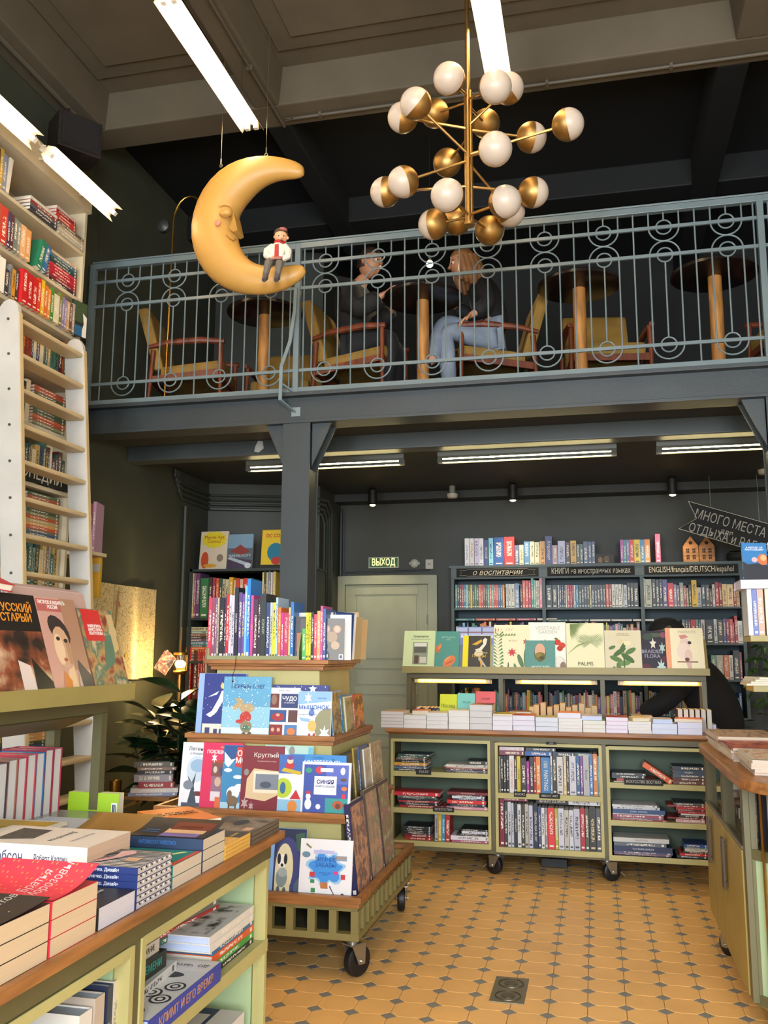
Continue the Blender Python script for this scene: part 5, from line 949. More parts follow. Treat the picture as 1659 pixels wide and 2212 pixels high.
for k in range(2):
    o = xst(1.78, 1.965, ZQ+.057*k, .057, .31, 'd9cec2', ('thick white biography lower of two, spine towards viewer','thick white biography upper of two, title upside down')[k], x=-1.06, pages='cfae92', ic='2a3a5a', az=(1,0,0), front=(0,0,-1))
    w, h, t = o['dims']; o.data.materials[0] = mat('d9cec2', .4); letter(o, 'Роберт Каплиц', (-.0006, t/2, h*.72), (0,0,1), (0,1,0), t*.38, mat('2a3a5a', .6), h*.26, name='spine_title', depth=.0002); letter(o, 'Джекобсон', (-.0006, t/2, h*.3), (0,0,1), (0,1,0), t*.62, mat('2a3a5a', .6), h*.4, name='spine_title', depth=.0002)
w, h, t = o['dims']
for (body, u, v, sz, c) in (('Джекобсон', .5, .62, .06, '6a6058'), ('Роберт Каплиц', .5, .78, .04, '8a8078')):
    letter(o, body, (u*w, t+.0008, v*h), (-1,0,0), (0,0,1), sz*h, mat(c, .6), w*.9, name='title', depth=.0002)
me = MB().prism([(.15*w, t+.0004, .2*h), (.85*w, t+.0004, .16*h), (.8*w, t+.0004, .42*h), (.3*w, t+.0004, .46*h)], (0, .0004, 0)).mesh('cover_print', mat('3a3632', .6, kind='art', inks='2a2624 5a544e 3a3632', s=60.0)); p = bpy.data.objects.new('cover_print', me); COL.objects.link(p); p.parent = o
o = xst(2.0, 2.2, ZQ, .07, .3, 'c8b070', 'pale thick book under the yellow one', x=-1.385, pages='c8bca8'); o = xst(2.0, 2.21, ZQ+.07, .008, .31, 'e0dcc8', 'yellow picture magazine with white border lying on a thick book', x=-1.378); ink(o, [('c8a012', rc(.08,.05,.94,.95)), ('a8820e', rc(.3,.1,.34,.6)), ('8a6a10', rc(.5,.3,.53,.8))])
o = xst(2.24, 2.52, ZQ, .05, .26, 'b8b0aa', 'large grey shrink-wrapped book lying flat below the rack', x=-1.40, pages='b0a8a0'); ink(o, [(mat('8a8a80', .12), rc(0,0,1,1))])
o = book(.17, .1, .03, orient((0,.02,1), (0,-1,0), (-1.585, 2.535, ZQ)), '9ac028', 'lime green book standing with barcode label towards the viewer', group=GE); ink(o, [('e8e8ea', rc(.86,.3,.97,.72)), ('26304a', rc(.88,.36,.9,.68)), ('26304a', rc(.905,.36,.93,.68)), ('26304a', rc(.94,.36,.955,.68))])
# books standing below the rack, page edges outward
BK[0] = 'book'
for k, (t, h, c) in enumerate(((.035,.20,'1e2a36'),(.03,.2,'24343a'),(.028,.205,'2a2630'),(.026,.22,'3a2c34'),(.024,.225,'8a5a48'),(.022,.225,'a03040'),(.024,.23,'b03a44'),(.022,.23,'2a5a8a'),(.022,.235,'8a2438'),(.02,.235,'a02a44'))):
    std_book((-1.74, 2.09+.043*k, ZQ), (-1,0,0), .15, h, .042, colr=c, pages='cfcac4', label='%s book with pages outward below the rack, %s from left' % (cname(c), nth(k)), group='books standing below the foreground rack', parts=True)
# --- its display rack
lk = thing('display_rack', (-1.45, 1.48, ZT), 'olive display rack of art books on the foreground table', 'display rack')
rack_parts(lk, lambda a, o, z: Vector((-1.405-o, .38+a, z)))
MB().prism([(-1.53, 2.545, 1.325), (-1.66, 2.545, 1.29), (-1.66, 2.545, 1.245), (-1.63, 2.545, 1.24), (-1.515, 2.545, 1.285)], (0, -1.9, 0)).build('lamp_housing', M_OLD, lk)
BK[0] = 'art_album'; GA = 'art albums on the foreground rack'
def xart(y0, y1, h, c, lab, x=-1.418, lean=.33, t=.02, dz=0):
    az = Vector((-math.sin(lean), 0, math.cos(lean))); n = Vector((math.cos(lean), 0, math.sin(lean)))
    return book(y1-y0-.003, h, t, orient(az, n, (x, y0, RZ-.039+dz)), c, lab, group=GA, rough=.18)
o = xart(1.93, 2.2, .31, '28221e', 'black art album with orange title and crowded painting'); ink(o, [(mat('6a5648', .2, kind='art', inks='1e1a1a 3a2c26 8a4a30 c8a888 2a2624', s=9.0), rc(.0,.0,1,.66)), ('d8c8c0', [(.5,.02),(.72,.05),(.68,.35),(.5,.4)]), ('1e1c1e', [(.7,.02),(1,.02),(1,.2),(.72,.42)])], rough=.2); title(o, 'РУССКИЙ\nСТАРЫЙ', .62, .82, .1, 'd88a2a', .7, bold=.02)
o = xart(2.2, 2.395, .31, 'c09888', 'dusty pink art album with a painted face on its cover'); ink(o, [('c4988a', rc(0,0,1,1)), ('b8655e', rc(0,.86,.75,.98)), ('a88068', rc(.6,.3,1,1)), ('3a3030', el(.42,.68,.26,.13,rot=-.3)), ('c8a080', el(.4,.52,.22,.2)), ('e0c0a0', el(.33,.5,.12,.15)), ('b08a6c', [(.5,.36),(.62,.36),(.6,.62),(.5,.55)]), ('3a2e2c', el(.34,.6,.05,.02)), ('3a2e2c', el(.52,.58,.05,.02)), ('a05a48', el(.42,.4,.05,.018)), ('d8b890', [(.3,.06),(.6,.04),(.58,.34),(.42,.3)]), ('c87a3a', [(.2,.1),(.4,.04),(.45,.2),(.3,.3)]), ('4a4448', [(.6,.04),(1,.04),(1,.24),(.72,.4)]), ('b8a494', [(.6,.06),(.72,.05),(.68,.32)]), ('b02a2a', el(.88,.06,.06,.035))], rough=.2); title(o, 'РИСУНОК И АКВАРЕЛЬ\nРОССИИ', .37, .92, .05, 'f0e4dc', .68, bold=.01, lay=22)
o = xart(2.4, 2.6, .285, '7a5a48', 'colourful art album with a red title block'); ink(o, [(mat('7a6048', .2, kind='art', inks='3a3a48 7a2a28 b08a58 4a6a58 c8b490 8a3a2c', s=13.0), rc(0,0,1,1)), ('4a7060', [(.4,.3),(.75,.4),(.85,.72),(.6,.7)]), ('c0a878', [(.8,.5),(.95,.55),(.98,.95),(.8,.95)]), ('c82c30', rc(.08,.64,.6,.99))], rough=.2); title(o, 'ЖИВОПИСЬ\nАРИСТАРХА\nЛЕНТУЛОВА', .36, .76, .045, 'f0e8e4', .46, bold=.015, lay=20)
for k in range(4): xart(2.12+.004*k, 2.5, .335+.004*k, ['b89a90','c0a8a0','a88880','b09088'][k], '%s thin pinkish album standing behind the portrait album' % ('nearest','second','third','rearmost')[k], x=-1.442-.0065*k, t=.006)
o = book(.15, .2, .02, orient((-.9,.2,.35), (.35,0,.93), (-1.52, 1.93, RZ+.285)), 'b02434', 'dark red book lying open-edged on top of the rack', group=GA)
# ================================================================ COUNTER on the right, with rounded oak top
BK[0] = 'magazine'
ct = thing('counter', (1.0, 4.5, 0), 'olive shop counter with rounded oak top and cupboard doors at right', 'counter')
def rnd(pts, r, n=6):
    out = []; k = len(pts)
    for i in range(k):
        p = Vector(pts[i]); a = Vector(pts[i-1]); b = Vector(pts[(i+1) % k]); d0 = (a-p).normalized(); d1 = (b-p).normalized()
        rr = min(r, (a-p).length*.45, (b-p).length*.45); q0 = p+d0*rr; q1 = p+d1*rr
        for j in range(n+1):
            t = j/n; out.append(q0*(1-t)**2 + p*(2*t*(1-t)) + q1*t**2)
    return out
topo = rnd([(.512,5.30,.97),(.518,3.66,.97),(.80,3.42,.97),(1.55,3.42,.97),(1.55,5.30,.97)], .22)
MB().prism([p for p in topo], (0,0,.042)).build('counter_top', M_OAKY, ct, bevel=.006)
MB().prism([(.575,5.24,.955),(.575,3.96,.955),(.81,3.68,.955),(1.5,3.68,.955),(1.5,5.24,.955)], (0,0,.015)).build('top_frame', M_OLD, ct)
MB().prism([(.575,5.24,.13),(.575,3.96,.13),(.81,3.68,.13),(1.5,3.68,.13),(1.5,5.24,.13)], (0,0,.02)).build('base_board', M_OLIVE, ct)
MB().prism([(.6,5.22,.70),(.6,3.98,.70),(.82,3.72,.70),(1.5,3.72,.70),(1.5,5.22,.70)], (0,0,.015)).build('shelf', M_OLD, ct)
MB().box(.85, .87, 3.75, 5.2, .715, .955).box(.6, .87, 5.2, 5.22, .15, .7).build('partition', M_OLD, ct)
for y0, y1 in ((5.16, 5.25), (4.53, 4.60), (3.93, 3.99)): MB().box(.552, .60, y0, y1, .15, .955).build('post', M_OLD, ct)
for k, (y0, y1) in enumerate(((3.995, 4.568), (4.574, 5.235))):
    d = MB().box(.546, .566, y0, y1, .155, .70).build('cupboard_door', mat('a08c48', .45, kind='paint'), ct, bevel=.003)
    yh = y1-.1 if k == 0 else y0+.42
    MB().box(.526, .534, yh-.03, yh+.03, .44, .66).box(.534, .546, yh-.008, yh+.008, .46, .47).box(.534, .546, yh-.008, yh+.008, .63, .64).build('door_handle', mat('5a5048', .4, .6), d)
    if k == 1: MB().box(.545, .5462, y0+.32, y0+.324, .16, .695).build('door_groove', M_OLD, d)
MB().box(.548, .56, 3.99, 5.24, .705, .718).build('metal_strip', mat('8a8478', .3, .8), ct)
# angled glazed end
A, B = Vector((.575, 3.95, 0)), Vector((.81, 3.68, 0)); dd = (B-A).normalized(); nn = Vector((-dd.y*-1, -dd.x, 0)); nn = Vector((dd.y, -dd.x, 0))
for s in (0.0, .5, 1.0):
    p = A.lerp(B, s); MB().obox(p+UP*.55, dd, nn, UP, .016, .014, .405).build('post', M_OLD, ct)
for z in (.16, .70): MB().obox((A+B)/2+UP*z, dd, nn, UP, (B-A).length/2, .012, .02).build('rail', M_OLD, ct)
MB().obox((A+B)/2+UP*.43, dd, nn, UP, (B-A).length/2-.02, .003, .25).build('panel', mat('9fb48c', .5, kind='paint'), ct)
MB().obox(A.lerp(B, .22)-nn*-.02+UP*.55, dd, nn, UP, .005, .004, .39).build('brass_strip', mat('b08a48', .3, .9, kind='brass'), ct)
MB().box(.62, .85, 3.79, 3.8, .718, .95).build('back_panel', M_OLD, ct)
caster(ct, .62, 4.97, .13, 2.2, .055); caster(ct, .66, 4.02, .13, 1., .055); caster(ct, 1.4, 5.1, .13, 0, .055); caster(ct, 1.4, 3.8, .13, 0, .055)
for k, (y, c) in enumerate(((4.05,'2a2c38'),(4.12,'1e2028'),(4.19,'22242a'),(4.27,'d8c820'),(4.34,'1a1c22'),(4.41,'23242c'),(4.48,'2c2a30'))): std_book((.62, y, .716), (-1,0,0), .18, .228, .05, colr=c, label='%s magazine file inside the counter shelf, %s from the near end' % (cname(c), nth(k)), group='files in the counter shelf')
for k, (y, c) in enumerate(((4.68,'3a4a5a'),(4.78,'8a4a3a'),(4.9,'c8c8d0'),(5.05,'7a3a2a'))): flat_book((.72, y, .716), (-1,0,0), .18, .09, .05+.02*k, 'spine', colr=c, label='%s booklet lying inside the counter shelf, %s from near end' % (cname(c), nth(k)), group='booklets in the counter shelf')
o = book(.2, .225, .006, orient((0,.1,1), (-.75,-.65,0), (.645, 3.935, .718)), 'a83030', 'red and violet magazine standing behind the angled glass'); ink(o, [('5a4a8a', rc(0,0,1,.75)), ('c85a40', el(.6,.45,.25,.2)), ('3a4a90', el(.3,.25,.3,.2)), ('8a7ac0', star(.5,.3,.35,7))]); title(o, 'ТЫ и Я', .5, .85, .12, 'f0ece8', .8)
# magazines lying in fanned piles on the counter
M_MAG = 'magazines on the counter'
def magpile(y0, y1, x0, n, top, lab, seed, z=1.0125):
    rr = random.Random(seed)
    for k in range(n):
        c = top if k == n-1 else rr.choice(['d8ccb8','c8b8a0','b8b0a8','d0c0b0']); t = .0115
        o = book(.29, y1-y0, t, orient((rr.uniform(-.03,.03), 1, 0), (0,0,1), (x0 + rr.uniform(-.008,.01), y0 + rr.uniform(-.01,.01), z+t)), c, '%s magazine in %s' % (('lowest','second','third','fourth','fifth','sixth')[k] if k < n-1 else 'topmost', lab), pages='c4b09c', group=M_MAG); z += t+.0004
    return o
o = magpile(4.72, 5.2, .575, 6, 'c8a890', 'the far fanned pile on the counter', 3); ink(o, [(mat('c8a080', .3, kind='art', inks='4a2a20 c89870 e0c8a8 8a4a34 c09870', s=22.0), rc(.02,.02,.98,.98))])
o = magpile(4.30, 4.70, .572, 5, '8a3a34', 'the reddish fanned pile on the counter', 4); ink(o, [(mat('8a3a34', .3, kind='art', inks='2a1c1c 7a2424 c8503a d89060 3a2020', s=24.0), rc(.02,.02,.98,.98))])
o = magpile(3.84, 4.26, .585, 5, 'd8d0c4', 'the nearest fanned pile on the counter', 5); curl(o, .012, 'd8d0c4', 2.0, shapes=[(mat('d8b080', .3, kind='art', inks='7a3a1e d8b080 ece0d0 c8702e e8e0d4', s=24.0), .03, .97, .03, .97)])
# --- shelf rack standing on the counter, mostly outside the frame
rr_ = thing('shelf_rack', (1.0, 4.95, 1.012), 'olive shelf rack standing on the counter at the right edge', 'shelf rack')
for z in (1.325, 1.575): MB().box(.765, 1.5, 4.86, 5.1, z-.03, z).build('shelf', M_OLIVE, rr_, bevel=.002)
for x in (.90, 1.46):
    for y in (4.93, 5.07): MB().box(x-.012, x+.012, y-.012, y+.012, 1.0125, 1.575).build('post', M_OLD, rr_)
BK[0] = 'book'
for k, (x, t, c) in enumerate(((.772,.022,'c8ccd4'),(.797,.024,'5a68a8'),(.823,.03,'c09a80'),(.856,.02,'c8c4a8'))): std_book((x, 4.87, 1.5755), (0,-1,0), .17, .235, t, colr=c, label='%s book standing on the right rack, %s from left' % (cname(c), nth(k)), group='books on the right rack', parts=True)
o = book(.18, .235, .03, orient((0,.05,1), (0,-1,0), (.87, 4.865, 1.5755)), 'd8dcc8', 'pale book with a dark figure on the right rack', group='books on the right rack'); ink(o, [('5a4a38', el(.85,.4,.14,.2)), ('8a8a84', [(.1,.1),(.6,.04),(.7,.1)])]); title(o, 'THE\nRENAISSANCE', .55, .87, .06, '5a5a4a', .8)
o = flat_book((.86, 4.955, 1.812), (0,-1,0), .2, .26, .045, 'fore', colr='d8d8e4', pages='d0d0ea', label='thick white book lying across the right rack books', group='books on the right rack')
o = book(.125, .20, .014, orient((0,.12,1), (.16,-1,.1), (.757, 4.90, 1.858)), '2a6aa0', 'blue photography book with an orange sphere standing on the rack', group='books on the right rack'); ink(o, [('2a74b0', rc(0,.5,1,1)), ('24262f', [(0,0),(1,0),(1,.4),(.6,.46),(.2,.42),(0,.5)]), ('c86a3a', el(.82,.56,.22,.15)), ('e0a878', el(.84,.6,.12,.08)), ('c8a8b0', el(.48,.55,.12,.07))]); title(o, 'A HISTORY OF\nPHOTOGRAPHY', .5, .84, .065, 'e8f0f8', .85, bold=.01)
o = book(.13, .2, .02, orient((0,.12,1), (-.1,-1,.1), (.888, 4.92, 1.858)), 'd8c8c8', 'pale pink book standing beside the photography book', group='books on the right rack')
BK[0] = 'magazine'
for k in range(4): o = book(.22, .3, .01, orient((1,.06*k,0), (0,0,1), (.735+.006*k, 5.085-.01*k, 1.336+.0104*k)), ['c8b49a','d0c0a8','c8bcb0','d8d4cc'][k], '%s magazine in the pile on the lower right rack shelf' % ('lowest','second','third','topmost')[k], group='magazines on the right rack')
ink(o, [('2a2624', el(.3,.4,.2,.16)), ('b88a5a', el(.65,.25,.2,.12)), ('e4e0dc', el(.5,.6,.2,.1)), ('2a2624', el(.7,.7,.2,.14))])
BK[0] = 'book'
# ================================================================ BACK BOOKCASE
M_BC = mat('4a5858', .5, kind='paint', name='slate_bookcase_paint'); BY = 8.8
bc = thing('bookcase', (-.015, 8.95, .0), 'wide slate blue bookcase of three bays along the back wall', 'bookcase')
for x in (-1.38, 1.322): MB().box(x, x+.028, BY, 9.09, .9, 2.33).build('side_panel', M_BC, bc)
for x in (-.474, .446): MB().box(x-.017, x+.017, BY, 9.09, .9, 2.225).build('divider', M_BC, bc)
for z in (2.225, 1.92, 1.582, 1.253, .91):
    MB().box(-1.352, 1.322, BY+.003, 9.07, z-.018, z).build('shelf', M_BC, bc)
MB().box(-1.352, 1.322, 9.07, 9.09, .9, 2.3).build('back_board', mat('33464f', .6, kind='paint'), bc)
MB().box(-1.40, 1.37, BY-.02, 9.09, 2.318, 2.34).build('top_board', M_BC, bc); MB().box(-1.38, 1.35, BY-.012, BY+.004, 2.218, 2.318).build('header', M_BC, bc)
MB().box(-1.40, 1.40, BY-.04, 9.09, .0, .06).box(-1.40, 1.38, BY-.03, 9.09, .84, .89).box(-1.36, 1.34, BY+.03, 9.09, .06, .84).build('base_cabinet', mat('2a3436', .6, kind='paint'), bc)
CH = mat('cfc8b4', .9); BB = mat('1b1c1b', .8)
def sign_board(x0, x1, txt, sz, **kw):
    a = on_y(x0, 1230, BY-.02); b = on_y(x1, 1230, BY-.02)
    s = MB().box(a.x, b.x, BY-.02, BY-.0125, 2.224, 2.312).build('sign', BB, bc, bevel=.003)
    wletter(s, txt, ((a.x+b.x)/2, BY-.021, 2.268), (1,0,0), (0,0,1), sz, CH, (b.x-a.x)*.9, **kw)
    return s, a.x, b.x
s, xa, xb_ = sign_board(986, 1163, 'о воспитании', .075, shear=.3)
MB().tube([(xa+.1, BY-.021, 2.235), (xb_-.1, BY-.021, 2.235)], .0012, 4).tube([(xa+.1, BY-.021, 2.302), (xb_-.1, BY-.021, 2.302)], .0012, 4).tube([(xa+.1, BY-.021, 2.29), (xa+.03, BY-.021, 2.29), (xa+.05, BY-.021, 2.265), (xa+.03, BY-.021, 2.24), (xa+.1, BY-.021, 2.24)], .0012, 4).tube([(xb_-.1, BY-.021, 2.29), (xb_-.03, BY-.021, 2.29), (xb_-.05, BY-.021, 2.265), (xb_-.03, BY-.021, 2.24), (xb_-.1, BY-.021, 2.24)], .0012, 4).build('chalk_ribbon', CH, s)
sign_board(1182, 1371, 'КНИГИ на иностранных языках', .078); sign_board(1392, 1595, 'ENGLISH/français/DEUTSCH/español', .078)
K6 = (5.396, 960, 1190); K4 = (3.687, 990, 1140); K7 = (5.39, 1380, 1190)
def rowk(items, K, z, lab, grp, Y=BY+.015, d=.2, **kw): return row_y([(K[1]+i[0]/K[0], K[1]+i[1]/K[0], K[2]+i[2]/K[0]) + tuple(i[3:]) for i in items], Y, z, d, lab, grp, **kw)
BK[0] = 'hardback'; GB = 'books on the top shelf of the back bookcase'
c1 = in_cols('4a8a7a 3a2a40 6a3a5a b03a3a 3a7a9a 8ac0b8 4a6a50 c8a83a 4a4a50 3a8a4a 5a3a3a d8703a c83a3a 7a4a40 3a5a4a 5aa090 d86a5a 6aa89a c83a34 d84a3a 2a6a8a 3a7aa0 e08a30')
L1 = [(125+25*k, 149.5+25*k, 395, c) for k, c in enumerate(c1)] + [(713,742,385,'c0d0d0','3a3a3e'),(744,775,385,'d8d4c8','3a3a3e'),(777,815,385,'d8d4c0','3a3a3e'),(817,870,380,'7a90b8'),(880,905,390,'2a2a2a'),(907,940,345,'d8602e'),(942,975,345,'d84a58'),(977,1005,345,'b83040'),(1007,1036,312,'3a9a88'),(1038,1059,340,'6ab0a0'),(1061,1081,345,'d8d0c0','3a3a3e'),(1083,1103,345,'c8c0a8','3a3a3e'),(1105,1135,312,'e87aa0')]
rowk(L1, K6, 1.9205, '%s book, %s from left, top shelf of left bookcase bay', GB)
L2 = [(698,743,457,'2e3a44'),(746,786,457,'343c40'),(790,801,457,'c8ccd0','3a3a3e'),(803,819,457,'2a3a6a'),(821,836,457,'1e2a50'),(838,850,457,'2a2a30'),(852,862,457,'d0ccc8'),(864,885,457,'c0303a'),(887,903,457,'a8283a'),(905,916,457,'b83a40'),(918,931,457,'d8d8dc','3a3a3e'),(933,955,457,'2a7a98')] + [(957+21.5*k, 978+21.5*k, 457, c) for k, c in enumerate(['2a3a40','24343a','2a3a3e','263840'])] + [(1044,1057,457,'d8c888','3a3a3e')] + [(1059+22.5*k, 1081+22.5*k, 455, c) for k, c in enumerate(['2a3440','28303a','243038','2c343a','2a2e34'])] + [(1173,1196,450,'c85a3a'),(1198,1218,450,'a83034'),(1220,1246,450,'d8d2c4','3a3a3e'),(1248,1272,450,'d6d0c2','3a3a3e'),(1274,1298,450,'d8d4c6','3a3a3e'),(1300,1312,450,'b0aca0'),(1314,1341,455,'b8bcc0','3a3a3e'),(1343,1366,440,'2a2a2c'),(1368,1391,440,'2e2e30'),(1393,1430,440,'2c2c2e')]
rowk(L2, K4, 1.9205, '%s book, %s from left, top shelf of middle bookcase bay', GB)
L3 = [(45,68,320,'b8a8b0'),(70,145,330,'a8ac90','3a3a3e'),(150,189,330,'2a2c30'),(192,231,335,'383c40'),(234,267,330,'2e2e34'),(270,326,335,'4a3f80'),(332,400,375,'d0242a'),(402,436,390,'8a8098'),(438,468,400,'6a5a70'),(470,515,370,'9a9a88'),(517,548,405,'a83a50'),(550,575,430,'8a8a70'),(577,605,395,'4a4a40'),(608,669,340,'d8b020','3a3a3e'),(672,722,425,'b0b0b4','3a3a3e'),(724,770,395,'3f5064'),(772,818,395,'4a5250'),(820,848,440,'5a3438'),(850,880,390,'c8c8c8','3a3a3e'),(882,925,365,'a8282c'),(927,962,375,'8a2226'),(965,1020,385,'d8b880','5a4a30'),(1022,1092,388,'dcc090','5a4a30'),(1095,1126,390,'9a3028'),(1128,1165,400,'d0a868','5a4a30')]
rowk(L3, K7, 1.9205, '%s book, %s from left, top shelf of right bookcase bay', GB)
for k, (x, c, y) in enumerate(((.24,'a83a38',0),(.42,'6a2a2a',0),(.62,'9a3a34',0))):
    flat_book((-1.30+x, BY+.12, 2.118+.012*k), (0,-1,0), .15, .2, .011, 'spine', colr=c, label='%s thin book lying on the left bay uprights, %s' % (cname(c), nth(k)), group='thin books lying on the left bay uprights')
L4 = [(770,866,800,'2a3038'),(868,905,795,'c0c8cc','3a3a3e'),(908,976,800,'4a4038'),(978,1008,790,'3a5a9a'),(1010,1050,795,'8a2a2a'),(1052,1092,795,'c05a60'),(1094,1106,830,'a04a50'),(1107,1143,755,'a83034'),(1145,1210,815,'d8d4d0','8a8a88'),(390,420,800,'b0a878'),(430,460,800,'3a4a44'),(500,535,800,'5a6a70'),(537,570,800,'2e4a50'),(572,600,800,'5a2a30'),(602,655,800,'b02a38'),(657,690,800,'6a8a80'),(692,716,800,'3a5a58'),(718,765,800,'b8b4b8','3a3a3e')]
rowk(sorted(L4), K7, 1.5825, '%s book, %s from left, second shelf of right bookcase bay', 'books on the second shelf of the back bookcase')
L5 = [(985,1045,1215,'d8805a'),(1047,1092,1215,'d8d4cc','3a3a3e'),(1095,1166,1160,'2a2e33'),(1168,1195,1180,'8a3a38'),(840,900,1215,'6a9a8a'),(902,980,1215,'b8b4ac')]
rowk(sorted(L5), K7, 1.2535, '%s book, %s from left, third shelf of right bookcase bay', 'books on the third shelf of the back bookcase')
ST1 = 'many books packed on the lower shelves of the back bookcase'
rand_row((-1.34, BY+.02, 0), (-.5, BY+.02, 0), (0,-1,0), 1.5825, .21, .2, '%s %s', '', seed=5, stuff=ST1, tmin=.014, tmax=.03); rand_row((-.45, BY+.02, 0), (.42, BY+.02, 0), (0,-1,0), 1.5825, .2, .2, '%s %s', '', seed=6, stuff=ST1)
for k, (a, b) in enumerate(((-1.34,-.5),(-.45,.42),(.47,.9))): rand_row((a, BY+.02, 0), (b, BY+.02, 0), (0,-1,0), 1.2535, .23, .2, '%s %s', '', seed=7+k, stuff=ST1, pal=in_cols('c85a2e b02a2a d8b040 c88a40 3a3a3e 8a5a3a e0c070 4a6a4a d0c8b0 9a3030') if k == 0 else PAL)
for k, (a, b) in enumerate(((-1.34,-.5),(-.45,.42),(.47,1.3))): rand_row((a, BY+.02, 0), (b, BY+.02, 0), (0,-1,0), .9105, .24, .2, '%s %s', '', seed=17+k, stuff=ST1)
for k in range(5):
    flat_book((-1.25+.2*k, BY+.12, 1.80), (0,-1,0), .16, .19, .02, 'spine', colr=['2a7a7c','d8602e','d8602e','c8405a','d8c8a8'][k], label='x', stuff=ST1); flat_book((-.35+.2*k, BY+.12, 1.79), (0,-1,0), .16, .19, .018, 'spine', colr=['3a6a5a','7a7a78','c8c0b0','b8b0a0','d8d0c0'][k], label='x', stuff=ST1)
# --- things on top of the bookcase
BK[0] = 'boxed_book'; ZC = 2.3405
LT = [(50,86,85,'e6e4e4','b8a8c8'),(88,124,85,'e2ddd8','c88a60'),(127,163,85,'d0c8dc','6a5a90'),(164,199,85,'e8e4ea','8a8a98'),(200,237,97,'2a3f78','e8e0d0','ЛЕСНОЙ'),(240,277,83,'8ad0e0','3a6a90'),(280,362,78,'2456a8'),(363,445,73,'c83430'),(448,482,140,'5a6a90'),(484,519,137,'d8d0a8','5a5a4a'),(522,566,110,'5a8ab8'),(568,604,110,'d8d8c0','6a6a40'),(606,644,115,'d0d0b0','6a6a40'),(646,689,107,'c8985a','5a3a20'),(690,745,68,'2e3878','e8e0d0','Аэропорт'),(747,789,140,'b0949a'),(791,849,105,'b8b8d0','5a5a80'),(853,887,115,'4a3a50'),(890,937,103,'d0a030','3a3020'),(940,965,130,'4a5a60'),(966,992,130,'46605a'),(994,1030,110,'4a5a78'),(1032,1058,112,'45587a'),(1060,1086,110,'4c5c74'),(1287,1312,95,'a84a9a'),(1312,1336,97,'2a8a88'),(1336,1360,97,'7a6aa8'),(1360,1396,95,'d83a34'),(1396,1446,95,'e0c020','3a3020'),(1446,1480,95,'3a8ac0'),(1480,1524,93,'e08a30'),(1565,1605,50,'e06a90')]
res = rowk(LT, K4, ZC, '%s boxed book, %s from left on top of the bookcase', 'boxed books on top of the bookcase', Y=BY+.02, d=.16)
a = on_y(990+1095/3.687, 1215, BY+.06); b = on_y(990+1240/3.687, 1215, BY+.06); o = book(b.x-a.x, .1, .02, orient((0,.1,1), (0,-1,0), (a.x, BY+.06, ZC)), '2a2420', 'small dark landscape-format box with warm photo on the bookcase'); ink(o, [('6a5030', el(.6,.5,.15,.3)), ('8a6a4a', el(.25,.4,.12,.3)), ('c8a060', rc(.5,.2,.7,.26))])
MW = mat('b07a48', .6, kind='wood')
for k, (x0, x1) in enumerate(((1477, 1510), (1511.5, 1545))):
    a = on_y(x0, 1214, BY+.05); b = on_y(x1, 1214, BY+.05); w = b.x-a.x; hh = on_y(x0, 1158, BY+.05).z-ZC
    t = thing('wooden_house', (a.x+w/2, BY+.09, ZC), 'small wooden house with cut-out windows, %s of the pair' % ('left','right')[k], 'ornament', 'wooden houses on the bookcase')
    MB().prism([(a.x, BY+.05, ZC), (b.x, BY+.05, ZC), (b.x, BY+.05, ZC+hh*.62), (a.x+w/2, BY+.05, ZC+hh), (a.x, BY+.05, ZC+hh*.62)], (0, .08, 0)).build('body', MW, t)
    for r in range(2):
        for cc in range(2):
            x = a.x+w*(.3+.4*cc); z = ZC+hh*(.2+.24*r)
            for i in (-1, 1):
                for j in (-1, 1): MB().box(x+i*w*.055-w*.04, x+i*w*.055+w*.04, BY+.0475, BY+.0495, z+j*hh*.045-hh*.033, z+j*hh*.045+hh*.033).build('window_opening', mat('2a1c12', .8), t)
    MB().cyl((a.x+w/2, BY+.0475, ZC+hh*.74), (a.x+w/2, BY+.0495, ZC+hh*.74), w*.12, n=14).build('window_opening', mat('2a1c12', .8), t)
# hanging chalkboard banner
YS = 8.2; bn = thing('hanging_sign', on_y(1565, 1130, YS), 'black chalkboard banner hanging askew above the bookcase', 'sign')
pp = [on_y(x, y, YS) for x, y in ((1487,1083),(1700,1143),(1722,1178),(1690,1208),(1466,1142),(1505,1120))]
MB().prism(pp, (0, .012, 0)).build('board', BB, bn)
sx = (on_y(1700,1143,YS)-on_y(1487,1083,YS)).normalized(); sz = Vector((0,-1,0)).cross(sx)*-1; sz = sx.cross(Vector((0,1,0)))
for txt, x, y, s_ in (('МНОГО МЕСТА', 1577, 1131, .13), ('для', 1570, 1150, .07), ('ОТДЫХА и РАБОТЫ', 1583, 1166, .12)):
    wletter(bn, txt, on_y(x, y, YS-.003), sx, sz, s_*.9, mat('a8a49a', .9), {.13: .6, .12: .75}.get(s_, .3))
MB().tube([p + Vector((0,-.003,0)) for p in pp]+[pp[0]+Vector((0,-.003,0))], .0025, 4).build('chalk_border', CH, bn)
for x, y in ((1535, 1095), (1640, 1124)):
    p = on_y(x, y, YS); MB().tube([p, (p.x, YS, 3.04)], .0012, 4).build('hanging_wire', mat('8a8a80', .4, .8), bn)
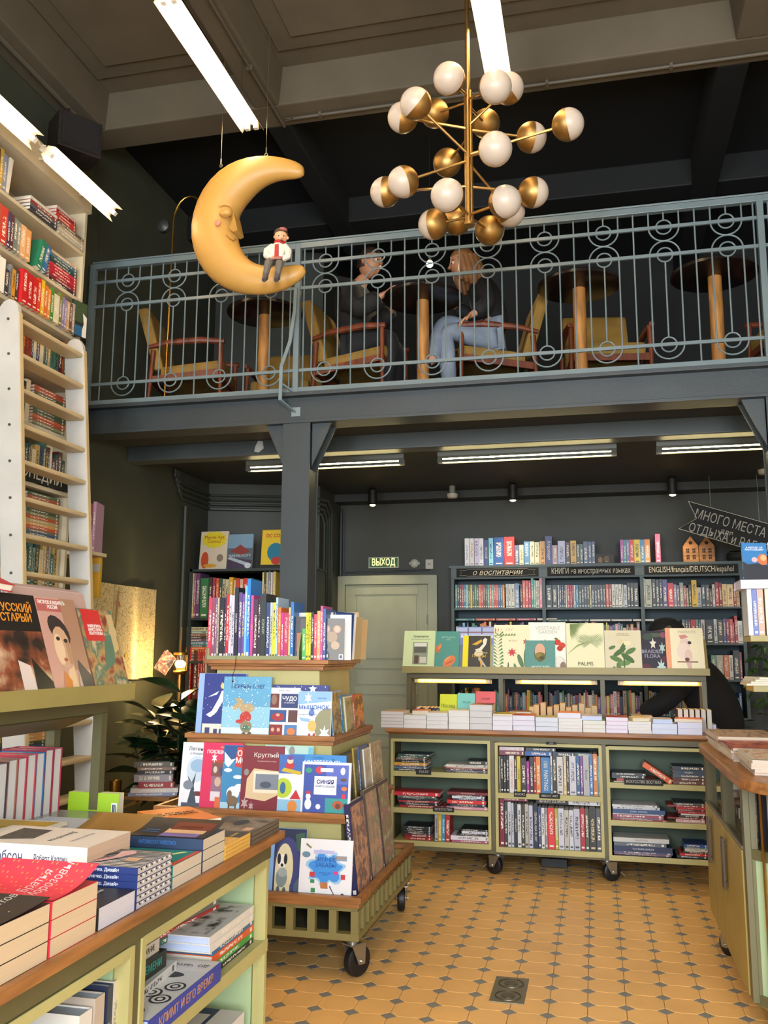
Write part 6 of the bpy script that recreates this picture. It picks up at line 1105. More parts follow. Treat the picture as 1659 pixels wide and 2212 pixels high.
# exit sign, alarm sounder, switch
ex = thing('exit_sign', on_y(828, 1215, 9.09), 'green illuminated exit sign above the door', 'exit sign')
a = on_y(796, 1204, 9.06); b = on_y(861, 1226.5, 9.06)
MB().box(a.x, b.x, 9.062, 9.098, b.z, a.z).build('frame', mat('b8bca8', .5), ex, bevel=.003); MB().box(a.x+.012, b.x-.012, 9.058, 9.0615, b.z+.012, a.z-.012).build('panel', mat('1f5a30', .4, emit=.06), ex)
wletter(ex, 'ВЫХОД', ((a.x+b.x)/2, 9.0565, (a.z+b.z)/2), (1,0,0), (0,0,1), .1, mat('f0e8a0', .4, emit=.55), .25, bold=.02)
p = on_y(895, 1217, 9.08); al = thing('alarm_sounder', p, 'round white alarm sounder on the wall right of exit sign', 'alarm'); MB().lathe([(.045,0),(.045,.02),(.03,.035),(.012,.045)], (p.x, 9.098, p.z), (0,-1,0), 20).build('dome', mat('b8b8ac', .5), al, smooth=SMOOTH); MB().box(p.x-.055, p.x+.055, 9.085, 9.098, p.z-.012, p.z+.012).build('lug', mat('b0b0a4', .5), al)
p = on_y(928, 1219, 9.08); wb = thing('wall_box', p, 'small white switch box on the wall above the door corner', 'switch box'); MB().box(p.x-.04, p.x+.04, 9.06, 9.098, p.z-.05, p.z+.05).build('box', mat('b8b4a8', .5), wb, bevel=.004); MB().box(p.x-.015, p.x+.015, 9.057, 9.0598, p.z-.004, p.z+.004).build('slot', mat('4a4a46', .6), wb)
MB().tube([(p.x, 9.09, p.z-.055), (p.x-.02, 9.09, p.z-.06), (-2.55, 9.09, p.z-.075), (-2.58, 9.09, p.z-.05), (-2.59, 9.09, 3.0)], .009, 6).build('trim_cable', mat('2a3234', .5), kind='structure', smooth=SMOOTH)
# pipes running round the alcove
MP = mat('33392f', .5)
for k in range(4):
    z = 2.86+.045*k; off = .02+.02*k
    MB().tube([(-3.625, 7.3-.03*k, 3.1), (-3.625, 7.3-.03*k, z+.05), (-3.62, 7.36, z), (-3.62, 7.97, z), (-2.69+off*.3, 8.29, z), (-2.62+off, 8.36, z-.03), (-2.60+off*.4, 8.42+.06*k, z-.12), (-2.60+off*.4, 8.42+.06*k, .05)], .014, 6).build('trim_pipe', MP, kind='structure', smooth=SMOOTH)
MB().tube([(-3.625, 7.45, .02), (-3.625, 7.45, 2.8)], .022, 8).build('trim_pipe', MP, kind='structure', smooth=SMOOTH); MB().tube([(-2.6, 9.05, .02), (-2.6, 9.05, 2.95)], .016, 8).build('trim_pipe', mat('30393b', .5), kind='structure', smooth=SMOOTH)

# ================================================================ ALCOVE BOOKCASE behind the column
ab = thing('bookcase', (-3.1, 7.7, 0), 'dark bookcase of picture books in the corner behind the column', 'bookcase'); AY = 7.6; M_AB = mat('363f3e', .5, kind='paint')
for x in (-3.635, -2.44): MB().box(x, x+.03, AY, 7.88, .3, 2.235).build('side_panel', M_AB, ab); MB().box(-3.605, -2.44, 7.86, 7.88, .3, 2.23).build('back_board', mat('2a3030', .6), ab)
for z in (2.235, 1.79, 1.40, 1.0, .62, .32): MB().box(-3.605 if z < 2.2 else -3.65, -2.44 if z < 2.2 else -2.40, AY, 7.86 if z < 2.2 else 7.88, z-.022, z).build('shelf', M_AB, ab)
BK[0] = 'hardback'
KA = (2.765, 180, 900)
rowk([(633,642,930,'b8a878'),(643,652,950,'7a8a6a'),(653,664,935,'c8b878'),(665,676,935,'a8608a'),(677,700,935,'6a4a70'),(702,750,965,'3a7a4a'),(752,772,960,'4a3a40'),(774,792,962,'a83a50'),(794,812,965,'c85a34'),(814,830,965,'3a5a4a'),(832,848,970,'b8b090','3a3a3e'),(850,870,972,'c8c0a0','3a3a3e'),(872,896,960,'d8a82a'),(898,912,975,'c8a878'),(914,934,965,'c84a38'),(936,955,970,'d8a890'),(957,985,965,'c83a34'),(987,1010,965,'3a7a90'),(1070,1080,930,'d8c060'),(1082,1092,925,'4a4a40'),(1094,1104,930,'b8b890'),(1106,1118,925,'8a8a9a'),(1120,1132,930,'c8c8d0'),(1134,1150,925,'c8b05a')], KA, 1.7905, '%s thin picture book, %s from left in the corner bookcase', 'upright books in the corner bookcase', Y=AY+.02)
pile_px([(612,750,1130,1152,'c8c4a0','3a3a3e'),(616,750,1152,1168,'6a9a90'),(620,750,1178,1192,'8a5a4a'),(612,750,1192,1206,'3a3a3a'),(614,750,1206,1222,'6a4a68'),(616,750,1222,1242,'4a88a0'),(612,750,1242,1254,'3a6a5a'),(610,750,1254,1268,'d05a30'),(608,750,1268,1284,'d8b030'),(606,750,1284,1298,'b83a34'),(606,750,1298,1320,'4a5a50'),(612,750,1320,1336,'8a8470')], AY+.02, 1.4005, .2, '%s book lying flat in the corner bookcase, %s from top', 'flat books in the corner bookcase', *KA)
rowk([(622,634,1380,'b82a2a'),(635,648,1380,'c83430'),(660,685,1395,'5a3a34'),(687,700,1390,'c83430'),(702,714,1390,'b82a2a'),(716,727,1390,'c04034'),(729,742,1390,'c8b8a8')], KA, 1.0005, '%s book on the low shelf of the corner bookcase, %s from left', 'low shelf books in the corner bookcase', Y=AY+.02)
def superhero(x0, x1, yt, c, lab): return face_book(x0, x1, 1228, yt, AY+.06, 2.2355, .1, c, lab, t=.02, group='comics albums on the corner bookcase', name='comics_album')
o = superhero(429, 488, 1147, 'd8c8b0', 'comics album with red lettering on a yellow splash'); ink(o, [('e0cc2a', star(.5,.78,.48,12,.5,.82)), ('c8502a', el(.2,.25,.14,.22)), ('e0a030', el(.4,.1,.25,.05)), ('8a7a6a', el(.75,.3,.12,.1))]); title(o, 'Marvel Age\nComics', .5, .79, .12, 'a82a20', .8)
o = superhero(489, 543, 1153, '5a6470', 'blue-grey comics album with a white title'); ink(o, [('7a98ac', rc(0,.6,1,1)), ('8a3a34', [(.1,.5),(.5,.7),(.9,.5),(.6,.4)]), ('4a3a50', [(0,0),(1,0),(1,.25),(0,.35)]), ('a8b4bc', [(0,.3),(.9,.06),(1,.14),(.1,.36)]), ('c8ccd0', el(.84,.1,.13,.08))]); title(o, 'MARVELOCITY', .5, .38, .1, 'd8dce0', .95)
o = superhero(562, 618, 1143, 'd8a030', 'yellow comics album partly hidden by the column'); ink(o, [('e0c030', rc(.02,.02,.98,.98)), ('2a7a98', el(.55,.42,.32,.24)), ('b83a34', el(.6,.2,.2,.1)), ('2a2a2a', rc(0,0,1,.1))]); title(o, 'DC COMICS', .62, .84, .13, 'c02a20', .9, bold=.02)
# ================================================================ LEFT BOOKCASE and LADDER
M_SH = mat('cdbf9f', .5, kind='paint', name='cream_shelf_paint'); M_LAD = mat('b9b7b0', .45, kind='paint', name='white_ladder_paint'); M_LADE = mat('c4b088', .5, kind='paint', name='birch_edge')
lb = thing('bookcase', (-3.47, 3.6, 0), 'tall cream bookcase along the left wall reaching towards the ceiling', 'bookcase')
SHZ = [.1, .5, .86, 1.22, 1.56, 1.88, 2.18, 2.49, 2.85, 3.2, 3.535, 3.815, 4.15]
MB().box(-3.645, -3.30, 5.08, 5.105, 0, 4.44).build('end_panel', M_SH, lb)
for y in (2.1, 3.1, 4.1): MB().box(-3.645, -3.305, y-.012, y+.012, 0, 4.44).build('upright', M_SH, lb)
MB().box(-3.645, -3.63, 2.1, 5.08, 0, 4.44).build('back_board', M_SH, lb)
for z in SHZ: MB().box(-3.63, -3.30, 2.1, 5.08, z-.024, z).build('shelf', M_SH, lb)
MB().box(-3.645, -3.27, 2.1, 5.105, 4.44, 4.47).box(-3.3, -3.27, 2.1, 5.105, 4.47, 4.62).build('cornice', M_SH, lb)
BK[0] = 'reference_book'; XO = -3.325
def row_x(items, X, z0, depth, lab, grp):
    y = items[0]
    for k, (t, h, c, *r) in enumerate(items[1:]):
        std_book((X, y+t/2, z0), (1,0,0), min(depth, h*.85), h, t-.001, (r[0] if r else 0), colr=c, label=lab % (cname(c), nth(k)), group=grp, parts=False); y += t
row_x([4.42,(.05,.21,'c42024'),(.05,.205,'b81e22'),(.05,.2,'c0241e'),(.035,.215,'d0402a'),(.035,.22,'e0b820'),(.035,.2,'d87038'),(.03,.19,'e08a40'),(.035,.21,'4a8a34'),(.06,.185,'d8d0b0'),(.03,.215,'7a7a3a'),(.028,.2,'8a7aa8'),(.028,.19,'9a90b0'),(.03,.19,'d0a070'),(.03,.19,'6a5040'),(.03,.2,'a89a90'),(.03,.2,'2a2a24')], XO+.06, 3.536, .2, '%s book, %s from left on the lit shelf above the ladder', 'books on the shelf above the ladder')
o = book(.125, .235, .012, orient((0,0,1), (.97,-.24,0), (XO+.055, 4.955, 3.536)), '2a2c24', 'dark landscape-covered book at the shelf end above the railing', group='books on the shelf above the ladder'); ink(o, [('3a4a30', rc(0,.4,1,1)), ('d8d4c8', [(.6,0),(.8,.4),(.7,.7),(1,.6),(1,0)]), ('2a5a80', rc(.2,0,.7,.3))])
row_x([4.13,(.07,.23,'a84a34'),(.06,.225,'c03028'),(.03,.22,'2e3a5a'),(.03,.215,'5a2a3a'),(.035,.21,'6a7a74'),(.03,.2,'8a8a80'),(.05,.2,'d8a878'),(.05,.195,'d89a5a')], XO+.05, 3.816, .2, '%s book, %s from left on the second shelf from top', 'books on the second shelf of the left bookcase')
row_x([4.55,(.05,.2,'2a7a5a',.25),(.05,.19,'3a6a9a',.25)], XO+.05, 3.82, .2, '%s leaning book, %s on the second shelf from top', 'leaning books on the left bookcase')
z = 3.816
for k, c in enumerate(in_cols('2a3038 8a2a30 a82434 c02a3a b82838 c83444 2a4a48 3a5a58 5a7a8a c8b090')):
    flat_book((-3.42, 4.88, z), (1,0,0), .23, .3, .02, 'spine', colr=c, label='%s magazine lying on the second shelf from top, %s from bottom' % (cname(c), nth(k)), group='magazines lying on the second shelf'); z += .0206
z = 4.151
for k, c in enumerate(in_cols('b8b09a c8c0a8 a89a80 6a5a50 c03a30 c84038 b83030 d8b8a8')):
    flat_book((-3.41, 4.92 if k < 4 else 4.85, z), (1,0,0), .24, .28 if k < 4 else .22, .021, 'spine', colr=c, label='%s book lying on the highest shelf, %s from bottom' % (cname(c), nth(k)), group='books lying on the highest shelf'); z += .0216
z = 4.151
for k, c in enumerate(in_cols('3a3a40 5a5a60 8a3a34 c8c0b8')): flat_book((-3.40, 4.60, z), (1,0,0), .24, .28, .022, 'spine', colr=c, label='%s book in the left pile on the highest shelf, %s from bottom' % (cname(c), nth(k)), group='books lying on the highest shelf'); z += .0226
row_x([4.12,(.03,.24,'c8a878'),(.03,.23,'5a3a2a'),(.03,.24,'c8a030'),(.035,.225,'8a90a0'),(.03,.23,'e0d8c8',.1)], XO+.03, 4.151, .2, '%s book, %s from left on the highest shelf', 'upright books on the highest shelf')
ST2 = 'many books filling the cream bookcase shelves behind the ladder'
rand_row((XO+.04, 4.12, 0), (XO+.04, 4.42, 0), (1,0,0), 3.536, .22, .2, '%s %s', '', seed=31, stuff=ST2, tmin=.02, tmax=.06)
for i, z in enumerate(SHZ[1:10]):
    pal = in_cols('23262e 2c3038 1e222c 33343c 8a2a30 3a3038') if i == 5 else in_cols('2a4a48 3a6a5a 8a9a8a 24302e c8c0b0 5a2a30 7a6a50 b89a5a d8c8a8 a84a34 3a4a5a')
    rand_row((XO, 4.12, 0), (XO, 4.66 if i % 2 else 5.06, 0), (1,0,0), z+.0005, .285, .2, '%s %s', '', seed=40+i, stuff=ST2, pal=pal, tmin=.015, tmax=.045)
    if i % 2:
        zz = z+.0005; rq = random.Random(i)
        for k in range(13): flat_book((-3.43, 4.865, zz), (1,0,0), .2, .34, .02, 'spine', colr=rq.choice(in_cols('c85a2e 4a5a40 8a8a5a b8a878 3a5a7a 6a6a60 a84a30 d8a060')), label='x', stuff=ST2); zz += .0205
sg = MB().box(-3.30, -3.288, 4.13, 5.06, 2.495, 2.60).build('shelf_sign', BB, lb, bevel=.002); wletter(sg, 'ЭНЦИКЛОПЕДИИ', (-3.2875, 4.56, 2.548), (0,1,0), (0,0,1), .105, CH, .84)
# little end shelf with books beyond the bookcase
es = thing('end_shelf', (-3.25, 5.25, 2.1), 'small cream shelf fixed to the end of the left bookcase', 'shelf'); MB().box(-3.6, -3.15, 5.107, 5.33, 2.10, 2.122).build('board', M_SH, es); MB().box(-3.6, -3.58, 5.107, 5.33, 1.98, 2.099).build('bracket', M_SH, es)
for k, c in enumerate(in_cols('4a8a3c 5a9a44 c8b040 3a6a3a c85a34 8a4a50 b08aa8')): std_book((-3.30+.022*k, 5.16+.004*k, 2.1225), (.25,-1,0), .17, .33-.008*(k % 3), .02, colr=c, label='%s thin book, %s from left on the end shelf' % (cname(c), nth(k)), group='books on the end shelf')
t = thing('paper_bag', (-3.2, 5.3, 1.8), 'yellow and grey paper packet hanging below the end shelf', 'packet'); MB().box(-3.27, -3.165, 5.28, 5.31, 1.83, 2.095).build('packet', mat('c89a2a', .5), t, bevel=.004); MB().box(-3.271, -3.164, 5.278, 5.282, 2.0, 2.05).build('band', mat('a8aaa4', .5), t)
# ladder
ld = thing('ladder', (-2.95, 4.6, 0), 'white wooden library ladder with flat birch treads leaning on the left bookcase', 'ladder')
def lx(z): return -3.16 + (3.43-z)*.092
LW = .135
for y0, y1 in ((4.26, 4.29), (4.93, 4.96)):
    pts = []
    for s in range(7):
        a = PI*s/6; pts.append((lx(3.43) - LW/2 + LW/2*math.cos(a), y0, 3.40 + .085*math.sin(a)))
    pts += [(lx(0)-LW, y0, 0), (lx(0), y0, 0)]
    MB().prism(pts, (0, y1-y0, 0)).build('stile', M_LAD, ld)
    MB().hexa([(lx(0)-.002, y0, 0), (lx(0)+.004, y0, 0), (lx(0)+.004, y1, 0), (lx(0)-.002, y1, 0), (lx(3.4)-.002, y0, 3.4), (lx(3.4)+.004, y0, 3.4), (lx(3.4)+.004, y1, 3.4), (lx(3.4)-.002, y1, 3.4)]).build('stile_edge', M_LADE, ld)
for k in range(16):
    z = 3.378-.209*k; x = lx(z)
    MB().box(x-LW+.01, x-.004, 4.29, 4.93, z-.028, z).build('tread', M_LADE, ld, bevel=.01)
    MB().cyl((x-LW/2, 4.254, z-.014), (x-LW/2, 4.26, z-.014), .008, n=8).build('screw', mat('6a6862', .4, .7), ld)
# fluorescent batten lamps
def batten(c, along, L, lab, e, tubes=1, wdt=.1, col='fff0d8', grp='fluorescent lamps', face=Vector((0,0,-1)), hm='d8cdb8', tr=.014):
    t = thing('fluorescent_lamp', c, lab, 'lamp', grp); c = Vector(c); al = Vector(along).normalized(); f = face.normalized(); sd = al.cross(f)
    pr = [(-wdt/2, .035), (-wdt*.3, -.015), (wdt*.3, -.015), (wdt/2, .035)]
    b = MB()
    for i in range(3):
        (a0, b0), (a1, b1) = pr[i], pr[i+1]; p = [c-al*(L/2)+sd*a0+f*b0, c+al*(L/2)+sd*a0+f*b0, c+al*(L/2)+sd*a1+f*b1, c-al*(L/2)+sd*a1+f*b1]; n_ = -f*.004
        b.hexa([p[0], p[1], p[2], p[3], p[0]+n_, p[1]+n_, p[2]+n_, p[3]+n_])
    b.obox(c-f*.035, al, sd, f, L/2, .02, .018)
    b.build('reflector', mat(hm, .4), t)
    for k in range(tubes):
        o_ = (k-(tubes-1)/2)*.06
        MB().cyl(c-al*(L/2-.04)+sd*o_+f*.012, c+al*(L/2-.04)+sd*o_+f*.012, tr, n=10).build('tube', mat('fff4e0', .4, emit=e, ecol=col), t, smooth=SMOOTH)
        for s in (-1, 1): MB().obox(c+al*(s*(L/2-.025))+sd*o_+f*.008, al, sd, f, .014, .014, .024).build('socket', mat('e0d8c8', .5), t)
    return t
MAINE = 20.0
for (x, ye, y0s) in ((-2.09, 5.07, (3.83, 2.56, 1.29, .02)), (-.457, 4.92, (3.68, 2.41, 1.14, -.13))):
    for k, y0 in enumerate(y0s):
        yc = y0+.62; t = batten((x, yc, 4.9), (0,1,0), 1.23, 'bright twin-tube fluorescent lamp above the %s, %s row from the mezzanine' % ('hanging moon' if x < -1 else 'chandelier', nth(k)), MAINE, 2, .15, 'ffe2b8', 'twin-tube lamps under the main ceiling')
        for dy in (-.4, .4): MB().tube([(x, yc+dy, 4.93), (x, yc+dy, 5.298 if x < -1 else 5.548)], .002, 4).build('rod', mat('4a463c', .5, .5), t)
fd = Vector((.75, 0, -.66))
batten((-3.10, 4.72, 4.43), (0,1,0), .78, 'fluorescent lamp angled over the left bookcase, farther one', 30.0, 1, .11, 'ffdcae', 'lamps over the left bookcase', fd); batten((-3.10, 3.82, 4.43), (0,1,0), .78, 'fluorescent lamp angled over the left bookcase, nearer one', 30.0, 1, .11, 'ffdcae', 'lamps over the left bookcase', fd)
for y in (4.5, 4.95, 3.6, 4.05): MB().bar((-3.27, y, 4.5), (-3.135, y, 4.465), .012, .012).build('trim_lamp_arm', M_SH, kind='structure')
for k, (x0, x1) in enumerate(((-2.70, -1.40), (-1.135, .195), (.475, 1.55))): batten(((x0+x1)/2, 6.62, 2.955), (1,0,0), x1-x0, 'slim fluorescent lamp under the mezzanine, %s' % ('left of three','middle of three','right of three')[k], 26.0, 1, .05, 'ffe9a4', 'lamps under the mezzanine', hm='4a4a40', tr=.022)
MB().tube([(-3.10, 4.32, 4.46), (-3.11, 4.28, 4.44), (-3.10, 4.22, 4.46)], .004, 5).build('trim_cable', mat('c8c0b0', .5), kind='structure')
t = thing('loudspeaker', (-3.42, 5.02, 4.9), 'dark brown boxy loudspeaker high in the corner above the lamp', 'speaker'); d1 = Vector((.8,-.6,0)); d2 = Vector((.6,.8,0))
MB().obox((-3.40, 5.05, 4.97), d2, -d1, UP, .15, .11, .13).build('cabinet', mat('2a211c', .5, kind='wood'), t, bevel=.004); MB().obox((-3.40+d1.x*.112, 5.05+d1.y*.112, 4.97), d2, -d1, UP, .13, .004, .11).build('grille', mat('1a1614', .8, kind='cloth'), t); MB().bar((-3.48, 5.1, 5.1), (-3.52, 5.12, 5.3), .02, .02).build('bracket', mat('2a2622', .5), t)
for k, p in enumerate(((-2.142, 8.6), (-.738, 8.6), (.745, 8.6))):
    t = thing('ceiling_spotlight', (p[0], p[1], 2.95), 'small black ceiling spotlight by the back wall, %s' % ('left','middle','right')[k], 'spotlight', 'ceiling spotlights'); MB().lathe([(.035, 0), (.045, .01), (.045, .15), (.03, .165)], (p[0], p[1], 2.952), n=16).build('housing', mat('1c1c1c', .5), t, smooth=SMOOTH); MB().ball((p[0], p[1], 2.962), .034, 14, sz=.7).build('bulb', mat('ffe0a0', .4, emit=25.0, ecol='ffd080'), t, smooth=SMOOTH)
    l = bpy.data.lights.new('spot_beam', 'SPOT'); l.energy = 22; l.color = (1, .8, .5); l.spot_size = 1.5; l.spot_blend = .6; l.shadow_soft_size = .03; lo = bpy.data.objects.new('spot_beam', l); lo.location = (0, 0, -.03); COL.objects.link(lo); lo.parent = t
for k, p in enumerate(((-1.332, 8.6, 3.035), (1.52, 8.4, 3.117))):
    t = thing('smoke_detector', p, 'white round smoke detector under the mezzanine, %s one' % ('left','right')[k], 'smoke detector'); MB().lathe([(.02,-.045),(.045,-.04),(.055,-.02),(.055,0)], p, n=18).build('cover', mat('b8b4a8', .5), t, smooth=SMOOTH); MB().lathe([(.03,0),(.03,.08)], p, n=12).build('base', mat('8a887c', .5), t)
# ================================================================ CORNER with poster, lamp, plant, side table
pc = thing('poster', (-3.6, 6.45, 1.62), 'cream poster covered in fine line drawings on the left wall', 'poster'); b = MB(); n = 12
for i in range(n+1):
    y = 6.0+.93*i/n; x = -3.635 + .03*(i/n)**3 + .01*math.sin(i); b.v += [(x, y, 1.255+.02*(1-i/n)), (x, y, 2.0-.0*(i/n))]
for i in range(n): b.f.append((2*i, 2*i+1, 2*i+3, 2*i+2)); b.m.append(0)
MPST = mat('cdbd92', .7, kind='art', inks='c9ba92 cdbd92 9a8a68 cdbd92 cdbd92 a89872 d0c098 c9ba92 8f805e cdbd92 cdbd92 b0a078 cdbd92 a08f6a cdbd92', s=11.0, name='line_drawing_poster'); b.build('sheet', MPST, pc, smooth=1.5)
for (y, z, r, c) in ((6.35,1.85,.02,'b85a4a'),(6.6,1.7,.018,'4a7a9a'),(6.8,1.8,.02,'5a8a4a'),(6.5,1.45,.02,'c8a83a'),(6.2,1.6,.022,'b87a4a'),(6.75,1.5,.016,'b85a6a'),(6.3,1.4,.02,'5a9a8a')): MB().cyl((-3.625, y, z), (-3.6235, y, z), r, n=10).build('printed_spot', mat(c, .6), pc)
MB().tube([(-3.622, 6.28, 1.3), (-3.62, 6.3, 1.6), (-3.62, 6.33, 1.95)], .008, 6).build('printed_trunk', mat('9a7a50', .7), pc)
fl = thing('floor_lamp', (-3.3, 6.8, 0), 'brass floor lamp with glowing glass shade beside the plant', 'lamp'); MBR = mat('a87c34', .3, .95, kind='brass', name='brass')
MB().lathe([(.12,0),(.12,.015),(.02,.03),(.012,.05)], (-3.3,6.8,0), n=24).build('base', MBR, fl, smooth=SMOOTH); MB().tube([(-3.3,6.8,.04),(-3.3,6.8,1.30)], .012, 8).build('pole', MBR, fl, smooth=SMOOTH); MB().tube([(-3.3,6.8,1.47),(-3.3,6.8,1.68)], .006, 6).build('rod', MBR, fl, smooth=SMOOTH)
MB().lathe([(.02,1.30),(.055,1.32),(.055,1.33),(.02,1.34)], (-3.3,6.8,0), n=20).build('cup', MBR, fl, smooth=SMOOTH); MB().lathe([(.058,1.455),(.058,1.475),(.02,1.48)], (-3.3,6.8,0), n=20).build('cap', MBR, fl, smooth=SMOOTH)
MB().lathe([(.045,1.30),(.056,1.33),(.056,1.455)], (-3.3,6.8,0), n=20).build('glass_shade', mat('fff0d0', .05, kind='glass'), fl, smooth=SMOOTH); MB().ball((-3.3,6.8,1.385), .03, 14).build('bulb', mat('ffd890', .4, emit=60.0, ecol='ffc060'), fl, smooth=SMOOTH)
l = bpy.data.lights.new('lamp_glow', 'POINT'); l.energy = 26; l.color = (1, .72, .34); l.shadow_soft_size = .06; lo = bpy.data.objects.new('lamp_glow', l); lo.location = (-.03, -.09, 1.385); COL.objects.link(lo); lo.parent = fl
b = MB(); d_ = Vector((.9,-.45,0)).normalized(); t = thing('card', (-3.40, 6.72, 1.3), 'fanned patterned cards leaning beside the lamp glass', 'cards')
for k in range(4): MB().obox((-3.395+.012*k, 6.705-.012*k, 1.395), Vector((.8,.25,-.5-.12*k)).normalized(), Vector((.25,-.95,0)), Vector((.5,.1,.85)).normalized(), .05, .001, .08).build('card_sheet', mat('d8c8a0', .6, kind='art', inks='d8c8a0 e0d0b0 a84a34 d8c8a0', s=40.0), t)
# rubber plant with individual leaves
M_LF = mat('1b341d', .3, kind='leaf', name='rubber_leaf')
def leaf_mesh(L, W, bend=.25, name='leaf', m=None):
    b = MB(); n = 8
    for i in range(n+1):
        u = i/n; w = W*math.sin(PI*u**.85)*(1-.2*u)+.0005; x = L*u; z = -bend*L*u*u
        b.v += [(x, -w/2, z+.12*w), (x, 0, z), (x, w/2, z+.12*w)]
    for i in range(n):
        a = 3*i; b.f += [(a, a+3, a+4, a+1), (a+1, a+4, a+5, a+2)]; b.m += [0, 0]
    return b.mesh(name, m or M_LF, smooth=1.2)
def put_leaf(parent, me, p, d, roll=0, s=1.0, name='leaf'):
    d = Vector(d).normalized(); up = UP - d*UP.dot(d); up = up.normalized() if up.length > .05 else Vector((1,0,0)); y = up.cross(d)
    M = Matrix((d, y, up)).transposed().to_4x4() @ Matrix.Rotation(roll, 4, 'X') @ Matrix.Scale(s, 4); M.translation = Vector(p) - ORG[parent.name]
    o = bpy.data.objects.new(name, me); COL.objects.link(o); o.parent = parent; o.matrix_local = M; return o
PXX = -3.02
rp = thing('rubber_plant', (PXX, 6.25, 0), 'dark green rubber plant with large glossy leaves in the left corner', 'plant')
MB().lathe([(.11,0),(.14,.25),(.15,.27),(.13,.27),(.1,.24)], (PXX,6.25,0), n=20).build('pot', mat('5a4a40', .7), rp, smooth=SMOOTH)
lm = leaf_mesh(.26, .135); rq = random.Random(8)
for (sx, sy, h_) in ((0,0,1.18),(.16,-.05,1.05),(-.2,.05,1.05),(.34,.1,1.22),(-.3,-.15,.85),(.1,-.22,.9),(.25,-.2,1.0),(-.1,-.18,1.0)):
    tip = Vector((PXX+sx, 6.25+sy, h_)); MB().tube([(PXX+sx*.15, 6.25+sy*.15, .2), (PXX+sx*.6, 6.25+sy*.6, h_*.6), tip], [.012,.01,.006], 6).build('stem', mat('3a3a24', .6), rp, smooth=SMOOTH)
    for k in range(13):
        f = .32+.68*k/12; a = k*2.4+sx*9; p = Vector((PXX+sx*(.2+.8*f), 6.25+sy*(.2+.8*f), .2+(h_-.2)*f)); put_leaf(rp, lm, p, (math.cos(a) if p.x+.33*math.cos(a) > -3.6 else -.2*math.cos(a), math.sin(a), .15+.9*(f-.5)), rq.uniform(-.5,.5), rq.uniform(1.0,1.4))
sd_ = thing('side_table', (-3.12, 5.95, 0), 'low wooden side table by the rubber plant', 'table'); MTB = mat('8a6236', .45, kind='wood')
MB().box(-3.42, -2.85, 5.78, 6.02, .475, .5).build('table_top', MTB, sd_, bevel=.004)
for x in (-3.38, -2.89):
    for y in (5.81, 5.99): MB().cyl((x, y, .475), (x+(.02 if x > -3.1 else -.02), y, 0), .018, .012, n=10).build('leg', MTB, sd_, smooth=SMOOTH)
t = thing('brass_cup', (-3.30, 5.86, .5), 'plain brass cup on the side table', 'cup'); MB().lathe([(.038,0),(.04,.005),(.042,.09),(.038,.09),(.034,.01)], (-3.30,5.86,.5005), n=22).build('cup', MBR, t, smooth=SMOOTH)
for k, (w, th, c) in enumerate(((.33,.022,'8a94b4'),(.32,.03,'d8d0cc'),(.24,.04,'a03034'),(.26,.05,'9a9498'),(.24,.028,'2e2a2c'),(.26,.02,'8a6a5a'),(.27,.036,'5a5648'))):
    flat_book((-3.03+.012*(k % 3), 5.91, .5005+[0,.0225,.053,.0935,.144,.1725,.193][k]), (.4,-1,0), .17, w, th, 'spine', colr=c, label='%s book in the stack on the side table, %s from bottom' % (cname(c), nth(k)), group='books stacked on the side table', parts=True)
# climbing vine and small pot by the right end of the back bookcase
vn = thing('trailing_vine', (1.45, 8.75, .9), 'green trailing vine hanging beside the back bookcase', 'plant'); M_VL = mat('3a5a2a', .4, kind='leaf'); vm = leaf_mesh(.075, .05, .3, m=M_VL); rq = random.Random(4)
for k in range(5):
    x0 = 1.40+.05*k; pts = [Vector((x0+.04*math.sin(i*.9+k), 8.72-.03*math.cos(i*1.3+k), 1.75-.1*i)) for i in range(9-k % 3)]
    MB().tube(pts, .003, 5).build('stem', mat('4a5a2a', .6), vn)
    for p in pts:
        for _ in range(2): put_leaf(vn, vm, p, (rq.uniform(-1,1), rq.uniform(-1,.3), rq.uniform(-.6,.3)), rq.uniform(-.8,.8), rq.uniform(.8,1.5))
tp = on_y(1600, 1205, 8.95); bp_ = thing('planter', (tp.x, 8.95, ZC), 'dark round planter on top of the bookcase at right', 'planter'); MB().lathe([(.1,0),(.13,.04),(.12,.09),(.1,.085),(.09,.05)], (tp.x, 8.95, ZC), n=22).build('pot', mat('2a2c2a', .6), bp_, smooth=SMOOTH)
for k in range(9): put_leaf(bp_, vm, (tp.x+.02*math.cos(k), 8.95+.02*math.sin(k), ZC+.09), (math.cos(k*.7), math.sin(k*.7)-.3, .4), 0, 1.3)
# wall shelf carrying the vine pot
# ================================================================ MEZZANINE RAILING
M_RAIL = mat('6a797c', .35, kind='paint', name='grey_blue_rail_paint'); RYY = 5.70
rl = thing('railing', (-1.0, RYY, 3.262), 'grey-blue steel mezzanine railing with double ring ornaments', 'railing')
RZT, RZ2, RZ3, RZ4, RZ0 = 4.335, 4.22, 4.03, 3.425, 3.277
XL_, XM_, XR_, XE_ = -3.60, -1.975, 1.10, 3.05
MB().box(XL_, XE_, RYY-.022, RYY+.022, RZT-.012, RZT+.03).box(XL_, XE_, RYY-.03, RYY+.03, RZT+.03, RZT+.042).build('handrail', M_RAIL, rl, bevel=.003)
MB().box(XL_, XE_, RYY-.02, RYY+.02, RZ0-.012, RZ0+.022).build('base_rail', M_RAIL, rl, bevel=.003)
for z in (RZ2, RZ3, RZ4): MB().box(XL_, XE_, RYY-.008, RYY+.008, z-.011, z+.011).build('rail', M_RAIL, rl)
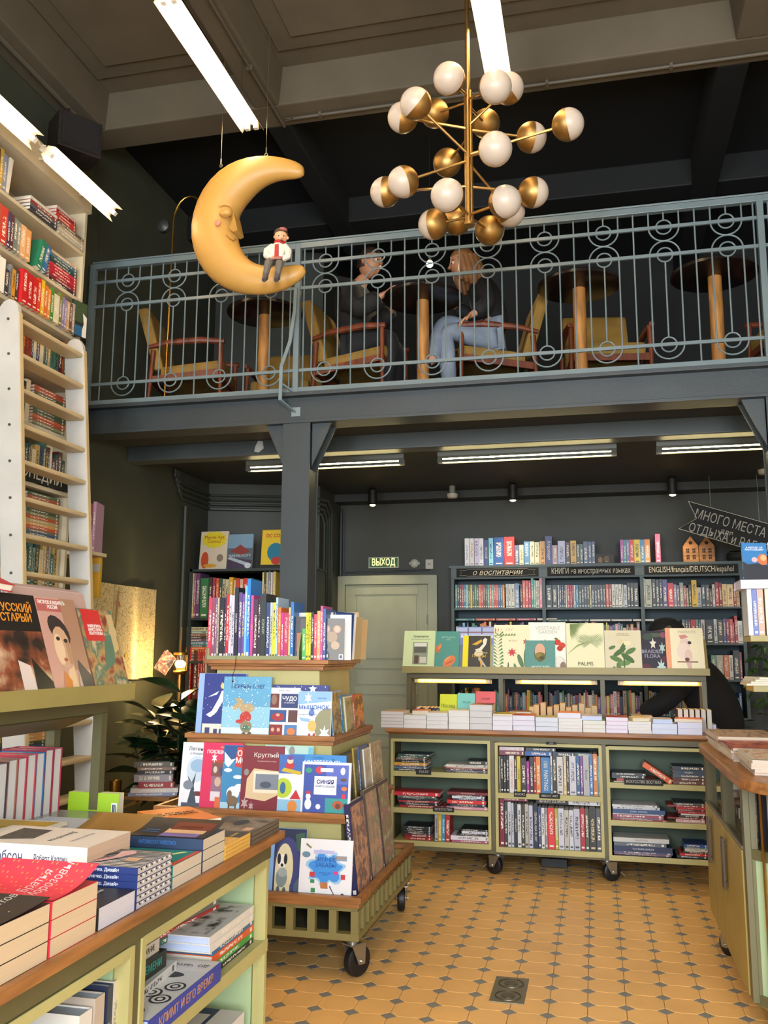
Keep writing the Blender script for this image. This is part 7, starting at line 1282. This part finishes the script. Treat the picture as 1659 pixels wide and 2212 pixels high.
for x in (XL_, XM_, XR_): MB().box(x-.02, x+.02, RYY-.026, RYY+.022, RZ0-.012, RZT+.028).build('post', M_RAIL, rl, bevel=.003)
u_ = .0055; Rr = .0945; rr0 = .048
def meshes():
    out = {}
    def arc(cz, R, a0, a1, n=12): return [(R*math.cos(a0+(a1-a0)*i/n), 0, cz+R*math.sin(a0+(a1-a0)*i/n)) for i in range(n+1)]
    b = MB(); b.tube([(-Rr, 0, RZT-.01)] + arc(RZ2, Rr, PI, 2*PI) + [(Rr, 0, RZT-.01)], u_, 6); out['short_loop'] = b.mesh('short_loop', M_RAIL, smooth=1.0)
    b = MB(); b.tube(arc(RZ3, Rr, 0, PI, 12) + arc(RZ4, Rr, PI, 2*PI, 12), u_, 6, closed=True); out['long_loop'] = b.mesh('long_loop', M_RAIL, smooth=1.0)
    for nm, z in (('ring', RZ2), ('ring', RZ3), ('ring', RZ4)): out[nm+str(z)] = MB().ring((0,0,z), rr0, u_, (0,1,0), 22, 6).mesh('ring', M_RAIL, smooth=1.0)
    out['short_bar'] = MB().cyl((0,0,RZ2+rr0), (0,0,RZT-.01), u_, n=6).mesh('bar', M_RAIL); out['mid_bar'] = MB().cyl((0,0,RZ4+rr0), (0,0,RZ3-rr0), u_, n=6).mesh('bar', M_RAIL); out['plain'] = MB().cyl((0,0,RZ0), (0,0,RZT-.01), u_, n=6).mesh('bar', M_RAIL)
    return out
RM = meshes()
def rail_part(nm, x): o = bpy.data.objects.new(RM[nm].name.split('.')[0], RM[nm]); COL.objects.link(o); o.parent = rl; o.location = (x+1.0, 0, -3.262)
cents = [-1.774+.3815*k for k in range(8)] + [-2.18-.3775*k for k in range(4)] + [1.30+.3815*k for k in range(4)]
for x in cents:
    for nm in RM:
        if nm != 'plain': rail_part(nm, x)
for x in [-1.584+.3815*k for k in range(7)] + [-2.37-.3775*k for k in range(4)] + [-1.93, -2.03, 1.06, 1.15, 1.49, 1.87, 2.25]: rail_part('plain', x)
P0 = [(XM_-.005, RYY-.035, 4.02), (XM_-.01, RYY-.037, 3.85), (XM_-.03, RYY-.06, 3.62), (XM_-.075, RYY-.10, 3.43), (XM_-.078, RYY-.10, 3.19)]
b = MB()
for i in range(4): b.bar(P0[i], P0[i+1], .024, .010, (0,1,0))
b.bar(P0[4], (XM_-.01, RYY+.018, 3.13), .024, .010, (0,0,1)); b.bar((XM_-.076, RYY-.10, 3.31), (XM_-.01, RYY-.022, 3.265), .012, .012)
b.build('brace', mat('7f9298', .3, .3), rl); MB().box(XM_-.035, XM_+.03, RYY+.012, RYY+.0195, 3.10, 3.165).build('brace_plate', mat('93a2a6', .3, .5), rl)
t = thing('paper_scrap', (-2.52, 6.39, 3.06), 'torn white paper scrap stuck to the beam under the mezzanine', 'paper'); MB()._add([(-2.55,6.395,3.03),(-2.51,6.392,3.02),(-2.47,6.39,3.05),(-2.48,6.394,3.11),(-2.52,6.395,3.115),(-2.54,6.39,3.07)], [(0,1,2,3,4,5)]).build('scrap', mat('b0b0a8', .7), t)
# ---------------------------------------------------------------- cafe tables and chairs
FZ = 3.262; MWD = mat('a8743a', .4, kind='wood', sv=(10,10,1.5), name='ash_wood'); MTOP = mat('1e1512', .25); MCH = mat('6f351c', .4, kind='wood', sv=(8,8,2), name='teak'); MUP = mat('8a6a2a', .75, kind='cloth', name='mustard_upholstery')
def cafe_table(x, y, lab):
    t = thing('cafe_table', (x, y, FZ), lab, 'table', 'cafe tables on the mezzanine')
    MB().lathe([(.26,.735),(.285,.745),(.285,.765),(.27,.775),(.0,.775)], (x,y,FZ), n=36).build('table_top', MTOP, t, smooth=.5); MB().lathe([(.045,.015),(.045,.735)], (x,y,FZ), n=18).build('pedestal', MWD, t, smooth=SMOOTH); MB().lathe([(.2,0),(.2,.012),(.05,.016)], (x,y,FZ), n=28).build('base', mat('2a2420', .5), t, smooth=.5); return t
for x, y, lab in ((-2.36, 6.06, 'dark round cafe table behind the hanging moon'), (-1.14, 6.04, 'dark round cafe table between the two seated people'), (-.035, 6.06, 'dark round cafe table beside the mustard armchair'), (.86, 6.06, 'dark round cafe table at the right end of mezzanine')): cafe_table(x, y, lab)
def armchair(x, y, ang, lab):
    t = thing('armchair', (x, y, FZ), lab, 'armchair', 'teak armchairs on the mezzanine')
    R = Matrix.Rotation(ang, 4, 'Z'); T = lambda p: R @ Vector(p) + Vector((x, y, FZ))
    def cy(n, p, q, r0, r1, m=MCH): MB().cyl(T(p), T(q), r0, r1, n=10).build(n, m, t, smooth=SMOOTH)
    for s in (-1, 1):
        cy('leg', (s*.29,-.26,0), (s*.28,-.25,.56), .013, .02); cy('leg', (s*.27,.30,0), (s*.27,.27,.5), .013, .02)
        MB().tube([T((s*.29,-.28,.565)), T((s*.295,-.1,.575)), T((s*.285,.15,.56)), T((s*.265,.31,.53))], [.02,.026,.022,.016], 8).build('armrest', MCH, t, smooth=SMOOTH)
        a = MB().bar(T((s*.275,-.25,.33)), T((s*.265,.27,.27)), .022, .05); a.build('seat_rail', MCH, t)
    MB().bar(T((-.28,-.25,.33)), T((.28,-.25,.33)), .022, .055).build('seat_rail', MCH, t); MB().bar(T((-.27,.28,.28)), T((.27,.28,.28)), .022, .05).build('seat_rail', MCH, t)
    c = MB(); c.hexa([T((-.25,-.27,.345)),T((.25,-.27,.345)),T((.25,.22,.285)),T((-.25,.22,.285)),T((-.25,-.27,.44)),T((.25,-.27,.44)),T((.25,.22,.38)),T((-.25,.22,.38))]); c.build('seat_cushion', MUP, t, bevel=.03)
    c = MB(); c.hexa([T((-.25,.19,.36)),T((.25,.19,.36)),T((.25,.27,.35)),T((-.25,.27,.35)),T((-.25,.33,.86)),T((.25,.33,.86)),T((.25,.42,.85)),T((-.25,.42,.85))]); c.build('back_cushion', MUP, t, bevel=.025)
    return t
armchair(.13, 6.62, .18, 'mustard armchair with teak arms facing the railing'); armchair(-1.66, 6.32, PI/2-.1, 'teak armchair under the person in dark clothes'); armchair(-.70, 6.47, -PI/2+.25, 'teak armchair under the woman in jeans'); armchair(-3.02, 6.30, PI/2+.2, 'mustard armchair behind the brass lamp pole'); armchair(-2.5, 6.98, .1, 'mustard armchair behind the leftmost cafe table'); armchair(1.45, 6.35, -PI/2+.2, 'armchair at the right edge of the mezzanine')
al_ = thing('arc_lamp', (-3.12, 5.98, FZ), 'slender brass arc lamp at the left end of mezzanine', 'lamp')
MB().lathe([(.11,0),(.11,.02),(.012,.03)], (-3.12,5.98,FZ), n=24).build('base', MBR, al_, smooth=SMOOTH)
MB().tube([(-3.12,5.98,FZ+.02),(-3.11,5.98,4.75)] + [(-2.98-.13*math.cos(a), 5.98, 4.8+.2*math.sin(a)) for a in [PI*.0+.16*i*PI/1.6 for i in range(9)]], .008, 8).build('pole', MBR, al_, smooth=SMOOTH)
MB().lathe([(.03,0),(.05,.03),(.05,.07),(.02,.09)], (-3.165,5.98,4.745), (0,-1,0), n=18).build('lamp_head', mat('3a3a38', .4), al_, smooth=SMOOTH)
BX = round(on_y(928, 566, 6.55).x, 3)
pd = thing('pendant_bulb', (BX, 6.55, 4.52), 'small bright bare bulb hanging between the two seated people', 'lamp'); MB().ball((BX,6.55,4.515), .028, 14).build('bulb', mat('fff0d0', .4, emit=90.0, ecol='ffe0a0'), pd, smooth=SMOOTH); MB().tube([(BX,6.55,4.56),(BX,6.55,5.575)], .003, 5).build('cord', mat('1a1a1a', .6), pd); MB().cyl((BX,6.55,4.54),(BX,6.55,4.585), .014, n=10).build('socket', mat('2a2a28', .5), pd)
l = bpy.data.lights.new('bulb_glow', 'POINT'); l.energy = 7; l.color = (1,.85,.6); l.shadow_soft_size = .03; lo = bpy.data.objects.new('bulb_glow', l); lo.location = (0,0,-.04); COL.objects.link(lo); lo.parent = pd
tp_ = thing('teapot', (-1.06, 6.1, FZ+.7755), 'round dark teapot on the cafe table between the two people', 'teapot'); MB().lathe([(.04,0),(.065,.02),(.075,.055),(.06,.09),(.02,.1),(.012,.115)], (-1.06,6.1,FZ+.776), n=20).build('pot', mat('4a4a46', .3), tp_, smooth=SMOOTH); MB().tube([(-1.125,6.1,FZ+.82),(-1.16,6.1,FZ+.84),(-1.175,6.1,FZ+.87)], [.014,.01,.008], 7).build('spout', mat('4a4a46', .3), tp_, smooth=SMOOTH); MB().tube([(-1.0,6.1,FZ+.86),(-.955,6.1,FZ+.86),(-.95,6.1,FZ+.81),(-.99,6.1,FZ+.8)], .007, 6).build('handle', mat('4a4a46', .3), tp_, smooth=SMOOTH)
cp = thing('cup', (-1.24, 6.0, FZ+.7755), 'small red cup on the cafe table', 'cup'); MB().lathe([(.025,0),(.035,.02),(.04,.05),(.036,.05),(.03,.02)], (-1.24,6.0,FZ+.776), n=18).build('cup', mat('8a2a24', .3), cp, smooth=SMOOTH)
# ================================================================ HANGING MOON with boy figurine
MY = 4.90; M_MOON = mat('ba8e46', .42, kind='paint', name='moon_yellow', s=2.0)
mo = thing('hanging_moon', on_y(462, 490, MY), 'big yellow crescent moon with sleeping face hanging on wires', 'moon ornament')
cl = [((657,371),5),((653,372),12),((636,368),18.5),((612,365),22),((580,366),29),((548,375),36.5),((518,392),44),((490,418),47.5),((470,452),48),((462,490),49.5),((465,527),48),((478,560),45),((500,584),40),((528,600),34),((560,606.5),30),((595,605),26.5),((628,596),21),((650,585),14.5),((659,580),7)]
b = MB(); n = 24; sc_ = 1/ (on_y(501,480,MY)-on_y(500,480,MY)).length
C_ = [on_y(x, y, MY) for (x, y), r in cl]; Rr_ = [r/sc_ for (_, r) in cl]
for i, (c, r) in enumerate(zip(C_, Rr_)):
    d = (C_[min(i+1, len(C_)-1)] - C_[max(i-1, 0)]).normalized(); sd = d.cross(Vector((0,1,0))).normalized()
    for j in range(n):
        a = 2*PI*j/n; b.v.append(tuple(c + sd*(r*math.cos(a)) + Vector((0,1,0))*(r*.78*math.sin(a))))
for i in range(len(C_)-1):
    for j in range(n): b.f.append((i*n+j, i*n+(j+1) % n, (i+1)*n+(j+1) % n, (i+1)*n+j)); b.m.append(0)
b.f += [tuple(range(n)), tuple(range((len(C_)-1)*n, len(C_)*n))]; b.m += [0, 0]
bo = b.build('crescent', M_MOON, mo, smooth=1.5); md = bo.modifiers.new('subdivision', 'SUBSURF'); md.levels = 1; md.render_levels = 1
bmx = bmesh.new(); bmx.from_mesh(bo.data); bmesh.ops.recalc_face_normals(bmx, faces=bmx.faces); bmx.to_mesh(bo.data); bmx.free()
def mp(x, y, dy): return on_y(x, y, MY+dy)
MDK = mat('8a5a1c', .5)
MB().tube([mp(474,462,-.135), mp(480,467,-.135), mp(488,470,-.13), mp(496,469,-.122)], [.002,.004,.004,.002], 6).build('closed_eye', MDK, mo, smooth=SMOOTH)
MB().ball(mp(487,462,-.095), .042, 14, sy=.7, sz=.55).build('eyelid', M_MOON, mo, smooth=1.5)
MB().tube([mp(472,446,-.128), mp(484,441,-.125), mp(497,444,-.108), mp(503,455,-.09)], [.003,.006,.006,.003], 6).build('eyebrow', M_MOON, mo, smooth=1.5)
MB().prism([mp(503,452,-.06), mp(513,497,-.045), mp(503,501,-.07), mp(494,493,-.10), mp(499,470,-.09)], (0,.11,0)).build('nose', M_MOON, mo, bevel=.006)
MB().ball(mp(505,496,-.02), .021, 12, sy=1.6, sz=.75).build('nose_tip', M_MOON, mo, smooth=1.5)
MB().ball(mp(507,513,-.01), .016, 12, sy=2.2, sz=.55).ball(mp(507,520,-.01), .015, 12, sy=2.2, sz=.55).build('lips', M_MOON, mo, smooth=1.5)
MB().tube([mp(489,507,-.11), mp(495,515,-.10), mp(503,520,-.075), mp(509,517,-.03)], .0028, 6).build('mouth_line', MDK, mo)
MB().ball(mp(470,481,-.1215), .02, 14, sy=.35).build('cheek', mat('dd8068', .5), mo, smooth=1.5)
for (x, y) in ((477, 362), (575, 338)):
    p = mp(x, y, 0); MB().tube([p, (p.x, MY, 5.298 if x < 500 else 5.549)], .0016, 5).build('wire', mat('8a8678', .35, .8), mo); MB().ring((p.x, MY, p.z+.012), .010, .0025, (0,1,0), 12, 5).cyl((p.x, MY, p.z+.022), (p.x, MY, p.z+.06), .005, n=8).build('hook', mat('9a968a', .3, .8), mo, smooth=SMOOTH)
fg = thing('boy_figurine', mp(600, 560, -.1), 'small boy figurine with red scarf sitting on the moon reading', 'figurine'); FY = -.11
def fp(x, y, d=0): return mp(x, y, FY+d)
MWJ = mat('d8d4c6', .5); MTR = mat('5f5a52', .6); MSK = mat('d6a07a', .5)
MB().tube([fp(599,563), fp(600,550), fp(602,536), fp(604,528)], [.052,.056,.05,.03], 12).build('jumper', MWJ, fg, smooth=SMOOTH)
for s, pts in ((-1, [(590,532),(576,543),(575,552),(588,558)]), (1, [(615,532),(623,543),(621,555),(608,560)])): MB().tube([fp(x, y, -.01-.02*i) for i, (x, y) in enumerate(pts)], [.02,.021,.019,.017], 8).build('sleeve', MWJ, fg, smooth=SMOOTH)
for pts in ([(593,562),(580,568),(577,580),(574,592)], [(606,563),(604,570),(602,582),(600,592)]):
    MB().tube([fp(x, y, (-.03,-.09,-.1,-.1)[i]) for i, (x, y) in enumerate(pts)], [.028,.026,.02,.018], 8).build('trouser_leg', MTR, fg, smooth=SMOOTH)
    x, y = pts[-1]; MB().tube([fp(x,y-3,-.1), fp(x-1,y+8,-.1), fp(x-4,y+13,-.12)], [.018,.019,.014], 8).build('boot', mat('4a4648', .5), fg, smooth=SMOOTH)
MB().ball(fp(607,512), .041, 16, sz=1.02).build('head', MSK, fg, smooth=1.5); MB().ball(fp(607,506,.008), .044, 16, sz=.85).build('hair', mat('3a241a', .6), fg, smooth=1.5)
MB().ball(fp(594,512,0), .010, 8).ball(fp(621,514,0), .010, 8).build('ears', MSK, fg, smooth=1.5); MB().ball(fp(609,513,-.042), .008, 8).build('nose', MSK, fg, smooth=1.5)
for x in (602, 613): MB().ball(fp(x,509,-.038), .0045, 8).build('eye', mat('2a1c14', .4), fg)
MB().ball(fp(608,519,-.037), .007, 8, sz=.7).build('mouth', mat('5a2018', .5), fg); MB().ball(fp(611,497,-.01), .028, 12, sz=.5).build('cap', mat('9a5a50', .6), fg, smooth=1.5)
MB().ring(fp(604,526), .024, .013, (0,.1,1), 14, 8).bar(fp(598,528,-.045), fp(597,556,-.065), .024, .008, (0,1,0)).build('scarf', mat('a81e1e', .6), fg, smooth=SMOOTH)
MB().obox(fp(598,557,-.085), (1,0,0), (0,.8,.6), (0,-.6,.8), .035, .02, .004).build('book', mat('a86a60', .5), fg); MB().ball(fp(589,558,-.07), .013, 8).ball(fp(608,560,-.07), .013, 8).build('hands', MSK, fg, smooth=1.5)
# ================================================================ CHANDELIER
CY_ = 4.4; CX_ = round(on_y(1012, 340, CY_).x, 4); CZ0, CZ1 = round(on_y(1012, 487, CY_).z, 3), round(on_y(1013, 195, CY_).z, 3); M_BRS = mat('b08d54', .42, 1.0, kind='brass', name='chandelier_brass'); M_OPAL = mat('bcae9e', .35, name='opal_glass')
cd = thing('chandelier', (CX_, CY_, 5.548), 'brass chandelier with many half-white half-brass globes', 'chandelier')
MB().cyl((CX_,CY_,CZ1-.02),(CX_,CY_,5.53), .0125, n=12).build('hanging_rod', M_BRS, cd, smooth=SMOOTH); MB().lathe([(.06,0),(.06,.02),(.015,.035)], (CX_,CY_,5.549), (0,0,-1), n=20).build('ceiling_rose', M_BRS, cd, smooth=SMOOTH)
for k in range(3): a = 2*PI*k/3+.5; MB().cyl((CX_+.013*math.cos(a),CY_+.013*math.sin(a),CZ0),(CX_+.013*math.cos(a),CY_+.013*math.sin(a),CZ1), .012, n=10).build('stem_tube', M_BRS, cd, smooth=SMOOTH)
MB().lathe([(.03,-.008),(.03,.008)], (CX_,CY_,CZ0+.005), n=18).build('end_cap', M_BRS, cd, smooth=SMOOTH)
fw = (_RC @ Vector((0,0,-1))); fw = Vector((fw.x, fw.y, 0)).normalized()
balls = [((970,170),209,-.22),((898,224),334,-.2),((870,254),278,-.05),((939,245),220,.25),((1070,188),214,-.28),((1098,191),272,-.05),((1049,267),228,.34),((1227,269),334,-.06),((1148,297),281,.12),((1070,322),338,-.36),((966,352),297,.34),((871,393),347,-.12),((832,415),402,.03),((966,422),466,-.3),((1091,436),464,-.18),((1152,416),404,.12),((1102,458),352,.2),((936,485),469,.06),((987,477),456,.36),((1058,498),469,.27)]
br = .082
for (px, py), ay, dv in balls:
    p0 = on_y(px, py, CY_); fz = on_y(1012, ay, CY_).z; d3 = _ray(px, py); k = (p0-EYE).length/d3.length; c = EYE + d3*(k + 1.1*dv/d3.dot(fw))
    a0 = Vector((CX_, CY_, fz)); dr = (c-a0).normalized()
    arm = MB().cyl(a0, c-dr*(br*.9), .0072, n=8).build('arm', M_BRS, cd, smooth=SMOOTH)
    u = dr.orthogonal().normalized(); prof = [(br*math.sin(PI*i/16), br*math.cos(PI*i/16)) for i in range(17)]
    MB().lathe([(max(r, .001), z) for r, z in prof[:9]][::-1], c, dr, 28).build('opal_half', M_OPAL, arm, smooth=1.5)
    MB().lathe([(max(r, .001)*1.012, z*1.012) for r, z in prof[8:]][::-1], c, dr, 28).build('brass_half', M_BRS, arm, smooth=1.5)
# ================================================================ PEOPLE
def skinned(name, V, E, m, parent, root=0, sub=2):
    """a continuous surface grown round a skeleton: V = [(point, radius)], E = [(i, j)]"""
    o0 = ORG[parent.name]; me = bpy.data.meshes.new(name); me.from_pydata([tuple(Vector(p)-o0) for p, r in V], E, []); me.materials.append(m)
    o = bpy.data.objects.new(name, me); COL.objects.link(o); o.parent = parent; ORG[o.name] = o0
    sk = o.modifiers.new('skin', 'SKIN'); sk.use_smooth_shade = True
    if not me.skin_vertices: me.attributes.new
    for i, (p, r) in enumerate(V):
        rr = r if isinstance(r, tuple) else (r, r); me.skin_vertices[0].data[i].radius = rr; me.skin_vertices[0].data[i].use_root = (i == root)
    ss = o.modifiers.new('subdivision', 'SUBSURF'); ss.levels = sub; ss.render_levels = sub; return o
def head(parent, c, d, skin, hair, hair_len=.0, cap=None, R=.098):
    """head with face; d = horizontal direction it looks"""
    c = Vector(c); d = Vector(d).normalized(); up = (UP - d*UP.dot(d)).normalized(); s = d.cross(up); T = lambda f, r, u: c + d*(f*R) + s*(r*R) + up*(u*R)
    b = MB(); n = 20; h = 14
    for i in range(h+1):
        t = PI*i/h
        for j in range(n):
            a = 2*PI*j/n; x, y, z = math.sin(t)*math.cos(a), math.sin(t)*math.sin(a), -math.cos(t)
            w = .78 - .13*max(0, -z-.2); f = x*(.98 if x > 0 else 1.0)
            if z < -.3 and x > 0: f *= .97
            b.v.append(tuple(T(f, y*w, z*1.2)))
    for i in range(h):
        for j in range(n): b.f.append((i*n+j, i*n+(j+1) % n, (i+1)*n+(j+1) % n, (i+1)*n+j)); b.m.append(0)
    hd = b.build('head', skin, parent, smooth=1.5)
    MB().prism([T(.90,-.07,.18), T(.90,.07,.18), T(.94,.13,-.28), T(1.2,0,-.26), T(.94,-.13,-.28)], d*.004).tube([T(.93,0,.2), T(1.05,0,-.05), T(1.17,0,-.24)], [.006,.009,.013], 8).build('nose', skin, hd, smooth=1.5)
    MB().tube([T(.9,-.22,-.56), T(.98,0,-.53), T(.9,.22,-.56)], [.003,.007,.003], 6).build('mouth', mat('8a4038', .5), hd, smooth=1.5)
    for e in (-1, 1):
        MB().ball(T(.86, e*.3, .08), .013, 10).build('eye', mat('e0d8d0', .3), hd, smooth=1.5); MB().ball(T(.985, e*.3, .07), .0055, 8).build('pupil', mat('1c120c', .3), hd)
        MB().tube([T(.9,e*.16,.27), T(.9,e*.3,.31), T(.8,e*.46,.25)], .0035, 5).build('eyebrow', hair, hd); MB().ball(T(-.05, e*.79, .0), .022, 10, sx=.6, sz=1.4).build('ear', skin, hd, smooth=1.5)
    b = MB()
    for i in range(9):
        t = PI*(.0+.62*i/8)
        for j in range(n):
            a = 2*PI*j/n; x, y, z = math.sin(t)*math.cos(a), math.sin(t)*math.sin(a), math.cos(t)
            if x > .2 and z < .55: k = .86
            else: k = 1.09
            b.v.append(tuple(T(x*k-.06, y*.82*k, z*1.25*(1.04 if k > 1 else .95))))
    for i in range(8):
        for j in range(n): b.f.append((i*n+j, (i+1)*n+j, (i+1)*n+(j+1) % n, i*n+(j+1) % n)); b.m.append(0)
    b.build('hair', hair, hd, smooth=1.5)
    if hair_len:
        for k in range(13):
            a = PI*.38 + PI*1.24*k/12; p0 = T(math.cos(a)*.95-.06, math.sin(a)*.84, .35); p1 = T(math.cos(a)*1.1-.1, math.sin(a)*.98, -.7); p2 = T(math.cos(a)*1.0-.05, math.sin(a)*.9, -1.2-hair_len*(.8+.2*math.sin(k*2)))
            MB().tube([p0, p1, p2], [.03,.034,.014], 8).build('hair_lock', hair, hd, smooth=1.5)
    return hd
def limb_hand(p, d, curl_=.5):
    """palm and five fingers as skeleton pieces continuing a wrist at p along d"""
    d = Vector(d).normalized(); s = d.cross(UP); s = s.normalized() if s.length > .1 else Vector((1,0,0)); nrm = s.cross(d)
    V = [(p+d*.045, (.024,.014)), (p+d*.085, (.03,.012))]; E = [('W', 0), (0, 1)]
    for k, (off, L) in enumerate(((-.027,.062),(-.009,.074),(.009,.07),(.027,.055))):
        b0 = p+d*.092+s*off; i = len(V); V += [(b0, .0085), (b0+d*(L*.5)-nrm*(.012*curl_), .008), (b0+d*(L*.85)-nrm*(.045*curl_), .007)]; E += [(1, i), (i, i+1), (i+1, i+2)]
    i = len(V); V += [(p+d*.05-s*.035, .01), (p+d*.085-s*.055-nrm*.01, .009), (p+d*.108-s*.06-nrm*.022, .008)]; E += [(0, i), (i, i+1), (i+1, i+2)]
    return V, E
def person(name_lab, loc, J, skin, jacket, trousers, shoes, hairm, look, hair_len, label, bulk=.028):
    """J: dictionary of joints"""
    t = thing('person', loc, label, 'person'); g = lambda k: Vector(J[k])
    keys = ['pelvis','waist','chest','neck','headbase','shoulder_l','elbow_l','wrist_l','shoulder_r','elbow_r','wrist_r','hip_l','knee_l','ankle_l','toe_l','hip_r','knee_r','ankle_r','toe_r']
    rad = {'pelvis':(.12,.10),'waist':(.11,.09),'chest':(.13,.095),'neck':.05,'headbase':.048,'shoulder_l':.055,'elbow_l':.038,'wrist_l':.027,'shoulder_r':.055,'elbow_r':.038,'wrist_r':.027,'hip_l':.085,'knee_l':.055,'ankle_l':.036,'toe_l':.03,'hip_r':.085,'knee_r':.055,'ankle_r':.036,'toe_r':.03}
    ed = [('pelvis','waist'),('waist','chest'),('chest','neck'),('neck','headbase'),('chest','shoulder_l'),('shoulder_l','elbow_l'),('elbow_l','wrist_l'),('chest','shoulder_r'),('shoulder_r','elbow_r'),('elbow_r','wrist_r'),('pelvis','hip_l'),('hip_l','knee_l'),('knee_l','ankle_l'),('ankle_l','toe_l'),('pelvis','hip_r'),('hip_r','knee_r'),('knee_r','ankle_r'),('ankle_r','toe_r')]
    ix = {k: i for i, k in enumerate(keys)}; V = [(g(k), rad[k]) for k in keys]; E = [(ix[a], ix[b]) for a, b in ed]
    for s in 'lr':
        hv, he = limb_hand(g('wrist_'+s), g('wrist_'+s)-g('elbow_'+s)); o = len(V); V += hv; E += [(ix['wrist_'+s] if a == 'W' else a+o, b+o) for a, b in he]
    body = skinned('body', V, E, skin, t)
    def cloth(nm, ks, es, m, add):
        kk = {k: i for i, k in enumerate(ks)}
        return skinned(nm, [(g(k), tuple(q+add for q in (rad[k] if isinstance(rad[k], tuple) else (rad[k],)*2))) for k in ks], [(kk[a], kk[b]) for a, b in es], m, t)
    cloth('jacket', ['pelvis','waist','chest','neck','shoulder_l','elbow_l','wrist_l','shoulder_r','elbow_r','wrist_r'], ed[:3]+ed[4:10], jacket, bulk)
    cloth('trousers', ['pelvis','hip_l','knee_l','ankle_l','hip_r','knee_r','ankle_r'], [e for e in ed if e[0] in ('pelvis','hip_l','hip_r','knee_l','knee_r') and e[1] != 'waist'], trousers, .022)
    for s in 'lr': skinned('shoe', [(g('ankle_'+s)-Vector((0,0,.02)), .05), (g('toe_'+s), .045)], [(0, 1)], shoes, t)
    hd = head(t, g('headbase') + Vector(look).normalized()*.025 + UP*.09, look, skin, hairm, hair_len); return t
SKIN = mat('c08a68', .5, name='skin'); BLK = mat('17171a', .8, kind='cloth'); JEAN = mat('7f8c9c', .8, kind='cloth', name='denim'); SHOE = mat('15151a', .5)
hb = on_y(995, 583, 6.16)
person('woman', (-.62, 6.35, FZ), dict(pelvis=(-.66,6.36,3.80), waist=(-.68,6.34,3.92), chest=(-.73,6.29,4.08), neck=(hb.x+.10,6.22,4.19), headbase=(hb.x+.04,6.18,4.225), shoulder_l=(-.72,6.13,4.11), elbow_l=(-.66,6.03,3.93), wrist_l=(-.76,5.99,3.855), shoulder_r=(-.70,6.43,4.11), elbow_r=(-.78,6.44,3.96), wrist_r=(-.95,6.30,4.05), hip_l=(-.70,6.26,3.78), knee_l=(-1.0,6.15,3.80), ankle_l=(-.965,6.14,3.39), toe_l=(-1.08,6.13,3.31), hip_r=(-.70,6.44,3.78), knee_r=(-1.02,6.22,3.90), ankle_r=(-1.08,6.07,3.55), toe_r=(-1.2,6.05,3.50)), SKIN, BLK, JEAN, SHOE, mat('8a5f36', .6, name='light_brown_hair'), (-1,-.45,-.22), .9, 'seated woman with long fair hair, black jacket and jeans at cafe table')
hb = on_y(800, 566, 6.22); DK = mat('1d1c1c', .85, kind='cloth')
person('man', (-1.75, 6.3, FZ), dict(pelvis=(-1.70,6.30,3.80), waist=(-1.71,6.29,3.94), chest=(-1.74,6.26,4.14), neck=(hb.x-.09,6.23,4.27), headbase=(hb.x-.02,6.22,4.32), shoulder_l=(-1.72,6.42,4.17), elbow_l=(-1.6,6.45,3.98), wrist_l=(-1.42,6.3,4.06), shoulder_r=(-1.72,6.09,4.17), elbow_r=(-1.62,6.02,3.96), wrist_r=(-1.44,6.0,4.05), hip_l=(-1.66,6.40,3.78), knee_l=(-1.40,6.36,3.79), ankle_l=(-1.42,6.36,3.37), toe_l=(-1.3,6.36,3.31), hip_r=(-1.66,6.2,3.78), knee_r=(-1.39,6.16,3.79), ankle_r=(-1.45,6.15,3.37), toe_r=(-1.33,6.15,3.31)), SKIN, DK, mat('1a1a1d', .85, kind='cloth'), SHOE, mat('2a1c14', .6), (1,-.5,-.15), .0, 'seated person in dark clothes leaning towards the cafe table', .045)
# person bending at the back bookcase: dark coat, black cap with fur trim
pt = person('visitor', (.85, 7.75, 0), dict(pelvis=(.92,7.75,.86), waist=(.90,7.75,1.0), chest=(.74,7.75,1.26), neck=(.58,7.75,1.44), headbase=(.54,7.75,1.50), shoulder_l=(.72,7.57,1.32), elbow_l=(.52,7.55,1.10), wrist_l=(.34,7.65,1.0), shoulder_r=(.74,7.93,1.32), elbow_r=(.6,8.0,1.12), wrist_r=(.44,8.1,1.0), hip_l=(.92,7.66,.84), knee_l=(.86,7.64,.45), ankle_l=(.92,7.64,.08), toe_l=(.78,7.62,.05), hip_r=(.92,7.84,.84), knee_r=(.88,7.86,.45), ankle_r=(.94,7.86,.08), toe_r=(.8,7.88,.05)), SKIN, mat('141316', .9, kind='cloth'), mat('151518', .9, kind='cloth'), SHOE, mat('2a1c14', .6), (-.9,.4,-.35), 0, 'visitor in dark coat and black fur-trimmed cap bending by the back bookcase', .05)
pv = [((.97,7.74,.78),(.2,.2)), ((.96,7.74,1.0),(.22,.2)), ((.88,7.74,1.2),(.21,.2)), ((.72,7.74,1.36),(.17,.2)), ((.60,7.74,1.44),(.09,.1))]
skinned('coat', pv, [(i, i+1) for i in range(4)], mat('141316', .9, kind='cloth'), pt)
hc = Vector((.545, 7.76, 1.60)); MB().ball(hc+Vector((.03,0,.075)), .125, 20, sx=1.15, sz=.85).build('cap', mat('121214', .85, kind='cloth'), pt, smooth=1.5); MB().tube([hc+Vector((-.17,-.07,.0)), hc+Vector((-.10,-.14,.03)), hc+Vector((.0,-.15,.05)), hc+Vector((.05,-.13,.1))], [.03,.036,.034,.02], 8).build('fur_trim', mat('6a6658', .95, kind='cloth'), pt, smooth=1.5)
flush_stuff()
